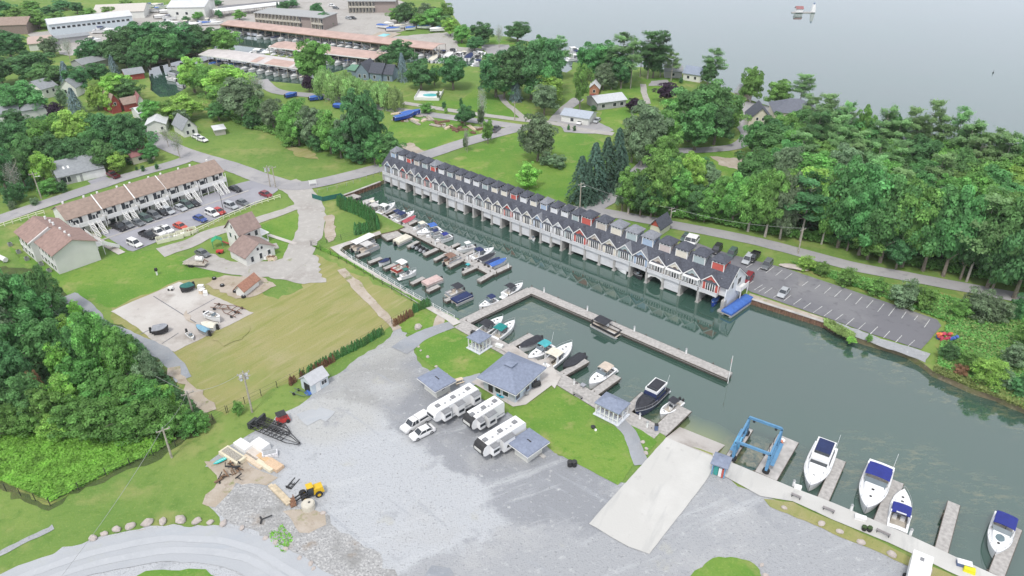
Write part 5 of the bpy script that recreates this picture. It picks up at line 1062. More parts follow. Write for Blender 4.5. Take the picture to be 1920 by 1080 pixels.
for i, (x, y) in enumerate([(778,459),(785,462),(792,466),(799,469)]):
    boat(['jet ski under a black cover, leftmost of four by the central dock','jet ski under a black cover, second of four by the central dock','jet ski under a black cover, third of four by the central dock','jet ski under a black cover, rightmost of four by the central dock'][i], (x-5,y+3), (x+6,y-3), 'pwc', 'black', 'grey', group='jet skis by the central dock', z=-1.0)
# marks and extras on single boats
for o in list(COL.objects):
    if o.get('label', '').startswith('white cruiser with blue canvas, bow'):
        f = [c for c in o.children if c.name.startswith('canvas_top')][0]
        obj('cover_lettering', MB().box(1.75,2.0,-.7,.7,3.0,3.06), mat('faded_lettering', (.55,.56,.6), .7, .3, 8), f)
    if o.get('label', '').startswith('white cruiser with big oval'):
        o2 = obj('oval_hatch', MB().ball((5.7,0,1.86),1.3,.8,.16,nu=16), mat('smoked_hatch', (.13,.18,.2), .2, .1), o)
    if o.get('label', '').startswith('largest white motor yacht'):
        obj('deck_line', MB().box(6.0,6.08,-1.2,1.2,1.9,1.93), GREY, o)
for o in COL.objects:
    if o.get('label', '').startswith('big motor yacht under navy'):
        for c in o.children:
            if c.name.split('.')[0] in ('cabin', 'cabin_house', 'deck', 'flybridge'):
                if c.name.split('.')[0] != 'flybridge': c.data.materials[0] = CANV['black' if 'house' not in c.name else 'navy']
# boats stored ashore on the concrete pad and behind
boat('white speedboat on a trailer on the concrete pad',(414,601),(386,590),'runabout','white','white',z=.4,zref=.8)
boat('covered boat with peaked dark grey cover standing alone on the concrete pad',(317,617),(286,621),'covered','grey','black',z=.5,zref=.8,beam=2.6)
boat('boat under a dark green tarpaulin at the top corner of the concrete pad',(340,545),(361,536),'covered','green','black',z=.5,zref=.8,beam=2.6)
boat('pale blue upturned skiff on the concrete pad',(370,617),(392,627),'covered','skyblue','grey',z=.1,zref=.3,beam=1.5)
boat('white punt beside the pale blue skiff',(379,613),(406,616),'covered','cream','white',z=.1,zref=.3,beam=2.4)
boat('small pinkish-white dinghy nearest the lower edge of the concrete pad',(363,637),(352,626),'skiff','white','white',z=.15,zref=.3)
def trailer(lb, pa, pb):
    o, a, L = frame(pa, pb, .5, .05); t = thing('boat_trailer', lb, 'trailer', o, a)
    obj('frame', MB().beam((0,-.8,.6),(L*.7,-.8,.6),.1,.12).beam((0,.8,.6),(L*.7,.8,.6),.1,.12).beam((L*.7,-.8,.6),(L,0,.55),.1,.12).beam((L*.7,.8,.6),(L,0,.55),.1,.12).box(L*.2,L*.23,-.8,.8,.48,.58).box(L*.5,L*.53,-.8,.8,.48,.58), RUST, t)
    for s in (-1, 1): obj('wheel', MB().wheel(L*.25, s*1.0, .33, .33, .2), DARK, t)
for pa, pb, lb in [((455,583),(425,573),'upper empty rusty boat trailer on the concrete pad'), ((448,592),(416,580),'lower empty rusty boat trailer on the concrete pad'), ((398,573),(430,577),'empty boat trailer nearest the middle of the concrete pad')]: trailer(lb, pa, pb)
# boats of the upper harbour: under and between the covered docks
hn = 0
BPROTO = {}
def small_boat(kind, top, hull):
    k = (kind, top, hull)
    return k
def harbour_row(cd, y, sgn, lbl, grp, step=4.6, kinds=('cruiser','express','runabout','covered')):
    t, o, a, L, n = cd; rnd = random.Random(int(o.x*7)+int(y)); m = Matrix.Translation(o)@Matrix.Rotation(a, 4, 'Z'); c = int(L/step); first = {}
    for i in range(c):
        if rnd.random() < .12: continue
        kd = rnd.choice(kinds); tp = rnd.choice(['navy','white','blue','black','cream','white']); p = m@Vector(((i+.5)*L/c, y, -1.15)); r = a+sgn*math.pi/2
        lb2 = f'{tp}-topped '+lbl
        if (kd, tp) in HP: dup(HP[(kd, tp)], p, r, lb2, group=grp); continue
        q = p+Vector((math.cos(r), math.sin(r), 0))*7.5
        HP[(kd, tp)] = b = boat(lb2, (0,0), (10,10), kd, tp, 'white', group=grp, hatch=1, L=7.5); b.location = p; b.rotation_euler = (0,0,r)
HP = {}
harbour_row(CD[0], 5.5, -1, 'boat moored under the longest covered dock', 'boats under the longest covered dock')
harbour_row(CD[1], 5.0, -1, 'boat moored under the white-fasciaed middle covered dock', 'boats under the middle covered dock')
harbour_row(CD[2], 5.5, -1, 'boat moored under the nearest covered dock', 'boats under the nearest covered dock')
def placed(lbs, pts, kinds, tops, L, grp, z=-1.15, seed=1):
    rnd = random.Random(seed)
    for i, (x, y, r) in enumerate(pts):
        p = G(x, y, max(z, -.5)); b = boat(lbs[i] if isinstance(lbs, list) else lbs, (0,0), (10,10), kinds[i % len(kinds)], tops[i % len(tops)], 'white', group=grp, hatch=1, L=L if not isinstance(L, list) else L[i % len(L)]); b.location = (p.x, p.y, z); b.rotation_euler = (0,0,r)
placed('white boat in the crowded harbour right of the longest covered dock', [(805,104,1.3),(814,108,1.4),(826,104,1.2),(836,108,1.3),(846,103,1.4),(856,109,1.2),(866,106,1.3),(876,112,1.4),(884,106,1.2),(893,116,1.3),(820,118,1.2),(806,116,1.3),(886,122,.3),(896,108,1.1)],
       ['cruiser','express','runabout','covered'], ['white','cream','navy','white','black'], [9,8,7,10], 'boats in the crowded harbour')
placed([f'boat stored in the upper yard by the trees, {o} of the ten from the left' for o in ['first','second','third','fourth','fifth','sixth','seventh','eighth','ninth','tenth']],
       [(708,50,-.5),(722,46,-.6),(724,57,.1),(738,52,.2),(752,48,-.4),(760,56,.3),(772,47,.5),(783,52,-.2),(806,58,.1),(818,55,.4)], ['covered'], ['blue','white','blue','cream','white','blue','white','blue','white','skyblue'], [8,7,8,7,8,6,7,8,9,7], 'boats stored in the upper yard', .7)
placed('white boat moored in the little lake inlet', [(1062,98,.3),(1070,104,.3),(1064,112,.4)], ['express','cruiser'], ['white','navy'], [10,9], 'boats in the lake inlet')
placed(['long white yacht lying across the harbour in front of the middle covered dock','smaller white boat beside the long yacht in the harbour'], [(468,101,-.1),(500,94,0)], ['express'], ['white'], [13,8], 'boats in the harbour pool')
placed([f'white boat at the narrow channel docks, {o} from the top' for o in ['first','second','third','fourth']], [(336,130,2.6),(330,142,2.6),(330,150,2.7),(344,163,2.4)], ['runabout','covered'], ['white','grey'], [6], 'boats in the narrow channel')
placed('boat on a stand in the far yard left of the big white hall', [(258,12,.3),(270,14,.2),(282,12,.3),(292,16,.4),(300,24,.2),(285,22,.1),(268,22,.2),(306,36,0),(290,34,.3)], ['covered','runabout'], ['white','blue','cream','navy'], [8], 'boats in the far yard', .6)
placed('white boat ashore in the crowded far yard left of the covered docks', [(392,46,.1),(382,44,.4),(372,47,.2),(362,46,.1),(352,50,.5),(342,48,.2),(222,64,.1),(236,60,.3),(150,82,.1),(164,79,.2),(262,58,.2),(300,44,.3),(312,46,.1)], ['covered','cruiser'], ['white','cream','blue','white'], [8,7], 'boats ashore in the far yard', .5, 3)
placed(['long white boat ashore in front of the long white building','second white boat ashore in front of the long white building'], [(176,61,.1),(200,68,.1)], ['express','covered'], ['navy','white'], [12,9], 'boats before the long building', .5)
# blue tarpaulin-covered boats along the street
for i, (x, y, r, lb) in enumerate([(545,183,.6,'boat under a small blue tarpaulin, leftmost along the street verge'), (590,188,.3,'boat under a blue tarpaulin, second along the street verge'), (636,201,-.3,'boat under a rumpled blue tarpaulin, third along the street verge'), (750,226,.6,'large boat under a blue tarpaulin on the lawn by the street'), (762,219,.5,'second large boat under a blue tarpaulin on the lawn by the street')]):
    b = boat(lb, (0,0), (10,10), 'covered', 'blue', 'blue', L=[5,5.5,6,8,8][i], hatch=0); p = G(x, y, .5); b.location = (p.x-2, p.y, .6); b.rotation_euler = (0,0,r)
# ------------------------------------------------------------------ vehicles
PT = {}
def paint(n, c): PT[n] = mat(n+'_car_paint', c, .28, .04, .5, spec=.5)
for n, c in dict(white=(.70,.70,.70), black=(.022,.022,.026), grey=(.13,.14,.15), silver=(.38,.40,.42), red=(.40,.035,.03), darkred=(.20,.02,.03), blue=(.035,.07,.25), orange=(.50,.08,.05), darkgreen=(.07,.11,.10), maroon=(.12,.02,.025)).items(): paint(n, c)
TYRE = mat('tyre_rubber', (.025,.025,.026), .9, .2); LAMP = mat('headlamp_glass', (.55,.55,.52), .2, .05); TAIL = mat('tail_lamp', (.25,.02,.02), .3, .05)
CARP = {}
def car_proto(kind, col):
    L, Wd, H = dict(sedan=(4.7,1.82,1.45), suv=(4.7,1.88,1.72), pickup=(5.7,1.98,1.85), van=(5.0,1.95,1.8))[kind]; hw = Wd/2
    t = thing('pickup_truck' if kind == 'pickup' else 'car', 'x', 'pickup' if kind == 'pickup' else 'car')
    def loft(secs, hwf):    # secs: x, zbottom, ztop ; builds a rounded-top body
        v = []; f = []
        for x, z0, z1, k in secs: v += [(x,-hwf*k,z0),(x,-hwf*k,(z0+z1)/2),(x,-hwf*k*.92,z1),(x,hwf*k*.92,z1),(x,hwf*k,(z0+z1)/2),(x,hwf*k,z0)]
        for i in range(len(secs)-1):
            for q in range(6): f.append((i*6+q, i*6+(q+1) % 6, (i+1)*6+(q+1) % 6, (i+1)*6+q)[::-1])
        f += [tuple(range(6)), tuple((len(secs)-1)*6+q for q in range(5,-1,-1))]; return MB().add(v, f)
    hd = .92 if kind != 'pickup' else 1.05
    body = loft([(-L/2,.42,hd-.12,.9),(-L/2+.18,.3,hd,.98),(-L*.2,.25,hd+.02,1),(L*.15,.25,hd,1),(L/2-.45,.27,hd-.12,.98),(L/2-.08,.35,hd-.3,.9),(L/2,.42,hd-.4,.84)], hw)
    if kind == 'pickup':
        body = loft([(-L*.06,.3,hd,1),(L*.15,.3,hd,1),(L/2-.4,.3,hd-.06,.98),(L/2-.05,.4,hd-.2,.92)], hw)
        body.box(-L/2, -L*.06, -hw, -hw+.1, .35, hd).box(-L/2, -L*.06, hw-.1, hw, .35, hd).box(-L/2, -L/2+.08, -hw+.1, hw-.1, .35, hd).box(-L/2+.08, -L*.06, -hw+.1, hw-.1, .4, .55)
    obj('body', body, PT[col], t)
    if kind == 'pickup': obj('bed_floor', MB().box(-L/2+.1, -L*.07, -hw+.11, hw-.11, .56, .6), DARK, t); c0, c1, w0, w1 = -L*.05, L*.26, .12, .55
    elif kind == 'sedan': c0, c1, w0, w1 = -L*.40, L*.24, .65, .75
    else: c0, c1, w0, w1 = -L*.47, L*.24, .25, .62
    gl = MB().add([(c0,-hw*.9,hd-.02),(c1,-hw*.9,hd-.02),(c1,hw*.9,hd-.02),(c0,hw*.9,hd-.02),(c0+w0,-hw*.74,H-.04),(c1-w1,-hw*.74,H-.04),(c1-w1,hw*.74,H-.04),(c0+w0,hw*.74,H-.04)], [(0,1,5,4),(1,2,6,5),(2,3,7,6),(3,0,4,7),(4,5,6,7)])
    obj('window', gl, GLS, t)
    obj('roof', MB().tap(c0+w0-.03, c1-w1+.03, -hw*.77, hw*.77, H-.05, H+.02, .06, .06), PT[col], t)
    pl = MB()
    for s in (-1, 1):
        for xb, xt in ((c0, c0+w0), (c1, c1-w1), ((c0+c1)/2-.1, (c0+w0+c1-w1)/2)): pl.bar((xb,s*hw*.91,hd-.02),(xt,s*hw*.755,H-.03),.05,n=4)
    obj('pillar', pl, PT[col], t)
    for x in (-L*.30, L*.31):
        for s in (-1, 1):
            w = obj('wheel', MB().wheel(x, s*(hw-.1), .33, .33, .22), TYRE, t); obj('rim', MB().wheel(x, s*(hw-.1), .33, .19, .25, 8), GREY, w)
    for s in (-1, 1):
        obj('headlight', MB().box(L/2-.14, L/2-.03, s*hw*.62-.16, s*hw*.62+.16, hd-.42, hd-.28), LAMP, t); obj('taillight', MB().box(-L/2-.02, -L/2+.04, s*hw*.72-.12, s*hw*.72+.12, hd-.35, hd-.18), TAIL, t)
    return t
def car(lb, p, ang, kind='sedan', col='white', grp=None, z=.12):
    """p: centre on the ground in the photo, ang: second point toward the nose"""
    c = G(*p); n = G(*ang); a = math.atan2(n.y-c.y, n.x-c.x); k = (kind, col)
    if k not in CARP: CARP[k] = t = car_proto(kind, col); t.location = (c.x,c.y,z); t.rotation_euler = (0,0,a); t['label'] = lb
    else: t = dup(CARP[k], (c.x,c.y,z), a, lb)
    if grp: t['group'] = grp
    elif 'group' in t: del t['group']
    return t
def q(x, y, ox, oy, s): return (ox+x/s, oy+y/s)
g1 = 'cars parked in the apartment car park'
lot = [  # in zoom coordinates of the car park (origin 180,360 scale 8)
 (350,560,'pickup','black','black pickup at the left end of the upper row of parked cars'),
 (475,520,'sedan','grey','dark grey saloon next to the black pickup in the upper row'),
 (635,490,'sedan','grey','dark grey saloon third from the left in the upper row'),
 (755,430,'suv','darkgreen','dark green-black estate fourth from the left in the upper row'),
 (885,385,'suv','grey','grey off-roader fifth from the left in the upper row'),
 (1000,335,'sedan','black','black saloon sixth from the left in the upper row'),
 (1090,315,'suv','silver','beige-silver car seventh from the left in the upper row'),
 (1275,270,'sedan','silver','silver-blue saloon beyond the gap in the upper row'),
 (1370,225,'suv','darkgreen','blue-green estate with light roof rack in the upper row'),
 (1475,200,'sedan','black','black saloon at the right end of the upper row'),
 (590,805,'suv','white','white car standing alone at the near corner of the car park'),
 (790,680,'pickup','black','black pickup left of two white pickups in the lower row'),
 (930,640,'pickup','white','white pickup next to the black pickup in the lower row'),
 (1050,600,'pickup','white','white pickup with crew cab second of the white pair'),
 (1275,545,'sedan','orange','orange-red saloon standing in the lower row'),
 (1570,430,'sedan','blue','blue saloon in the lower row of the car park'),
 (1750,350,'suv','white','white off-roader beside the pink-red car'),
 (1850,320,'sedan','red','bright red coupe half behind the white off-roader')]
for x, y, k, c, lb in lot:
    p = q(x, y, 180, 360, 8); car(lb, p, (p[0]+8, p[1]+3.2), k, c, g1)
for (x, y), k, c, lb in [((434,390),'suv','silver','silver hatchback toward the right end of the car park'), ((456,384),'sedan','grey','dark grey saloon toward the right end of the car park'), ((442,358),'sedan','black','black saloon at the far upper end of the car park'), ((499,368),'sedan','darkred','dark red saloon on the last bay by the loop track')]: car(lb, (x, y), (x+8, y+3), k, c, g1)
car('dark red pickup on the drive edge of the wide grey bungalow', (213,332), (205,328), 'pickup', 'maroon')
car('dark blue-grey saloon parked beside the farmhouse wing', (381,479), (388,482), 'sedan', 'grey')
car('white saloon nearest the small grey-gabled house', (371,260), (378,262), 'sedan', 'white'); car('second white saloon a little lower beside the grey-gabled house', (380,265), (387,267), 'sedan', 'white')
g2 = 'cars parked beside the boathouse row'
for (x, y), k, c, lb in [((1285,449),'sedan','darkgreen','green car at the far end of the asphalt lot behind the cupolas'), ((1291,455),'suv','white','white off-roader behind the cupolas'), ((1300,457),'suv','white','second white car behind the cupolas'), ((1343,472),'suv','black','black car behind the cream cupola, against the verge'), ((1371,480),'suv','darkgreen','black-green off-roader behind the blue-grey cupola'),
                         ((1401,491),'suv','silver','silver car next to the trailer behind the red cupola'), ((1412,486),'pickup','black','black pickup against the verge of the asphalt lot'), ((1437,501),'suv','grey','blue-grey off-roader in the open row of the asphalt lot'), ((1401,527),'suv','darkred','dark red car against the end wall of the boathouse row'), ((1468,553),'sedan','silver','silver saloon alone in the lower row of the asphalt lot')]:
    car(lb, (x, y), (x-5, y+6) if y < 510 else (x-4, y+5), k, c, g2, .12)
for (x, y), k, c, lb, d in [((1088,232),'suv','white','white car by the carport of the blue-grey roofed house',(-6,5)), ((1105,230),'suv','grey','dark car in the middle of three by the blue-grey roofed house',(-6,5)), ((1119,229),'sedan','silver','silver car on the right of three by the blue-grey roofed house',(-6,5)), ((1507,305),'suv','black','black car half hidden under the trees of the wood',(8,2)), ((930,246),'pickup','grey','dark pickup at the street junction by the small tree',(5,-4)), ((1112,184),'sedan','darkred','dark car in front of the orange-brick cottage',(6,-2)),
                            ((622,12),'sedan','white','white car in the motel car park',(6,1)), ((630,17),'sedan','grey','grey car in the motel car park',(6,1)), ((654,36),'sedan','silver','silver car on the motel access road',(6,1)), ((662,36),'sedan','black','black car on the motel access road',(6,1))]:
    car(lb, (x, y), (x+d[0], y+d[1]), k, c)
car('white off-roader parked left of the first caravan', (779,799), (764,808), 'pickup', 'white')
t = CARP[('pickup','white')]
p = G(779,799)
o_ = [o for o in COL.objects if o.get('label') == 'white off-roader parked left of the first caravan'][0]
o_['label'] = 'white pickup with canopy parked left of the first caravan'
obj('canopy', MB().tap(-2.8,-.2,-.9,.9,1.06,1.85,.12,.12), PT['white'], o_)
obj('canopy_window', MB().box(-2.5,-.5,-.91,.91,1.25,1.6), GLS, o_)
car('white saloon parked in front of the first caravan', (792,816), (778,823), 'sedan', 'white')
# ------------------------------------------------------------------ caravans (fifth wheels)
AWN = mat('grey_awning', (.20,.205,.215), .8, .1)
def rv(lb, pf, pb, dark, hz=3.9):
    """pf front end (overhang), pb rear end, both along the camera-side foot of the body"""
    o, a, L = frame(pf, pb, .3); W_ = 2.5; z0 = .8
    t = thing('caravan', lb, 'caravan', (o.x, o.y, .05), a)
    prof = [(2.6,z0),(L,z0),(L,hz-.25),(L-.25,hz),(1.1,hz),(.35,hz-.3),(0,hz-1.1),(.15,2.0),(.6,1.7),(2.4,1.7)]
    obj('body', MB().extr(prof[::-1], 0, W_), mat('caravan_white', (.73,.73,.73), .45, .03, .5), t)
    cap = [(.34,hz-.27),(-.03,hz-1.1),(.13,1.97),(.6,1.66),(.55,1.6),(.05,1.9),(-.12,hz-1.1),(.28,hz-.2)]
    obj('front_cap', MB().extr([(1.02,hz+.03),(.3,hz-.27),(-.05,hz-1.1),(.1,1.97),(.6,1.66),(.6,1.9),(.3,2.1),(.2,hz-1.1),(.45,hz-.35),(1.05,hz-.03)], .02, W_-.02), DARK if dark else MATS['caravan_white'], t)
    obj('front_window', MB().box(-.14, -.04, .4, W_-.4, hz-1.35, hz-.85), GLS if not dark else LAMP, t)
    obj('chassis', MB().box(2.6, L-.1, .3, W_-.3, .5, z0), DARK, t)
    for x in (L*.62, L*.70):
        for y in (.05, W_-.05): obj('wheel', MB().wheel(x, y, .38, .38, .25), TYRE, t)
    for x0, x1, zz in ((.16,.30,1.7),(.40,.66,1.1)) if dark else ((.14,.30,1.7),(.44,.60,1.1),(.80,.97,1.5)):
        s = obj('slide_out', MB().box(L*x0, L*x1, -.9, -.01, zz, hz-.55), MATS['caravan_white'], t)
        obj('awning', MB().extx([(-.98,hz-.5),(-.98,hz-.44),(-.02,hz-.25),(-.02,hz-.31)], L*x0-.05, L*x1+.05), AWN, s)
        obj('window', MB().box(L*(x0+x1)/2-.6, L*(x0+x1)/2+.6, -.96, -.905, zz+.65, zz+1.2), GLS, s)
    obj('stripe', MB().box(3.0, L-.1, -.02, -.005, 1.3, 1.5), GREY, t); obj('door', MB().box(L*.33, L*.38, -.05, -.01, z0+.1, hz-.8), GREY, t)
    for x in (.16, .50, .84): obj('air_conditioner', MB().tap(L*x-.45, L*x+.45, W_/2-.4, W_/2+.4, hz+.01, hz+.3, .1, .1), AWN, t)
    for x in (.3,.42,.62,.72): obj('roof_vent', MB().tap(L*x-.18, L*x+.18, W_*.3, W_*.3+.36, hz+.01, hz+.15, .03, .03), GREY, t)
    obj('hitch', MB().box(.9,1.2,W_/2-.2,W_/2+.2,1.2,1.7).bar((2.2,.4,0),(2.2,.4,.9),.08).bar((2.2,W_-.4,0),(2.2,W_-.4,.9),.08), DARK, t)
    return t
rv('white caravan with plain front, longest and leftmost of the three', (817,805), (899,757), False)
rv('white caravan with black front cap, middle of the three', (885,820), (946,782), True)
rv('white caravan with black front cap beside the right-hand hut', (906,871), (986,821), True)
# white box trailer at the bottom right
p = G(1703,1056); t = thing('box_trailer', 'white box trailer roof at the bottom frame edge below the walkway', 'trailer', (p.x, p.y, .1), math.radians(-33)); obj('body', MB().box(0,2.6,-6,0,.6,2.9), MATS['caravan_white'], t); obj('roof_hatch', MB().box(1,1.5,-1.6,-1,2.91,3.0), AWN, t); obj('wheel', MB().wheel(0,-3,.4,.4,.3), TYRE, t)
# ------------------------------------------------------------------ boat hoist, loader, yard things
HB = mat('hoist_blue', (.10,.24,.40), .5, .1)
def hoist():
    a = P2((1372,866),.15); b = P2((1434,890),.15); c = P2((1403,806),.15)
    x = (b-a); L = x.length; ang = math.atan2(x.y, x.x); W_ = 8.2
    t = thing('boat_hoist', 'tall blue four-legged travelling boat hoist straddling the slip between two piers', 'boat hoist', (a.x, a.y, .12), ang)
    for sx in (0, L):
        obj('side_frame', MB().beam((sx,0,3.9),(sx,W_,3.9),.32,.35).beam((sx,.0,1.3),(sx,W_,1.3),.4,.4).bar((sx,1.6,1.2),(sx,2.6,3.6),.1).bar((sx,W_-1.6,1.2),(sx,W_-2.6,3.6),.1), HB, t)
        for y in (.5, W_-.5): obj('leg', MB().tap(sx-.28, sx+.28, y-.28, y+.28, .6, 3.9, .08, .08), HB, t)
        for y in (.4, W_-.4): obj('wheel', MB().wheel(sx, y, .6, .6, .5), TYRE, t)
        obj('walkway', MB().box(sx+(-.9 if sx == 0 else .3), sx+(-.3 if sx == 0 else .9), 1, W_-1, 1.5, 1.6), HB, t)
    obj('engine_box', MB().tap(-.7, .3, 2.2, 4.2, 1.35, 2.4, .05, .05), mat('engine_light_blue', (.13,.40,.62), .5, .1), t)
    for y in (.5, W_-.5): obj('crossbeam', MB().beam((0,y,4.4),(L,y,4.4),.32,.45), HB, t); obj('winch', MB().cyl(.9,y,3.5,3.93,.22).cyl(L-.9,y,3.5,3.93,.22), DARK, t)
    sl = MB()
    for y in (2.5, 5.5): sl.bar((.5,y,3.6),(.5,y,2.0),.05,n=4).bar((L-.5,y,3.6),(L-.5,y,2.0),.05,n=4)
    obj('sling', sl, DARK, t)
    p = P2((1463,830),.15); r = thing('life_ring', 'orange and white coil of fenders beside the right leg of the blue hoist', 'fender', (p.x, p.y, .2)); obj('ring', MB().cyl(0,0,0,.4,.5,.4), mat('orange_fender', (.55,.2,.12), .7, .2), r); obj('rope', MB().cyl(.5,.5,0,.15,.5,.5), WHT, r)
hoist()
def loader():
    o, a, L = frame((545,943), (600,923), 0); t = thing('wheel_loader', 'yellow and black wheel loader with bucket beside the loose stone bed', 'loader', (o.x+.5, o.y, .1), a); t.scale = (.74,.74,.74)
    Y = mat('machine_yellow', (.62,.40,.02), .45, .08)
    obj('engine_cover', MB().tap(4.3, 6.6, -.95, .95, .9, 2.3, .2, .12), Y, t); obj('chassis', MB().box(1.6, 6.4, -.55, .55, .6, 1.0), DARK, t)
    obj('cab', MB().tap(3.1, 4.4, -.75, .75, 1.1, 3.0, .12, .1), GLS, t); obj('cab_roof', MB().box(3.05, 4.45, -.8, .8, 3.0, 3.15), Y, t)
    for x in (2.3, 5.3):
        for s in (-1, 1): w = obj('wheel', MB().wheel(x, s*1.05, .78, .78, .5, 14), TYRE, t); obj('rim', MB().wheel(x, s*1.05, .78, .4, .54, 10), Y, w)
    obj('lift_arm', MB().beam((.2,-.5,.7),(2.8,-.5,1.8),.2,.3).beam((.2,.5,.7),(2.8,.5,1.8),.2,.3), DARK, t)
    obj('bucket', MB().extr([(-.9,.1),(.3,.1),(.35,1.1),(.2,1.1),(.1,.35),(-.9,.2)], -1.3, 1.3), mat('worn_bucket', (.19,.10,.06), .8, .4, 3), t)
loader()
def yard():
    p = P2((541,917)); t = thing('pallet_fork', 'black loader pallet fork lying on the gravel', 'fork', (p.x, p.y, .08), 1.2); obj('frame', MB().box(0,2.4,-.5,-.4,0,.12).box(0,2.4,.4,.5,0,.12).box(0,.1,-.5,.5,0,.5).box(1,1.1,-.5,.5,0,.12), DARK, t); obj('fork', MB().box(.1,1.4,-.3,-.2,.13,.2).box(.1,1.4,.2,.3,.13,.2), DARK, t)
    o, a, L = frame((503,914), (538,950)); t = thing('timber_beam', 'long pale timber beam edging the gravel by the loader', 'timber', (o.x, o.y, .08), a); obj('plank', MB().box(0, L, 0, .7, 0, .35), mat('sawn_timber', (.50,.42,.30), .85, .2, 2), t); obj('plank', MB().box(.3, L-.5, .72, 1.1, 0, .25), MATS['sawn_timber'], t)
    p = P2((579,953)); t = thing('concrete_ring', 'round pale concrete manhole ring below the loader', 'concrete ring', (p.x, p.y, .08)); obj('ring', MB().cyl(0,0,0,1.0,1.05,1.05,18), mat('precast_concrete', (.52,.49,.42), .9, .1), t); obj('lid', MB().cyl(0,0,1.0,1.15,.95,.9,18), MATS['precast_concrete'], t); obj('hole', MB().cyl(.2,.1,1.16,1.18,.2,.2), DARK, t)
    p = P2((500,975)); t = thing('anchor', 'black ship anchor lying on the loose stone', 'anchor', (p.x, p.y, .15), .3); obj('shank', MB().bar((-.8,0,.2),(.9,.3,.3),.1), DARK, t); obj('fluke', MB().bar((-.9,-.7,.1),(-.7,0,.2),.14).bar((-.9,.7,.1),(-.7,0,.2),.14), DARK, t)
    # lattice conveyor frames
    for i, (pa, pb, lb) in enumerate([((476,800),(563,836),'long black lattice boom lying on the gravel, front one'), ((492,796),(545,816),'shorter black lattice boom lying behind the front one')]):
        o, a, L = frame(pa, pb); t = thing('lattice_boom', lb, 'boom', (o.x, o.y, .3), a); mb = MB(); br = MB()
        for y in (-.8, .8):
            for z in (0, .9): mb.bar((0,y,z),(L*.75,y,z),.09,n=4).bar((L*.75,y,z),(L,y*.15,z*.3),.08,n=4)
        n = 8
        for k in range(n):
            x0 = L*.75*k/n; x1 = L*.75*(k+1)/n
            for y in (-.8, .8): br.bar((x0,y,0),(x1,y,.9),.05,n=4).bar((x0,y,0),(x0,y,.9),.05,n=4)
            br.bar((x0,-.8,0),(x0,.8,0),.05,n=4).bar((x0,-.8,.9),(x0,.8,.9),.05,n=4).bar((x0,-.8,.9),(x1,.8,.9),.05,n=4)
        obj('chord', mb, DARK, t); obj('lattice', br, DARK, t); obj('end_frame', MB().box(-.4,.2,-1.0,1.0,-.1,1.1) if i == 0 else MB().box(-.4,0,-1.2,1.2,0,1.4), mat('greasy_black', (.04,.045,.045), .7, .4, 3), t)
    def block(nm, lb, p, ang, s, m, cat, extra=None):
        q = P2(p); t = thing(nm, lb, cat, (q.x, q.y, .08), ang); obj('block', MB().tap(-s[0]/2, s[0]/2, -s[1]/2, s[1]/2, 0, s[2], .04, .04), m, t)
        if extra: obj('top', MB().box(-s[0]*.4, s[0]*.4, -s[1]*.3, s[1]*.3, s[2]+.01, s[2]+.12), extra, t)
    CR = mat('cream_timber', (.60,.55,.42), .85, .1, 2); LT = mat('light_plank', (.58,.48,.36), .85, .15, 3)
    r = -.62
    block('cabinet', 'white rectangular cabinet, left of two beside the black boom', (457,840), r, (3.2,1.7,.9), WHT, 'cabinet', WHT)
    block('cabinet', 'taller white rectangular cabinet nearest the black boom', (490,841), r, (3.0,1.9,1.2), WHT, 'cabinet', WHT)
    block('slab', 'pale stone slab between the white cabinets and planks', (477,851), r, (3.6,1.5,.4), mat('pale_slab', (.52,.47,.42), .9, .1), 'slab')
    block('panel_stack', 'cream perforated panel on the stack at the grass edge', (437,858), r, (5.0,2.0,.7), CR, 'panel', mat('perforations', (.3,.28,.24), .9, .5, 6))
    block('plank_stack', 'yellowish plank stack behind the wooden crate', (475,868), r, (4.8,.9,.4), LT, 'planks')
    block('plank_stack', 'long pale plank stack pointing at the wooden crate', (497,876), r, (4.0,.9,.5), CR, 'planks')
    block('plank_stack', 'orange-tan sheet stack under white scrap metal', (494,861), r, (3.2,1.6,.3), LT, 'planks', mat('tan_sheet', (.55,.38,.22), .85, .1))
    block('crate', 'tan wooden crate at the end of the lumber row', (515,875), r, (3.2,1.6,.6), mat('crate_wood', (.55,.40,.27), .85, .12, 3), 'crate')
    block('scrap_heap', 'white scrap metal heap right of the white cabinets', (507,855), .3, (2.6,1.2,.7), mat('scrap_white', (.6,.6,.62), .5, .35, 3), 'scrap', GREY)
    o, a, L = frame((400,874), (430,860)); t = thing('canoe', 'bright turquoise canoe lying at the grass edge', 'canoe', (o.x, o.y, .1), a); obj('hull', MB().add([(0,0,.35),(L*.25,-.35,.38),(L*.75,-.35,.38),(L,0,.35),(L*.75,.35,.38),(L*.25,.35,.38),(L*.25,0,0),(L*.75,0,0)], [(0,1,6),(1,2,7,6),(2,3,7),(3,4,7),(4,5,6,7),(5,0,6),(5,4,3,2,1,0)]), mat('turquoise_plastic', (.03,.46,.44), .5, .05), t); obj('keel_strip', MB().box(.4,L-.4,-.03,.03,.39,.42), WHT, t)
    q = P2((433,887)); t = thing('scrap_heap', 'dark heap of tangled black scrap on bare dirt', 'scrap', (q.x, q.y, .08)); rnd = random.Random(4); mb = MB(); m2 = MB()
    for i in range(26): a_ = [rnd.uniform(-1.6,1.6), rnd.uniform(-1.8,1.8), rnd.uniform(0,.7)]; (mb if i % 2 else m2).bar(a_, [a_[0]+rnd.uniform(-1.3,1.3), a_[1]+rnd.uniform(-1.3,1.3), rnd.uniform(0,.9)], rnd.uniform(.06,.2), n=5)
    obj('scrap', mb, DARK, t); obj('debris', m2, WOOD, t)
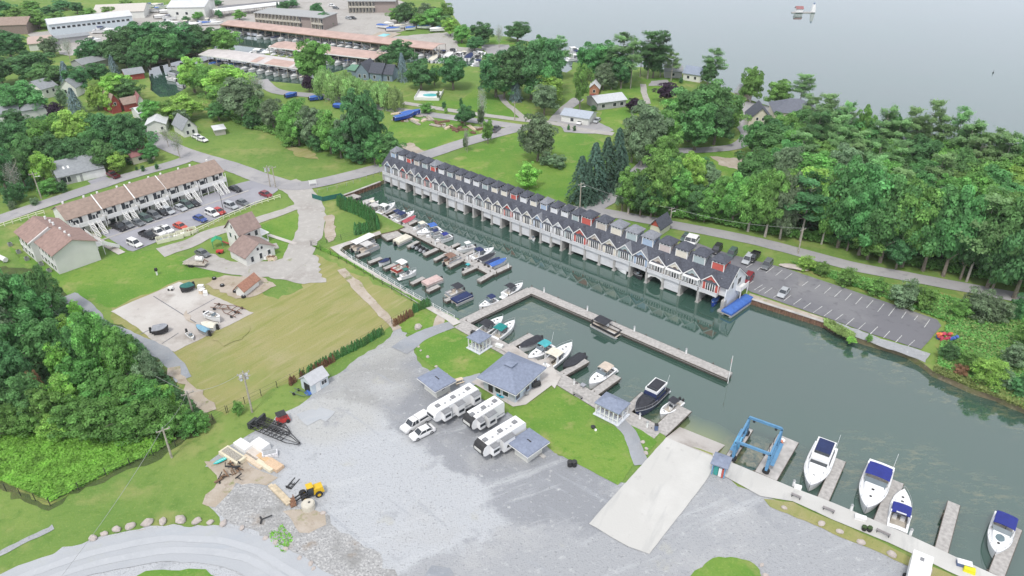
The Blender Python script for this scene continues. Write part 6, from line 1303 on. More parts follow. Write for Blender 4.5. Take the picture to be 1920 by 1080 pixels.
    o, a, L = frame((519,796), (538,789)); t = thing('tractor', 'small red lawn tractor with flat dark canopy at the gravel edge', 'tractor', (o.x, o.y, .1), a); RD = mat('tractor_red', (.45,.04,.035), .45, .1)
    obj('body', MB().tap(0,2.4,-.7,.7,.3,1.0,.15,.1), RD, t); obj('canopy', MB().box(.2,1.9,-.8,.8,1.9,2.0), DARK, t); obj('post', MB().box(.25,.32,-.7,-.62,1,1.9).box(.25,.32,.62,.7,1,1.9).box(1.75,1.82,-.7,-.62,1,1.9).box(1.75,1.82,.62,.7,1,1.9), DARK, t); obj('bumper', MB().box(-.15,0,-.5,.5,.4,.7), WHT, t)
    for x in (.4, 1.9):
        for s in (-1, 1): obj('wheel', MB().wheel(x, s*.75, .35, .35, .25), TYRE, t)
    o, a, L = frame((574,738), (583,733)); t = thing('blue_tarpaulin', 'blue tarpaulin heap at the dark door of the pale blue shed', 'tarpaulin', (o.x, o.y, .05), a); obj('tarpaulin', MB().tap(-.2,1.3,-1,.4,0,.5,.3,.3), CANV['blue'], t); obj('pole', MB().bar((-.3,-.6,.1),(1.6,-.2,.55),.04), GREY, t)
    o, a, L = frame((548,735), (568,742)); t = thing('boat_trailer', 'green-grey empty trailer lying in the grass left of the pale blue shed', 'trailer', (o.x, o.y, .1), a); obj('frame', MB().beam((0,-.6,.5),(3,-.6,.5),.08,.1).beam((0,.6,.5),(3,.6,.5),.08,.1).beam((3,-.6,.5),(4,0,.5),.08,.1).beam((3,.6,.5),(4,0,.5),.08,.1).box(1,1.1,-.6,.6,.4,.5), mat('dull_green_metal', (.12,.17,.14), .7, .2), t); obj('wheel', MB().wheel(1,-.7,.3,.3,.2).wheel(1,.7,.3,.3,.2), TYRE, t)
    # red heap by the car park
    q = P2((1774,636)); t = thing('plastic_heap', 'heap of red, orange and blue plastic barrels at the corner of the asphalt car park', 'barrels', (q.x, q.y, .05)); rnd = random.Random(9)
    for nm, m, n in (('red_barrel', mat('barrel_red', (.42,.05,.09), .6, .15), 7), ('orange_barrel', mat('barrel_orange', (.60,.16,.06), .6, .15), 3), ('blue_barrel', mat('barrel_blue', (.06,.12,.42), .6, .15), 3)):
        for i in range(n): x, y = rnd.uniform(-1.9,1.9), rnd.uniform(-1.3,1.3); z = rnd.uniform(0,.8); obj(nm, MB().bar((x,y,z),(x+rnd.uniform(-.5,.5),y+rnd.uniform(-.5,.5),z+.8),.36,n=8), m, t)
    # picnic table, grill etc
    for p_, lb in [((860,718),'wooden picnic table on the gravel between hut and office')]:
        q = P2(p_); t = thing('picnic_table', lb, 'table', (q.x, q.y, .08), .5); obj('tabletop', MB().box(-.9,.9,-.4,.4,.72,.78), LT, t); obj('bench', MB().box(-.9,.9,-.85,-.6,.42,.47), LT, t); obj('bench', MB().box(-.9,.9,.6,.85,.42,.47), LT, t); obj('leg', MB().bar((-.7,-.75,0),(-.7,0,.72),.05,n=4).bar((-.7,.75,0),(-.7,0,.72),.05,n=4), LT, t); obj('leg', MB().bar((.7,-.75,0),(.7,0,.72),.05,n=4).bar((.7,.75,0),(.7,0,.72),.05,n=4), LT, t)
    q = P2((1005,728)); t = thing('grill', 'large black gas grill on the patio beside the marina office', 'grill', (q.x, q.y, .15), .55); obj('body', MB().tap(-.9,.9,-.4,.4,.5,1.0,.05,.05), DARK, t); obj('lid', MB().bar((-.85,0,1.05),(.85,0,1.05),.38,n=10), DARK, t); obj('leg', MB().box(-.85,-.78,-.35,.35,0,.5).box(.78,.85,-.35,.35,0,.5), GREY, t)
    q = P2((986,743)); t = thing('patio_table', 'small round dark patio table beside the marina office', 'table', (q.x, q.y, .15)); obj('tabletop', MB().cyl(0,0,.68,.72,.5,.5,12), GREY, t); obj('leg', MB().cyl(0,0,0,.68,.05,.05), DARK, t)
    for dx, nm in ((-5, 'left'), (4, 'right')):
        q = P2((1073+dx*.9, 874)); t = thing('waste_bin', f'{nm} one of two round black waste bins on the gravel by the lawn corner', 'bin', (q.x, q.y, .06)); obj('drum', MB().cyl(0,0,0,1.0,.42,.48,12), DARK, t); obj('lid', MB().ball((0,0,1.0),.48,.48,.2,nu=12), DARK, t)
    q = P2((1230,806),.1); t = thing('waste_bin', 'dark square bin where the timber quay meets the wide dock', 'bin', (q.x, q.y, .15)); obj('bin', MB().tap(-.3,.3,-.3,.3,0,1.1,.02,.02), MATS['navy_shutter'], t); obj('lid', MB().box(-.33,.33,-.33,.33,1.1,1.2), DARK, t)
    q = P2((1112,803)); t = thing('fire_pit', 'small black fire pit with pale ring on the lawn above the boat ramp', 'fire pit', (q.x, q.y, .08)); obj('bowl', MB().cyl(0,0,0,.35,.3,.45), DARK, t); obj('stone_ring', MB().cyl(.4,-.6,0,.2,.25,.2), WHT, t)
    q = P2((510,464)); t = thing('stone_bed', 'diamond-shaped ring of stones with a shrub on the farmhouse lawn', 'stone bed', (q.x, q.y, .05), .5); obj('stones', MB().box(-1.5,1.5,-1.5,1.5,0,.25), M_track, t); obj('plant', MB().ball((0,0,.4),.5,.5,.4,jit=.4), MATS['planter_leaf'], t)
    for i, (x, y) in enumerate([(483,484),(490,486),(498,485),(506,487),(513,487),(505,482)]):
        q = P2((x, y)); t = thing('junk_pile', ['white appliance heap','grey washing machine shell','white sheet-metal pile','tan timber pile','tan crate pile','white drum pile'][i]+' in the row right of the farmhouse wing', 'junk', (q.x, q.y, .1), i*.7); obj('pile', MB().tap(-.8,.8,-.6,.6,0,.8,.15,.1), [WHT,GREY,WHT,LT,LT,WHT][i], t); obj('top', MB().box(-.5,.3,-.3,.4,.81,1.0), [GREY,DARK,GREY,WOOD,RUST,GREY][i], t)
    # trailer with tank
    o, a, L = frame((347,497), (388,500)); t = thing('flatbed_trailer', 'low brown flatbed trailer with hooked red arm on the gravel before the farmhouse', 'trailer', (o.x, o.y, .1), a); obj('bed', MB().box(0,L,-1,1,.6,.8), TIMB, t); obj('arm', MB().bar((L*.85,0,.8),(L*.95,0,1.9),.12).bar((L*.95,0,1.9),(L*1.12,0,1.4),.1), RUST, t)
    for x in (L*.3, L*.42): obj('wheel', MB().wheel(x, -1, .35,.35,.25).wheel(x, 1, .35,.35,.25), TYRE, t)
    q = P2((376,493)); t = thing('tank', 'white plastic tank standing on the brown flatbed trailer', 'tank', (q.x+.3, q.y-.6, .95), a); obj('tank', MB().bar((-.9,0,.6),(.9,0,.6),.6,n=12), WHT, t); obj('cap', MB().cyl(0,0,1.15,1.35,.2), GREY, t)
    # white shelter on gravel pad
    t, L = house('shelter', 'white fabric shelter with rusty brown roof on the pale gravel pad', 'shelter', (444,554), (459,557), 5.5, 1.9, 3.0, 'y', WHT, mat('rust_brown_roof', (.33,.17,.12), .85, .2, 2))
    for i, (x, y) in enumerate([(441,548),(417,537),(402,524),(457,558),(470,541)]): q = P2((x, y)); t = thing('tyre', 'black tyre lying on the pale gravel pad', 'tyre', (q.x, q.y, .08), 0, 'tyres on the gravel pad'); obj('tyre', MB().cyl(0,0,0,.45,.5,.5,12), TYRE, t); obj('rim', MB().cyl(0,0,.46,.47,.2,.2), GREY, t)
    q = P2((295,516)); t = thing('post_box', 'tiny black and white post on the lawn above the concrete pad', 'post', (q.x, q.y, .03)); obj('post', MB().box(-.15,.15,-.15,.15,0,1.2), WHT, t); obj('box', MB().tap(-.3,.3,-.3,.3,1.2,1.9,.05,.05), DARK, t)
    q = P2((321,544)); t = thing('machine', 'small white machine at the top edge of the concrete pad', 'machine', (q.x, q.y, .08)); obj('body', MB().tap(-.6,.6,-.4,.4,.2,.8,.1,.1), WHT, t); obj('wheel', MB().wheel(-.4,-.4,.25,.25,.15).wheel(.4,-.4,.25,.25,.15), TYRE, t)
    for i, (x, y) in enumerate([(377,541),(380,549),(386,553)]):
        q = P2((x, y)); t = thing('tub', ['upper','middle','lower'][i]+' pale tub in the row at the top right of the concrete pad', 'tub', (q.x, q.y, .08), i); obj('tub', MB().tap(-.7,.7,-.5,.5,0,.8,.1,.1), [WHT,LT,WHT][i], t); obj('rim', MB().box(-.66,.66,-.46,.46,.8,.86), WHT, t)
    q = P2((6,490)); t = thing('propane_tank', 'white horizontal gas tank on the grass at the left frame edge', 'gas tank', (q.x, q.y, .1), -.55); obj('tank', MB().bar((-1.7,0,.8),(1.7,0,.8),.6,n=12), WHT, t); obj('foot', MB().box(-1.1,-.9,-.4,.4,0,.4).box(.9,1.1,-.4,.4,0,.4), GREY, t)
    # play set in bright green plastic by the farmhouse
    q = P2((409,463)); t = thing('play_set', 'bright green canopy frame beside the farmhouse wing', 'play set', (q.x, q.y, .05), .4); gp = mat('play_green', (.02,.30,.14), .6, .1); obj('canopy', MB().extr([(-1.3,1.9),(0,2.7),(1.3,1.9),(1.3,2.0),(0,2.8),(-1.3,2.0)], -1, 1), gp, t); obj('post', MB().box(-1.2,-1.1,-.9,-.8,0,2).box(1.1,1.2,-.9,-.8,0,2).box(-1.2,-1.1,.8,.9,0,2).box(1.1,1.2,.8,.9,0,2), gp, t); obj('slide', MB().add([(1.2,-.4,1.4),(1.2,.4,1.4),(3.2,.4,.1),(3.2,-.4,.1)], [(0,1,2,3)]).add([(1.2,-.4,1.3),(1.2,.4,1.3),(3.2,.4,0),(3.2,-.4,0)], [(3,2,1,0)]), MATS['tractor_red'], t)
    q = P2((413,475)); t = thing('cart', 'small red cart beside the farmhouse wing', 'cart', (q.x, q.y, .05)); obj('tray', MB().tap(-.8,.8,-.5,.5,.3,.8,-.05,-.05), MATS['tractor_red'], t); obj('wheel', MB().wheel(0,-.5,.3,.3,.12).wheel(0,.5,.3,.3,.12), TYRE, t)
    # swimming pool
    o, a, L = frame((777,188), (823,189)); t = thing('swimming_pool', 'small turquoise swimming pool with white walled surround on the far lawn', 'swimming pool', (o.x, o.y, .05), a); obj('surround', MB().box(0,L,0,12,0,.3), WHT, t); obj('water', MB().ball((L*.55,6.5,.3),3.4,2.2,.05,nu=16), mat('pool_water', (.12,.48,.50), .15, .05), t); obj('wall', MB().box(0,L,-.1,-.01,0,1.2).box(-.1,-.01,0,12,0,1.2).box(L+.01,L+.1,0,12,0,1.2), WHT, t)
    o, a, L = frame((698,71), (718,73)); t = thing('swimming_pool', 'pale round-edged pool terrace behind the longest covered dock', 'swimming pool', (o.x, o.y, .05), a); obj('surround', MB().box(-3,L+3,-2,14,0,.25), M_sand, t); obj('water', MB().box(1,L-1,2,10,.26,.3), MATS['pool_water'], t)
yard()
# logs and junk on the far lawn
rnd = random.Random(21)
for i in range(26):
    x = rnd.uniform(735,905); y = 215+ (x-735)*.15+rnd.uniform(-6,12); q = P2((x, y)); g = rnd.choice([('log','grey driftwood log on the junk-strewn lawn','log',TIMB),('plank_stack','pale plank pile on the junk-strewn lawn','planks',MATS['light_plank']),('junk_pile','rusty metal junk on the junk-strewn lawn','junk',RUST)])
    t = thing(g[0], g[1], g[2], (q.x, q.y, .05), rnd.uniform(0,3), g[2]+' on the far lawn'); s = rnd.uniform(1,3)
    obj('piece', MB().tap(-s,s,-.5,.5,0,.5,.1,.1), g[3], t); obj('piece', MB().bar((-s*.8,.6,.2),(s,.9,.3),.2), g[3], t)
# boulders
ROCK = mat('pinkish_limestone', (.42,.375,.345), .9, .18, 1.2, bump=.4)
def rock(name, lb, p, s, grp, seed, cat='boulder'):
    s = s*.85
    rnd = random.Random(seed); q = P2(p); mb = MB(); n = 9; vs = []
    bm = bmesh.new(); bmesh.ops.create_icosphere(bm, subdivisions=2, radius=1)
    for v in bm.verts:
        k = 1+.28*noise.noise(v.co*1.3+Vector((seed*3.1,0,0))); v.co = Vector((v.co.x*s*k*1.15, v.co.y*s*k*.85, max(-.25*s, v.co.z*s*k*.75)))
    mb.v = [tuple(v.co) for v in bm.verts]; mb.f = [tuple(v.index for v in f.verts) for f in bm.faces]; bm.free()
    o = obj(name, mb, ROCK); o.location = (q.x, q.y, .25*s+.03); o.rotation_euler = (0,0,rnd.uniform(0,3)); tag(o, lb, cat, grp)
ords = ['first','second','third','fourth','fifth','sixth','seventh','eighth','ninth','tenth','eleventh','twelfth','thirteenth','fourteenth','fifteenth','sixteenth','seventeenth','eighteenth','nineteenth','twentieth']
for i, (x, y, s) in enumerate([(175,1010,.75),(196,1002,.6),(219,994,.75),(245,988,.85),(277,982,.95),(306,979,.75),(339,976,1.0),(369,979,.8),(394,981,.6),(419,983,.7),(454,991,.5)]):
    rock('boulder', f'{ords[i]} pale boulder from the left in the row above the curved road', (x, y), s, 'boulders along the curved road', i)
for i, (x, y, s) in enumerate([(1470,953,.5),(1540,983,.65),(1574,998,.6),(1614,1018,.7),(1671,1041,.75),(1738,1072,.9)]): rock('boulder', f'{ords[i]} boulder from the left below the grass strip of the walkway', (x, y), s, 'boulders below the walkway', 20+i)
for i, (x, y, s) in enumerate([(785,651,.35),(789,658,.3),(802,670,.45),(818,688,.4),(784,615,1.1),(837,702,.3),(1130,720,.1)]):
    if i < 6: rock('boulder', f'{ords[i]} pale rock from the top beside the upper lawn' if i != 4 else 'large flat white rock on the small triangular lawn', (x, y), s, 'rocks around the upper lawn', 40+i)
for i, (x, y, s) in enumerate([(498,1010,.5),(517,1018,.5),(536,1030,.5),(562,1047,.45),(583,1058,.5),(588,1067,.4),(606,963,.5),(1205,830,.5),(1212,842,.4),(1211,850,.5),(1435,1080,.5),(1428,1060,.4)]): rock('boulder', 'loose pale rock in the scatter by the gravel edges', (x, y), s, 'scattered loose rocks', 60+i)
for i in range(14): rock('boulder', 'small white kerb rock along the lane behind the boathouse row', (828+i*13.5, 311+i*5.7), .45, 'white kerb rocks behind the boathouse row', 80+i)
rock('sand_mound', 'long pale sand mound between the car park and the lane', (1487,503), 1.8, None, 99, 'mound'); bpy.data.objects['sand_mound'].scale = (2.0, 1, .35); bpy.data.objects['sand_mound'].rotation_euler = (0,0,-.4)
# utility poles with cables
def pole(lb, base, top, arms=1, trans=False, lamp=False):
    b = P2(base); k = (540-top[1])/F; h = CAMH-b.y*(sp-k*cp)/(cp+k*sp); h = min(max(h, 5), 14)
    t = thing('utility_pole', lb, 'utility pole', (b.x, b.y, 0), .6); obj('pole', MB().cyl(0,0,0,h,.19,.13,8), TIMB, t)
    for i in range(arms): obj('crossarm', MB().box(-1.1,1.1,-.06,.06,h-.5-i*.8,h-.35-i*.8), TIMB, t)
    obj('insulator', MB().cyl(-1,0,h-.35,h-.1,.07).cyl(1,0,h-.35,h-.1,.07).cyl(0,0,h,h+.2,.07), GREY, t)
    if trans:
        for s in (-.5, .5): obj('transformer', MB().cyl(s,.3,h-1.9,h-.9,.3), mat('transformer_grey', (.5,.52,.54), .5, .05), t)
    if lamp: obj('lamp', MB().box(0,1.4,-.06,.06,h-1.3,h-1.22).box(1.1,1.6,-.15,.15,h-1.4,h-1.3), WHT, t)
    return Vector((b.x, b.y, h))
pa = pole('tall utility pole with two pale transformers beside the little cedar hedge', (473,773), (461,697), 2, True)
pb = pole('leaning bare pole at the edge of the overgrown meadow', (322,858), (304,803), 1)
pc = pole('pole standing in the scrub below the asphalt path', (362,775), (350,738), 1)
pd = pole('pole at the back of the left woods', (100,610), (91,577), 1)
pe = pole('pole with lamp by the street left of the grey bungalow', (78,373), (64,324), 1, lamp=True)
pf = pole('left one of the pole pair at the street junction', (507,351), (501,311), 1, True)
pg = pole('right one of the pole pair at the street junction', (517,352), (512,312), 1)
ph = pole('pole with pale lamp head behind the middle of the boathouse row', (1087,393), (1087,343), 1, lamp=True)
pi_ = pole('pole beside the lane next to the red-gabled cottage', (1256,421), (1258,391), 1, lamp=True)
pj = pole('leaning pale pole by the lane in front of the woods', (1496,476), (1502,428), 1)
pk_ = pole('street-side pole by the pool lawn', (965,225), (963,190), 1)
def lamp_post(lb, base, h):
    b = P2(base); t = thing('lamp_post', lb, 'lamp post', (b.x, b.y, .1)); obj('post', MB().cyl(0,0,0,h,.09,.06), DARK, t); obj('lamp_head', MB().box(-.7,.2,-.15,.15,h,h+.15), GREY, t)
lamp_post('dark lamp post at the edge of the apartment car park', (421,404), 7)
def cable(lb, a, b, sag, r=.035):
    mb = MB(); n = 14; pts = [a.lerp(b, i/n)-Vector((0,0,sag*4*(i/n)*(1-i/n))) for i in range(n+1)]
    for p, q_ in zip(pts, pts[1:]): mb.bar(p, q_, r, n=4)
    tag(obj('overhead_cable', mb, mat('cable_grey', (.30,.31,.30), .7, .1)), lb, 'cable')
cable('overhead cable from the meadow pole down to the lower left corner', pb, P2((100,1100),9), .8); cable('overhead cable over the left woods', pd, pc, 1.5); cable('overhead cable between the scrub pole and the meadow pole', pc, pb, .8)
cable('overhead cable over the dry field edge to the transformer pole', pc, pa, 1.0); cable('overhead cable along the lane behind the boathouse row', ph, pi_, 1); cable('overhead cable along the lane in front of the woods', pi_, pj, 1.2)
# lake: shoal light with boathouse, buoy
p = P2((1505,24),-1.2); t = thing('island_lighthouse', 'tiny shoal with white lighthouse tower and red-roofed white house far out in the lake', 'lighthouse', (p.x, p.y, -1.2)); t.scale = (.52,.52,.52)
obj('jetty', MB().box(-13,14,-1.5,1.5,0,.9), CONC, t); obj('house', MB().extx([(-3,.9),(3,.9),(3,5),(0,7),(-3,5)], -9,-1).v and MB().extx([(-3,.9),(3,.9),(3,5),(0,7),(-3,5)], -9,-1), WHT, t)
obj('roof', MB().extx([(-3.6,4.7),(0,7.2),(3.6,4.7),(3.6,5),(0,7.6),(-3.6,5)][::-1], -9.5,-.5), RRD, t); obj('tower', MB().tap(9.5,14,-2.2,2.2,.9,9.5,.9,.9), WHT, t); obj('lantern', MB().cyl(11.75,0,9.5,11.5,1.1,1.1), mat('lantern_blue', (.2,.25,.35), .5, .1), t)
p = P2((1862,137),-1.2); t = thing('buoy', 'small dark buoy alone on the lake', 'buoy', (p.x, p.y, -1.2)); t.scale = (.5,.5,.6); obj('float', MB().cyl(0,0,-.2,.8,.7,.5), DARK, t); obj('mast', MB().cyl(0,0,.8,2.6,.15,.1), DARK, t)
plank_dock('lake_jetty', 'dark timber jetty on the lake shore seen between the pines', [((1780,320),(1850,328),2.2)], [((1800,322),(1825,312),1.5)], z=-.6, cat='jetty')

def screen_fence():
    P = [P2(p) for p in ((586,372),(606,378),(640,371),(652,381))]; t = thing('screen_fence', 'low fence with dark green windscreen cloth near the corner of the sea wall', 'fence', tuple(P[0]))
    for a, b in zip(P, P[1:]): a = a-P[0]; b = b-P[0]; obj('cloth', MB().beam(a+Vector((0,0,1.5)), b+Vector((0,0,1.5)), .06, 1.4), mat('green_mesh', (.02,.12,.10), .8, .15), t); obj('post', MB().cyl(a.x,a.y,0,1.6,.05), DARK, t)
screen_fence()
q = P2((587,349)); t = thing('sign_board', 'white sign board on two posts at the street corner by the loop track', 'sign', (q.x, q.y, .05), .35); obj('post', MB().box(-1.1,-1.0,-.05,.05,0,2).box(1.0,1.1,-.05,.05,0,2), WHT, t); obj('panel', MB().box(-1.0,1.0,-.04,.04,.8,1.9), WHT, t)
for i, (x, y) in enumerate([(306,452),(318,449),(331,446),(344,441),(357,436)]):
    q = P2((x, y)); t = thing('garden_enclosure', f'white-framed garden enclosure, {ords[i]} from left below the apartment car park', 'enclosure', (q.x, q.y, .05), .55, 'garden enclosures below the car park')
    obj('frame', MB().box(-1.6,1.6,-1.3,-1.2,0,1).box(-1.6,1.6,1.2,1.3,0,1).box(-1.6,-1.5,-1.2,1.2,0,1).box(1.5,1.6,-1.2,1.2,0,1), MATS['cream_fence'], t); obj('contents', MB().tap(-.8,.9,-.6,.6,0,.7,.2,.2), [GREY, GREY, WHT, WHT, WOOD][i], t)
# ------------------------------------------------------------------ haze: one even volume round the whole place
hm = bpy.data.materials.new('haze_air'); hm.use_nodes = True; hn = hm.node_tree
hn.nodes.remove(hn.nodes['Principled BSDF']); pv = hn.nodes.new('ShaderNodeVolumePrincipled'); pv.inputs['Density'].default_value = .00007; pv.inputs['Color'].default_value = (.92,.95,1,1)
hn.links.new(pv.outputs[0], hn.nodes['Material Output'].inputs['Volume'])
hz = obj('haze', MB().box(-3300,3300,-200,4300,-4.5,95), hm); hz['kind'] = 'stuff'; hz['label'] = 'thin pale summer haze over the whole marina'; hz['category'] = 'haze'
# ------------------------------------------------------------------ trees
def leafmat(name, rgb, var=.35):
    m = bpy.data.materials.new(name); m.use_nodes = True; n = m.node_tree; b = n.nodes['Principled BSDF']
    b.inputs['Roughness'].default_value = .65; b.inputs['Specular IOR Level'].default_value = .25
    at = n.nodes.new('ShaderNodeAttribute'); at.attribute_name = 'tint'
    oi = n.nodes.new('ShaderNodeObjectInfo')
    hs_ = n.nodes.new('ShaderNodeHueSaturation'); hs_.inputs['Color'].default_value = (*rgb, 1)
    a = n.nodes.new('ShaderNodeMath'); a.operation = 'MULTIPLY_ADD'; a.inputs[1].default_value = .035; a.inputs[2].default_value = .4825; n.links.new(oi.outputs['Random'], a.inputs[0]); n.links.new(a.outputs[0], hs_.inputs['Hue'])
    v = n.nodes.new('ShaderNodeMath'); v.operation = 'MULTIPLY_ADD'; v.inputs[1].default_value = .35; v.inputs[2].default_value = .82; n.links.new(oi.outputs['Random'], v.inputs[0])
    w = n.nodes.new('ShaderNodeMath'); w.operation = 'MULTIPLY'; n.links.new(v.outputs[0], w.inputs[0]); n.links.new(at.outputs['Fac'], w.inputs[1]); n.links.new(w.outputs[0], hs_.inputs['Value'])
    n.links.new(hs_.outputs[0], b.inputs['Base Color'])
    tr = n.nodes.new('ShaderNodeBsdfTranslucent'); mi = n.nodes.new('ShaderNodeMixShader'); mi.inputs[0].default_value = .46
    n.links.new(hs_.outputs[0], tr.inputs['Color']); n.links.new(b.outputs[0], mi.inputs[1]); n.links.new(tr.outputs[0], mi.inputs[2]); n.links.new(mi.outputs[0], n.nodes['Material Output'].inputs['Surface'])
    return m
LM = dict(D=leafmat('dark_green_leaf', (0.116,0.266,0.105)), M=leafmat('mid_green_leaf', (0.216,0.422,0.115)), L=leafmat('lime_green_leaf', (0.341,0.578,0.135)), G=leafmat('olive_leaf', (0.230,0.336,0.192)), W=leafmat('willow_leaf', (0.356,0.531,0.211)),
          S=leafmat('spruce_needle', (0.104,0.195,0.144)), O=leafmat('blue_spruce_needle', (0.253,0.351,0.375)), P=leafmat('pine_needle', (0.230,0.390,0.164)), U=leafmat('purple_leaf', (0.070,0.045,0.077)), B=leafmat('thin_grey_leaf', (0.401,0.453,0.384)), T=leafmat('teal_green_leaf', (0.149,0.336,0.117)), Y=leafmat('sumac_leaf', (.165,.36,.095)), C=leafmat('cedar_green', (0.111,0.296,0.096)), R=leafmat('red_brown_leaf', (0.307,0.166,0.102)))
BARK = mat('grey_bark', (.20,.17,.14), .95, .3, 3); BARKP = mat('pale_bark', (.36,.33,.29), .95, .2, 3)
def leaves_mesh(name, centers, normals, sizes, tints, m, rs, droop=0):
    n = len(centers); c = np.array(centers); nr = np.array(normals); nr /= np.linalg.norm(nr, axis=1)[:, None]+1e-9
    r = rs.normal(size=(n, 3)); r[:, 2] += 0.0; t = np.cross(nr, r); t /= np.linalg.norm(t, axis=1)[:, None]+1e-9
    if droop: t[:, 2] -= droop; t /= np.linalg.norm(t, axis=1)[:, None]+1e-9
    b = np.cross(nr, t); b /= np.linalg.norm(b, axis=1)[:, None]+1e-9; s = np.array(sizes)[:, None]
    asp = rs.uniform(.55, .95, n)[:, None]*(1 if not droop else .5)
    v = np.stack([c-t*s*.5-b*s*.2*asp, c-t*s*.05-b*s*.55*asp, c+t*s*.55, c+b*s*.5*asp-t*s*.1], axis=1).reshape(-1, 3)
    v += rs.normal(scale=.05, size=v.shape)*np.repeat(s, 4, axis=0)
    me = bpy.data.meshes.new(name); me.vertices.add(4*n); me.vertices.foreach_set('co', v.ravel().astype(np.float32))
    me.loops.add(4*n); me.loops.foreach_set('vertex_index', np.arange(4*n, dtype=np.int32)); me.polygons.add(n)
    me.polygons.foreach_set('loop_start', np.arange(0, 4*n, 4, dtype=np.int32)); me.polygons.foreach_set('loop_total', np.full(n, 4, dtype=np.int32))
    at = me.attributes.new('tint', 'FLOAT', 'FACE'); at.data.foreach_set('value', np.array(tints, dtype=np.float32))
    me.materials.append(m); me.update(calc_edges=True); return me
def crown(kind, seed, nl):
    """unit tree: height 1 -> scaled; here real metres for H=12, R=5 reference; returns centers etc"""
    rs = np.random.RandomState(seed); C_ = []; N_ = []; S_ = []; T_ = []
    H, R = 12.0, 5.0
    def add(c, nn, s, t): C_.append(c); N_.append(nn); S_.append(s); T_.append(t)
    if kind in ('round', 'tall', 'bush', 'pop'):
        zc, rz = dict(round=(.54, .49), tall=(.53, .49), bush=(.42, .56), pop=(.55, .46))[kind]; k = 66 if kind != 'pop' else 34
        subs = []
        for i in range(k):
            u = rs.uniform(-.75, 1); th = 2.399963*i+rs.uniform(-.3, .3); q = math.sqrt(max(0, 1-u*u)); rr = rs.uniform(.5, 1.06)
            lob = 1+.16*math.sin(3*th+seed)+.12*math.sin(5*th+seed*2)
            p = np.array([R*q*math.cos(th)*rr*lob*.82, R*q*math.sin(th)*rr*lob*.82, H*zc+H*rz*u*rr*.86]); subs.append((p, rs.uniform(.65, 1.75), rs.uniform(.7, 1.32)))
        per = nl//k
        for p, r, tt in subs:
            cen = np.array([0, 0, H*zc]); out = p-cen; out /= np.linalg.norm(out)+1e-6
            for _ in range(per):
                d = rs.normal(size=3); d /= np.linalg.norm(d); d = d+out*.5+np.array([0,0,.35]); d /= np.linalg.norm(d); q = p+d*r*rs.uniform(.65, 1.08)*np.array([1,1,.72])
                add(q, d+rs.normal(size=3)*.45+np.array([0,0,.3]), rs.uniform(.28, .62), tt*rs.uniform(.7, 1.32))
        for _ in range(nl//7):
            d = rs.normal(size=3); d /= np.linalg.norm(d); q = np.array([0,0,H*zc])+d*np.array([R*.62, R*.62, H*rz*.66])*rs.uniform(.5, 1); add(q, d+rs.normal(size=3)*.5, rs.uniform(.7, 1.2), rs.uniform(.7, 1.0))  # inner core leaves tinted darker: crown shade put into the colour
    elif kind in ('willow',):
        for i in range(70):
            th = rs.uniform(0, 6.283); rr = R*math.sqrt(rs.uniform(.05, 1)); z1 = H*(.98-.32*(rr/R)**2)*rs.uniform(.88, 1.0); ln = H*rs.uniform(.35, .75)*(0.5+.5*rr/R); tt = rs.uniform(.75, 1.3)
            for _ in range(nl//70):
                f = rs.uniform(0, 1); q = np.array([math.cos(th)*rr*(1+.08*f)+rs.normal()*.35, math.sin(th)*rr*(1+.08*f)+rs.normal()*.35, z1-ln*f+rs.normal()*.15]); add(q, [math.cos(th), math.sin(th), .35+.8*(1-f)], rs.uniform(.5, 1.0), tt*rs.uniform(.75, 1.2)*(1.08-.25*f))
    elif kind in ('spruce', 'cone'):
        L_ = 20 if kind == 'spruce' else 13
        for i in range(L_):
            z = H*(.06+.92*i/L_); r0 = R*1.2*(1-i/L_)**.75+.3; nb = 6+int(10*(1-i/L_))
            for j in range(nb):
                th = 6.283*j/nb+i*1.3+rs.uniform(-.2, .2); rl = r0*rs.uniform(.78, 1.1); tt = rs.uniform(.75, 1.25)
                m = max(3, int(nl/(L_*nb)*1.0))
                for _ in range(m):
                    f = math.sqrt(rs.uniform(.02, 1)); q = np.array([math.cos(th)*rl*f, math.sin(th)*rl*f, z-rl*.32*f*f+rs.normal()*.14]); w = .16+.22*(1-f)*rl; q += np.array([-math.sin(th), math.cos(th), 0])*rs.normal()*w
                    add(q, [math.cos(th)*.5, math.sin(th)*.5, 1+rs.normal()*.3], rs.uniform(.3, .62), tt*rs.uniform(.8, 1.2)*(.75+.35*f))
    elif kind == 'pine':
        for i in range(30):
            z = H*rs.uniform(.38, .98); th = rs.uniform(0, 6.283); rl = R*rs.uniform(.55, 1.05)*(1.15-.6*((z/H-.38)/.6)**1.5); tt = rs.uniform(.7, 1.35)
            for _ in range(nl//30):
                f = rs.beta(2.2, 1.2); q = np.array([math.cos(th)*rl*f, math.sin(th)*rl*f, z+rl*.12*f+rs.normal()*.22]); q += np.array([-math.sin(th), math.cos(th), 0])*rs.normal()*(.35+.45*f)
                add(q, [math.cos(th)*.3, math.sin(th)*.3, 1+rs.normal()*.4], rs.uniform(.3, .62), tt*rs.uniform(.8, 1.25))
    elif kind == 'bare':
        for i in range(nl):
            d = rs.normal(size=3); d /= np.linalg.norm(d); q = np.array([0,0,H*.6])+d*np.array([R*.8, R*.8, H*.38])*rs.uniform(.3, 1); add(q, rs.normal(size=3), rs.uniform(.2, .42), rs.uniform(.6, 1.3))
    elif kind == 'cedar':
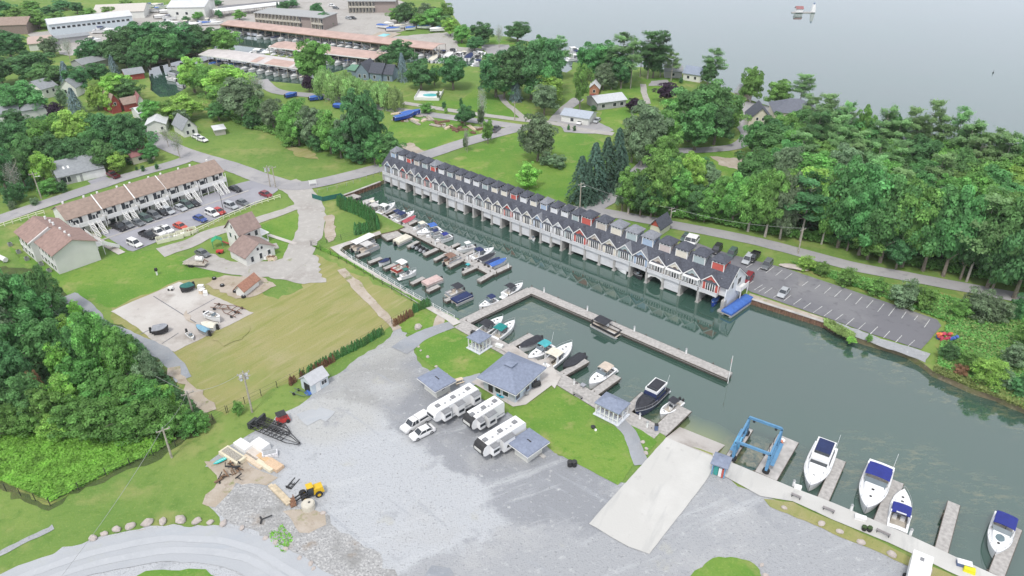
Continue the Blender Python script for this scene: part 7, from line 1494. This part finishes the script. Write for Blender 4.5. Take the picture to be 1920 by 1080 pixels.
        for i in range(nl):
            u = rs.uniform(0, 1); r = R*.9*(math.sin(math.pi*min(1, (1-u)*.62+.02)))**.8*(1 if u < .9 else .7); th = rs.uniform(0, 6.283); q = np.array([math.cos(th)*r, math.sin(th)*r, H*u])+rs.normal(size=3)*np.array([.35,.35,.3]); add(q, [math.cos(th), math.sin(th), .5], rs.uniform(.7, 1.6), rs.uniform(.6, 1.35))
    return C_, N_, S_, T_, rs
def trunk_mb(kind, seed):
    rnd = random.Random(seed); mb = MB(); H, R = 12.0, 5.0
    if kind in ('spruce', 'cone', 'pine', 'cedar'):
        mb.bar((0,0,-.2),(0,0,H*.95),.26,.04,7)
        if kind == 'pine':
            for i in range(12): z = H*rnd.uniform(.35,.9); th = rnd.uniform(0,6.28); l = R*.6*(1.1-z/H*.5); mb.bar((0,0,z),(math.cos(th)*l,math.sin(th)*l,z+.5),.08,.02,4)
        return mb
    if kind == 'bush': mb.bar((0,0,-.2),(0,0,3),.2,.1,6); lo = 1.0
    elif kind == 'bare': mb.bar((0,0,-.2),(.2,.1,6),.3,.18,7).bar((.2,.1,6),(0,.2,11.5),.18,.03,6); lo = 3
    else: mb.bar((0,0,-.2),(.15,.05,2.4),.42,.3,8).bar((.15,.05,2.4),(0,.1,6),.3,.2,7).bar((0,.1,6),(.2,0,9.6),.2,.05,6); lo = 2.2
    for i in range(14 if kind == 'bare' else 7):
        z = rnd.uniform(lo, lo+5); th = rnd.uniform(0, 6.28); l = R*rnd.uniform(.5,.85); e = (math.cos(th)*l, math.sin(th)*l, z+l*rnd.uniform(.5,.9)); mb.bar((.1,.05,z), e, .14, .04, 5)
        if kind == 'bare':
            for k in range(3): mb.bar(e, (e[0]+rnd.uniform(-1.5,1.5), e[1]+rnd.uniform(-1.5,1.5), e[2]+rnd.uniform(.3,2)), .04, .01, 4)
    return mb
TP = {}
KINDS = dict(round=(8200, 5), tall=(8000, 3), bush=(5200, 3), willow=(5600, 1), spruce=(6200, 1), cone=(3600, 1), pine=(5600, 3), bare=(1300, 2), cedar=(520, 2), pop=(3600, 1))
def tmesh(kind, code, var):
    k = (kind, code, var)
    if k not in TP:
        base = (kind, var)
        if base not in TP:
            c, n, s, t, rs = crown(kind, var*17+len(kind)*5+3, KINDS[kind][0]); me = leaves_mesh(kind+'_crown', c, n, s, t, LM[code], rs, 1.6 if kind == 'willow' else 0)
            tm = trunk_mb(kind, var+5); mt = bpy.data.meshes.new(kind+'_trunk'); mt.from_pydata(tm.v, [], tm.f); mt.materials.append(BARKP if kind in ('pine','bare','tall') else BARK); mt.update()
            TP[base] = (me, mt); TP[k] = (me, mt)
        else:
            me, mt = TP[base]; m2 = me.copy(); m2.materials.clear(); m2.materials.append(LM[code]); TP[k] = (m2, mt)
    return TP[k]
NAMES = dict(round='broadleaf_tree', tall='broadleaf_tree', bush='shrub', willow='willow_tree', spruce='spruce_tree', cone='spruce_tree', pine='pine_tree', bare='sparse_tree', cedar='cedar_shrub', pop='poplar_tree')
CN = dict(Y='rich green', D='dark green', M='mid-green', L='bright lime-green', G='olive green', W='pale yellow-green', S='dark blue-green', O='silvery grey-green', P='fresh green', U='purple-leaved', B='thin grey', T='deep green', C='dark green', R='reddish-brown')
trnd = random.Random(77)
def tree_at(x, y, h, r, kind, code, label, group, z=0):
    me, mt = tmesh(kind, code, trnd.randrange(KINDS[kind][1]))
    t = thing(NAMES[kind], label, 'shrub' if kind in ('bush', 'cedar') else 'tree', (x, y, z), trnd.uniform(0, 6.28), group)
    t.scale = (r/5, r/5, h/12)
    for nm, m in (('crown', me), ('trunk', mt)):
        o = bpy.data.objects.new(nm, m); COL.objects.link(o); o.parent = t
    return t
KC = dict(D=('round','D'), M=('round','M'), L=('round','L'), G=('round','G'), T=('round','T'), W=('willow','W'), S=('spruce','S'), O=('spruce','O'), P=('pine','P'), U=('round','U'), B=('bare','B'), H=('bush','M'), HD=('bush','D'), HG=('bush','G'), HL=('bush','L'), N=('tall','M'), ND=('tall','D'), NG=('tall','G'), Q=('pop','M'), PD=('pine','D'), HR=('bush','R'), HB=('bush','B'), HT=('bush','Y'))
def px_tree(x, yt, yb, w, code):
    b = G(x, yb); k = (540-yt)/F; h = CAMH-b.y*(sp-k*cp)/(cp+k*sp); dep = b.y*cp+(CAMH-h/2)*sp
    return b.x, b.y, max(1.0, h), w/2*dep/F*(1.12 if code in 'TMDNGL' else (1.4 if code in ('P','PD') else 1))
def cluster(group, phrase, items):
    its = sorted(items, key=lambda i: i[0]); seen = {}
    tot = {}; NN = dict(bush='shrub', pine='pine', spruce='spruce', willow='willow')
    ck = lambda c: (CN[KC[c][1]], NN.get(KC[c][0], 'tree'))
    for i in its: tot[ck(i[4])] = tot.get(ck(i[4]), 0)+1
    for x, yt, yb, w, code0 in its:
        kd, cd = KC[code0]; code = ck(code0); seen[code] = seen.get(code, 0)+1; X, Y, h, r = px_tree(x, yt, yb, w, code0)
        size = 'tall' if h > 13 else ('small' if h < 6 else 'medium')
        nn = 'shrub' if kd == 'bush' else ('pine' if kd == 'pine' else ('spruce' if kd == 'spruce' else ('willow' if kd == 'willow' else 'tree')))
        pos = 'single one' if tot[code] == 1 else (ords[seen[code]-1] if seen[code] <= 20 else 'last')+' from left'
        tree_at(X, Y, h, r, kd, cd, f'{size} {CN[cd]} {nn}, {pos} {phrase}', group if len(its) > 1 else None)
cluster('trees in the far top left corner', 'in the top left corner', [(10,2,38,44,'D'),(40,14,52,50,'M'),(75,18,54,46,'M'),(98,12,42,44,'D'),(62,0,26,36,'M'),(112,22,48,30,'M'),(146,4,26,24,'D'),(170,16,38,30,'M'),(206,12,34,28,'M'),(118,0,18,36,'D'),(238,0,12,26,'M'),(372,22,38,20,'M'),(412,18,34,14,'D'),(450,18,38,22,'M'),(350,30,42,14,'D'),(384,4,20,10,'S'),(395,4,20,10,'D')])
cluster('trees left of the dark channel', 'between the left edge and the channel', [(22,56,112,64,'D'),(62,96,152,80,'D'),(6,104,160,54,'D'),(96,64,106,42,'HG'),(132,68,112,26,'B'),(178,72,120,50,'D'),(100,118,170,60,'T'),(133,112,172,34,'O'),(152,124,172,42,'D'),(216,100,138,22,'O'),(188,118,158,40,'D'),(55,152,214,72,'T'),(2,150,206,44,'D'),(146,162,216,34,'O'),(186,158,206,38,'L'),(207,172,210,30,'L'),(228,136,188,60,'L'),(246,150,194,46,'T'),(108,192,226,34,'U'),(240,78,130,66,'D'),(208,78,120,36,'D'),(120,158,200,22,'HG'),(30,206,240,36,'D')])
cluster('big trees behind the dark channel', 'in the big clump above the channel', [(240,52,124,66,'D'),(268,44,118,70,'D'),(300,42,116,74,'D'),(338,42,110,74,'D'),(370,46,104,62,'D'),(428,54,102,50,'M'),(282,66,130,52,'T'),(318,60,124,56,'T'),(400,52,98,40,'D'),(262,84,136,44,'D')])
cluster('trees between the channel and the street', 'between the channel and the street', [(366,106,174,56,'L'),(388,120,178,48,'M'),(432,122,192,86,'L'),(456,146,226,78,'G'),(424,156,204,60,'M'),(480,180,234,44,'T'),(350,178,224,66,'L'),(320,190,228,44,'M'),(290,186,230,44,'M'),(344,206,236,26,'G'),(316,236,276,26,'B'),(488,132,196,38,'B'),(412,190,226,40,'T'),(515,182,244,44,'G'),(542,200,262,44,'M'),(474,206,240,36,'HD')])
cluster('woods left of the street', 'in the woods left of the street', [(152,206,292,78,'L'),(118,214,282,50,'M'),(82,224,296,60,'M'),(34,226,306,66,'D'),(205,212,292,62,'D'),(250,214,296,62,'D'),(182,238,306,50,'T'),(86,284,346,42,'L'),(48,282,352,42,'T'),(14,276,362,54,'D'),(36,300,368,40,'B'),(110,250,312,56,'D'),(160,258,318,56,'D'),(206,262,322,46,'T'),(235,254,304,46,'D'),(286,268,302,30,'T'),(6,232,300,50,'D'),(62,250,318,48,'T'),(130,262,320,44,'D'),(270,246,290,30,'M')])
cluster('bushes by the grey bungalow', 'around the grey bungalow and its lawn', [(92,334,362,44,'H'),(118,338,360,22,'HD'),(40,338,378,30,'HD'),(22,348,386,24,'HD'),(66,370,384,18,'HG'),(24,376,392,16,'HG'),(269,308,322,9,'HD'),(257,311,320,6,'HD'),(295,304,318,8,'HD'),(283,294,306,12,'HD'),(222,282,322,42,'L')])
cluster('trees beside the street bend', 'beside the street bend', [(338,244,298,30,'B')])
cluster('willows above the street', 'in the willow row above the street', [(592,70,160,66,'N'),(580,140,172,24,'U'),(614,126,184,46,'W'),(640,136,190,46,'W'),(666,140,196,46,'W'),(692,146,196,44,'W'),(716,150,203,44,'W'),(740,160,206,36,'W'),(652,130,176,34,'W')])
cluster('tall tree clump between the street and the boathouses', 'in the tall clump left of the boathouse row', [(684,162,300,74,'ND'),(702,196,292,54,'ND'),(732,250,306,50,'T'),(655,206,292,48,'NG'),(562,180,272,50,'M'),(590,196,276,54,'G'),(622,206,288,52,'M'),(640,232,296,44,'T'),(704,250,308,44,'T'),(575,226,272,40,'HD'),(600,240,282,44,'HD'),(668,262,306,44,'HD'),(545,240,274,40,'H'),(716,270,310,26,'HL')])
cluster('trees along the covered docks', 'right of the covered docks', [(748,76,128,58,'D'),(756,96,152,26,'O'),(790,112,168,52,'D'),(850,104,168,54,'D'),(728,100,130,24,'HG'),(815,122,160,24,'M'),(706,118,140,24,'H'),(712,96,118,20,'HG'),(732,118,142,18,'H')])
cluster('trees on the lake side of the upper yard', 'at the lake side of the upper yard', [(762,2,50,40,'D'),(745,14,44,30,'M'),(790,24,52,38,'M'),(812,16,52,46,'M'),(834,4,46,34,'M'),(844,34,68,30,'L'),(866,46,80,36,'M'),(800,6,40,34,'G'),(905,42,86,40,'D'),(936,44,90,22,'B'),(971,40,78,46,'D'),(890,68,96,34,'D'),(828,28,54,40,'T')])
cluster('trees near the motels', 'near the motels', [(534,2,24,20,'D'),(596,4,40,26,'D'),(610,22,50,22,'D'),(620,38,50,14,'HD'),(522,2,22,10,'S'),(548,0,14,26,'D'),(408,0,10,20,'D')])
cluster('trees scattered on the far lawns', 'scattered on the far lawns', [(905,160,240,24,'B'),(902,196,240,14,'NG'),(872,196,236,34,'D'),(800,190,212,28,'H'),(833,188,204,10,'HD'),(836,200,212,8,'HL'),(865,180,204,8,'HD'),(915,224,270,20,'M'),(876,238,286,14,'B'),(873,252,282,10,'NG'),(1008,212,302,64,'G'),(990,298,354,46,'HL'),(1022,282,310,26,'HG'),(1046,288,314,38,'HG'),(968,132,190,26,'O'),(1028,138,196,56,'L'),(1020,158,216,48,'G'),(1087,110,208,38,'Q'),(822,168,188,8,'HG'),(1077,234,246,7,'HD'),(1066,232,244,7,'HD'),(1113,196,208,12,'HD')])
cluster('big dark trees on the point', 'in the big dark clump on the point', [(930,94,182,72,'D'),(962,88,186,78,'D'),(996,76,186,76,'D'),(1030,72,178,56,'D'),(1008,66,140,50,'T'),(1048,70,150,36,'P'),(945,120,186,50,'T'),(1020,110,190,50,'T')])
cluster('pines along the lake', 'in the lakeside pine group', [(1108,80,152,50,'T'),(1134,78,152,48,'T'),(1164,64,158,44,'P'),(1182,74,166,34,'P'),(1214,60,148,46,'PD'),(1238,60,144,34,'PD'),(1164,104,166,42,'D'),(1130,116,168,36,'G'),(1258,98,152,26,'P'),(1098,96,142,32,'D'),(1224,80,146,40,'D'),(1200,88,144,26,'P'),(1148,92,158,36,'PD'),(1246,92,140,20,'P'),(1174,142,156,14,'HD'),(1146,140,168,26,'NG')])
cluster('single trees at the lake shore', 'at the lake shore by the houses', [(1333,92,158,36,'P'),(1326,118,162,30,'D'),(1406,124,192,44,'N'),(1456,150,202,44,'M'),(1497,140,206,38,'P'),(1250,154,192,42,'U'),(1190,184,210,34,'U'),(1276,144,156,10,'HD')])
cluster('broad trees right of the big lawn', 'in the broad mass right of the big lawn', [(1290,160,264,92,'T'),(1332,150,256,84,'T'),(1362,178,250,58,'M'),(1302,190,282,72,'T'),(1262,182,262,60,'M'),(1212,188,300,80,'NG'),(1184,226,304,54,'NG'),(1240,206,296,60,'N'),(1202,232,312,50,'NG'),(1408,228,294,42,'T'),(1338,196,272,60,'D'),(1232,236,300,44,'M')])
cluster('dark spruces beside the big lawn', 'in the spruce group beside the big lawn', [(1088,288,378,56,'S'),(1112,262,370,60,'S'),(1134,252,356,56,'S'),(1154,234,352,54,'S'),(1164,272,344,44,'S'),(1100,300,380,44,'S')])
cluster('trees along the lane', 'along the lane behind the boathouse row', [(1178,312,402,46,'N'),(1200,320,406,44,'D'),(1228,286,404,70,'M'),(1254,298,392,60,'T'),(1290,288,384,58,'L'),(1246,250,330,60,'N'),(1310,296,360,44,'D'),(1166,334,396,30,'G'),(1220,330,408,40,'T'),(1268,320,402,50,'M'),(1330,310,372,40,'G')])
# front rows and body of the wood
cluster('trees at the front of the wood', 'at the front edge of the wood', [(1372,324,424,56,'M'),(1346,330,412,54,'N'),(1402,328,434,60,'N'),(1434,312,444,58,'N'),(1462,318,448,54,'NG'),(1500,330,452,66,'PD'),(1540,322,458,46,'N'),(1570,300,464,80,'T'),(1610,318,478,86,'T'),(1650,330,492,84,'T'),(1690,340,500,84,'M'),(1730,352,508,80,'T'),(1768,350,518,80,'T'),(1812,360,528,70,'P'),(1850,370,540,86,'T'),(1900,380,560,90,'D'),(1950,380,570,90,'T'),(1626,420,486,60,'M'),(1680,440,504,50,'D'),(1858,430,548,60,'D'),(1306,346,410,50,'D'),(1320,356,416,44,'M'),(1588,400,470,46,'D'),(1546,402,452,26,'L'),(1800,400,524,56,'D')])
forest = W2([(1440,275),(1500,262),(1560,280),(1640,305),(1740,325),(1860,345),(2060,370),(2100,560),(1960,545),(1840,512),(1700,478),(1560,440),(1440,415),(1400,370),(1450,320)])
frnd = random.Random(5); pts = []
bx = [p[0] for p in forest]; by = [p[1] for p in forest]
for _ in range(6000):
    x = frnd.uniform(min(bx), max(bx)); y = frnd.uniform(min(by), max(by))
    if inpoly(x, y, forest) and all((x-a)**2+(y-b)**2 > 5.6**2 for a, b in pts): pts.append((x, y))
far_edge = [p for p in pts]
for x, y in pts:
    nearlake = y > 205 and x > 95
    code = frnd.choice(['T','T','T','M','M','M','N','D','P','G','L' if frnd.random() < .5 else 'M']) if not nearlake else frnd.choice(['P','P','P','M','T','PD','D'])
    kd, cd = KC[code]; h = frnd.uniform(10, 15.5) if kd != 'pine' else frnd.uniform(14, 19); r = frnd.uniform(5.0, 7.6) if kd != 'pine' else frnd.uniform(4.2, 5.6)
    tree_at(x, y, h, r, kd, cd, {'P': 'fresh green pine inside the lakeside wood on the right', 'S': 'dark pine inside the lakeside wood on the right'}.get(cd, f'{CN[cd]} tree inside the lakeside wood on the right'), 'trees of the lakeside wood')
cluster('tall pines above the wood', 'rising above the wood at the lake edge', [(1570,192,300,30,'P'),(1640,202,312,36,'P'),(1722,190,316,34,'P'),(1690,204,314,36,'P'),(1772,204,326,38,'P'),(1605,200,300,36,'M'),(1800,236,334,40,'P'),(1840,246,342,40,'P'),(1890,252,360,44,'T'),(1860,250,352,30,'P'),(1750,220,320,40,'P'),(1660,210,306,40,'T'),(1540,212,290,44,'T'),(1500,226,284,44,'G'),(1470,262,318,50,'T'),(1478,222,272,26,'HD'),(1524,222,280,40,'HG')])
# left foreground woods
cluster('tall trees of the left foreground wood', 'in the left foreground wood', [(28,506,650,96,'T'),(72,520,642,70,'T'),(8,560,690,90,'G'),(50,580,680,80,'T'),(100,600,690,70,'T'),(196,584,712,62,'M'),(242,612,718,54,'M'),(136,588,640,40,'HL'),(118,640,706,50,'HL'),(150,612,690,50,'T'),(286,660,730,56,'HG'),(214,660,716,50,'HL'),(96,500,600,54,'T'),(12,700,790,70,'HD'),(60,706,790,70,'T'),(40,640,740,60,'D')])
cluster('shrubs of the left foreground wood', 'in the sumac mound of the left wood', [(168,662,742,84,'HT'),(212,692,762,90,'HT'),(252,702,772,90,'HT'),(296,708,778,80,'HT'),(128,700,772,70,'HL'),(100,720,800,70,'H'),(150,746,812,90,'HT'),(196,746,812,100,'HT'),(240,754,812,100,'HT'),(286,750,812,90,'HT'),(326,752,812,70,'HT'),(356,772,812,50,'HT'),(70,752,808,70,'HT'),(26,758,812,80,'HT'),(80,690,760,30,'HR'),(112,776,820,60,'HL'),(318,712,770,40,'HL'),(346,752,800,40,'H'),(380,772,806,36,'H'),(448,750,776,24,'H'),(188,718,772,80,'HT'),(270,732,792,80,'HT'),(148,560,600,26,'HL'),(232,636,700,34,'HL')])
cluster('bushes in the wild ground at the right', 'in the wild ground on the right', [(1694,524,574,60,'HG'),(1730,534,580,44,'H'),(1830,540,594,70,'HG'),(1866,556,604,50,'HG'),(1798,560,596,40,'H'),(1900,548,600,30,'HD'),(1850,668,716,70,'HL'),(1820,656,690,50,'H'),(1776,642,672,40,'HD'),(1880,690,724,44,'HG'),(1912,700,740,50,'HD'),(1640,520,552,40,'H'),(1585,500,536,40,'H'),(1510,478,506,36,'HL'),(1540,490,516,30,'H'),(1762,620,632,12,'HD'),(1232,414,422,8,'HD'),(1246,414,420,6,'HD'),(1596,632,642,20,'HL'),(1628,626,640,14,'H'),(1800,684,704,30,'HR'),(1920,600,660,60,'H'),(1896,640,690,50,'HG')])
# hedges of clipped cedars: each plant a thing, alike in a row
def hedge(pts, n, h, r, label, group, jit=.15, code='C', gap=0):
    P = smooth_px(W2(pts), closed=False, k=8); ds = [0]
    for a, b in zip(P, P[1:]): ds.append(ds[-1]+math.hypot(b[0]-a[0], b[1]-a[1]))
    for i in range(n):
        if gap and trnd.random() < gap: continue
        s = ds[-1]*i/(n-1); j = max(0, min(len(P)-2, next((k for k in range(len(ds)-1) if ds[k+1] >= s), len(P)-2))); f = (s-ds[j])/max(1e-6, ds[j+1]-ds[j])
        x = P[j][0]+(P[j+1][0]-P[j][0])*f+trnd.uniform(-jit, jit); y = P[j][1]+(P[j+1][1]-P[j][1])*f+trnd.uniform(-jit, jit)
        tree_at(x, y, h*trnd.uniform(.8, 1.15), r*trnd.uniform(.85, 1.15), 'cedar', code, label, group)
hedge([(634,386),(662,394),(690,407),(706,420),(709,430)], 46, 3.6, .55, 'clipped dark green cedar in the tall hedge beside the crowded dock', 'cedars of the tall hedge')
hedge([(638,391),(664,400),(690,413),(702,426)], 34, 3.2, .55, 'clipped dark green cedar in the tall hedge beside the crowded dock', 'cedars of the tall hedge')
hedge([(668,440),(684,436),(702,432)], 11, 3.2, .7, 'dark green cedar in the short row closing the square lawn', 'cedars of the short row')
hedge([(640,668),(680,648),(716,627)], 30, 2.1, .42, 'small pointed green cedar between the dry field and the gravel yard', 'small green cedars')
hedge([(566,708),(600,690),(636,670)], 20, 2.0, .42, 'small pointed green cedar in the gappy lower part of the little hedge', 'small green cedars low down', gap=.12)
hedge([(776,587),(790,580),(806,575)], 12, 2.3, .45, 'small pointed green cedar at the upper end of the little hedge', 'small green cedars high up')
hedge([(740,612),(772,592)], 13, 1.9, .42, 'brown dying cedar near the track in the little hedge', 'brown cedars near the track', code='R')
hedge([(545,722),(566,710),(625,678)], 20, 1.7, .4, 'brown dying cedar near the pale blue shed', 'brown cedars near the shed', code='R', gap=.1)
# ------------------------------------------------------------------ ground cover (nobody could count it)
def cover(name, label, P, n, h0, h1, size, codes, seed, nz=.12):
    rs = np.random.RandomState(seed); xs = [p[0] for p in P]; ys = [p[1] for p in P]; C_ = []; N_ = []; S_ = []; T_ = []
    while len(C_) < n:
        x = rs.uniform(min(xs), max(xs)); y = rs.uniform(min(ys), max(ys))
        if not inpoly(x, y, P): continue
        m = noise.noise((x*nz, y*nz, seed))*.5+.5; m2 = noise.noise((x*nz*4, y*nz*4, seed+5))*.5+.5; hh = h0+(h1-h0)*(m*.6+m2*.4); C_.append((x, y, hh*rs.uniform(.3, 1))); N_.append((rs.normal()*.5, rs.normal()*.5, 1)); S_.append(size*rs.uniform(.6, 1.4)); T_.append((.55+.9*m2)*rs.uniform(.75, 1.25))
    me = leaves_mesh(name, C_, N_, S_, T_, LM[codes], rs); o = bpy.data.objects.new(name, me); COL.objects.link(o); tag(o, label, 'ground cover', kind='stuff'); return o
LMB = leafmat('vine_green_leaf', (0.25,0.50,0.085)); LM['V'] = LMB; LM['V2'] = leafmat('weedy_olive_leaf', (0.297,0.390,0.135))
cover('wild_vines', 'bright green tangle of vines and weeds in the overgrown meadow on the left', W2([(-50,800),(40,794),(290,800),(330,826),(290,850),(200,890),(97,942),(-50,880)]), 42000, .15, 1.0, .40, 'V', 3)
cover('brambles', 'dark green low scrub beneath the left woods', W2([(-40,520),(70,520),(140,580),(190,600),(268,650),(310,705),(380,778),(300,790),(200,780),(-40,770)]), 22000, .3, 2.2, .6, 'D', 4)
cover('undergrowth', 'dark green undergrowth along the foot of the wood', W2([(1170,380),(1230,372),(1300,385),(1400,410),(1500,440),(1700,488),(1960,545),(1960,555),(1840,528),(1700,500),(1560,462),(1440,442),(1330,420),(1240,408),(1180,398)]), 30000, .5, 4.2, .5, 'M', 6)
cover('undergrowth', 'undergrowth inside the lakeside wood', forest, 22000, .2, 1.5, .8, 'D', 8)
cover('wild_grass', 'rough green weeds on the wild bank right of the car park', W2([(1480,492),(1560,510),(1700,540),(1960,600),(2050,800),(1925,765),(1870,742),(1800,715),(1755,690),(1762,650),(1775,605),(1650,556),(1560,524)]), 36000, .1, 1.1, .38, 'M', 9)
cover('wild_grass', 'yellowish weeds mixed into the wild bank right of the car park', W2([(1520,500),(1700,545),(1960,610),(2050,790),(1925,760),(1800,708),(1765,680),(1780,605),(1660,556)]), 16000, .2, 1.2, .35, 'V2', 10, .2)
cover('reeds', 'yellow-green reeds along the water edge below the wild bank', W2([(1752,688),(1800,704),(1870,732),(1960,770),(2080,820),(2080,840),(1925,772),(1870,748),(1800,720),(1750,700)]), 7000, .1, 1.3, .3, 'V2', 11)
cover('reeds', 'weeds growing on the old sea wall below the car park', W2([(1543,600),(1562,605),(1604,628),(1600,640),(1570,628),(1545,612)]), 2600, .1, 1.0, .3, 'V2', 12)
cover('undergrowth', 'scrub between the channel and the street', W2([(400,190),(520,200),(640,262),(740,285),(735,312),(690,306),(560,270),(440,232)]), 15000, .3, 2.4, .6, 'M', 13)
cover('undergrowth', 'dark scrub beneath the trees left of the street', W2([(-40,230),(130,215),(280,226),(300,262),(250,310),(100,310),(60,360),(-40,370)]), 15000, .3, 2.0, .8, 'D', 14)
cover('weeds', 'green strip of weeds along the wire fence by the stone walkway', W2([(585,462),(640,486),(700,520),(790,572),(800,572),(720,530),(640,482),(600,462)]), 7000, .05, .5, .28, 'V', 15)
cover('weeds', 'tufts of weeds on the edge of the loose stone', W2([(505,1000),(530,985),(550,1010),(535,1040),(510,1020)]), 260, .05, .4, .3, 'V', 16)
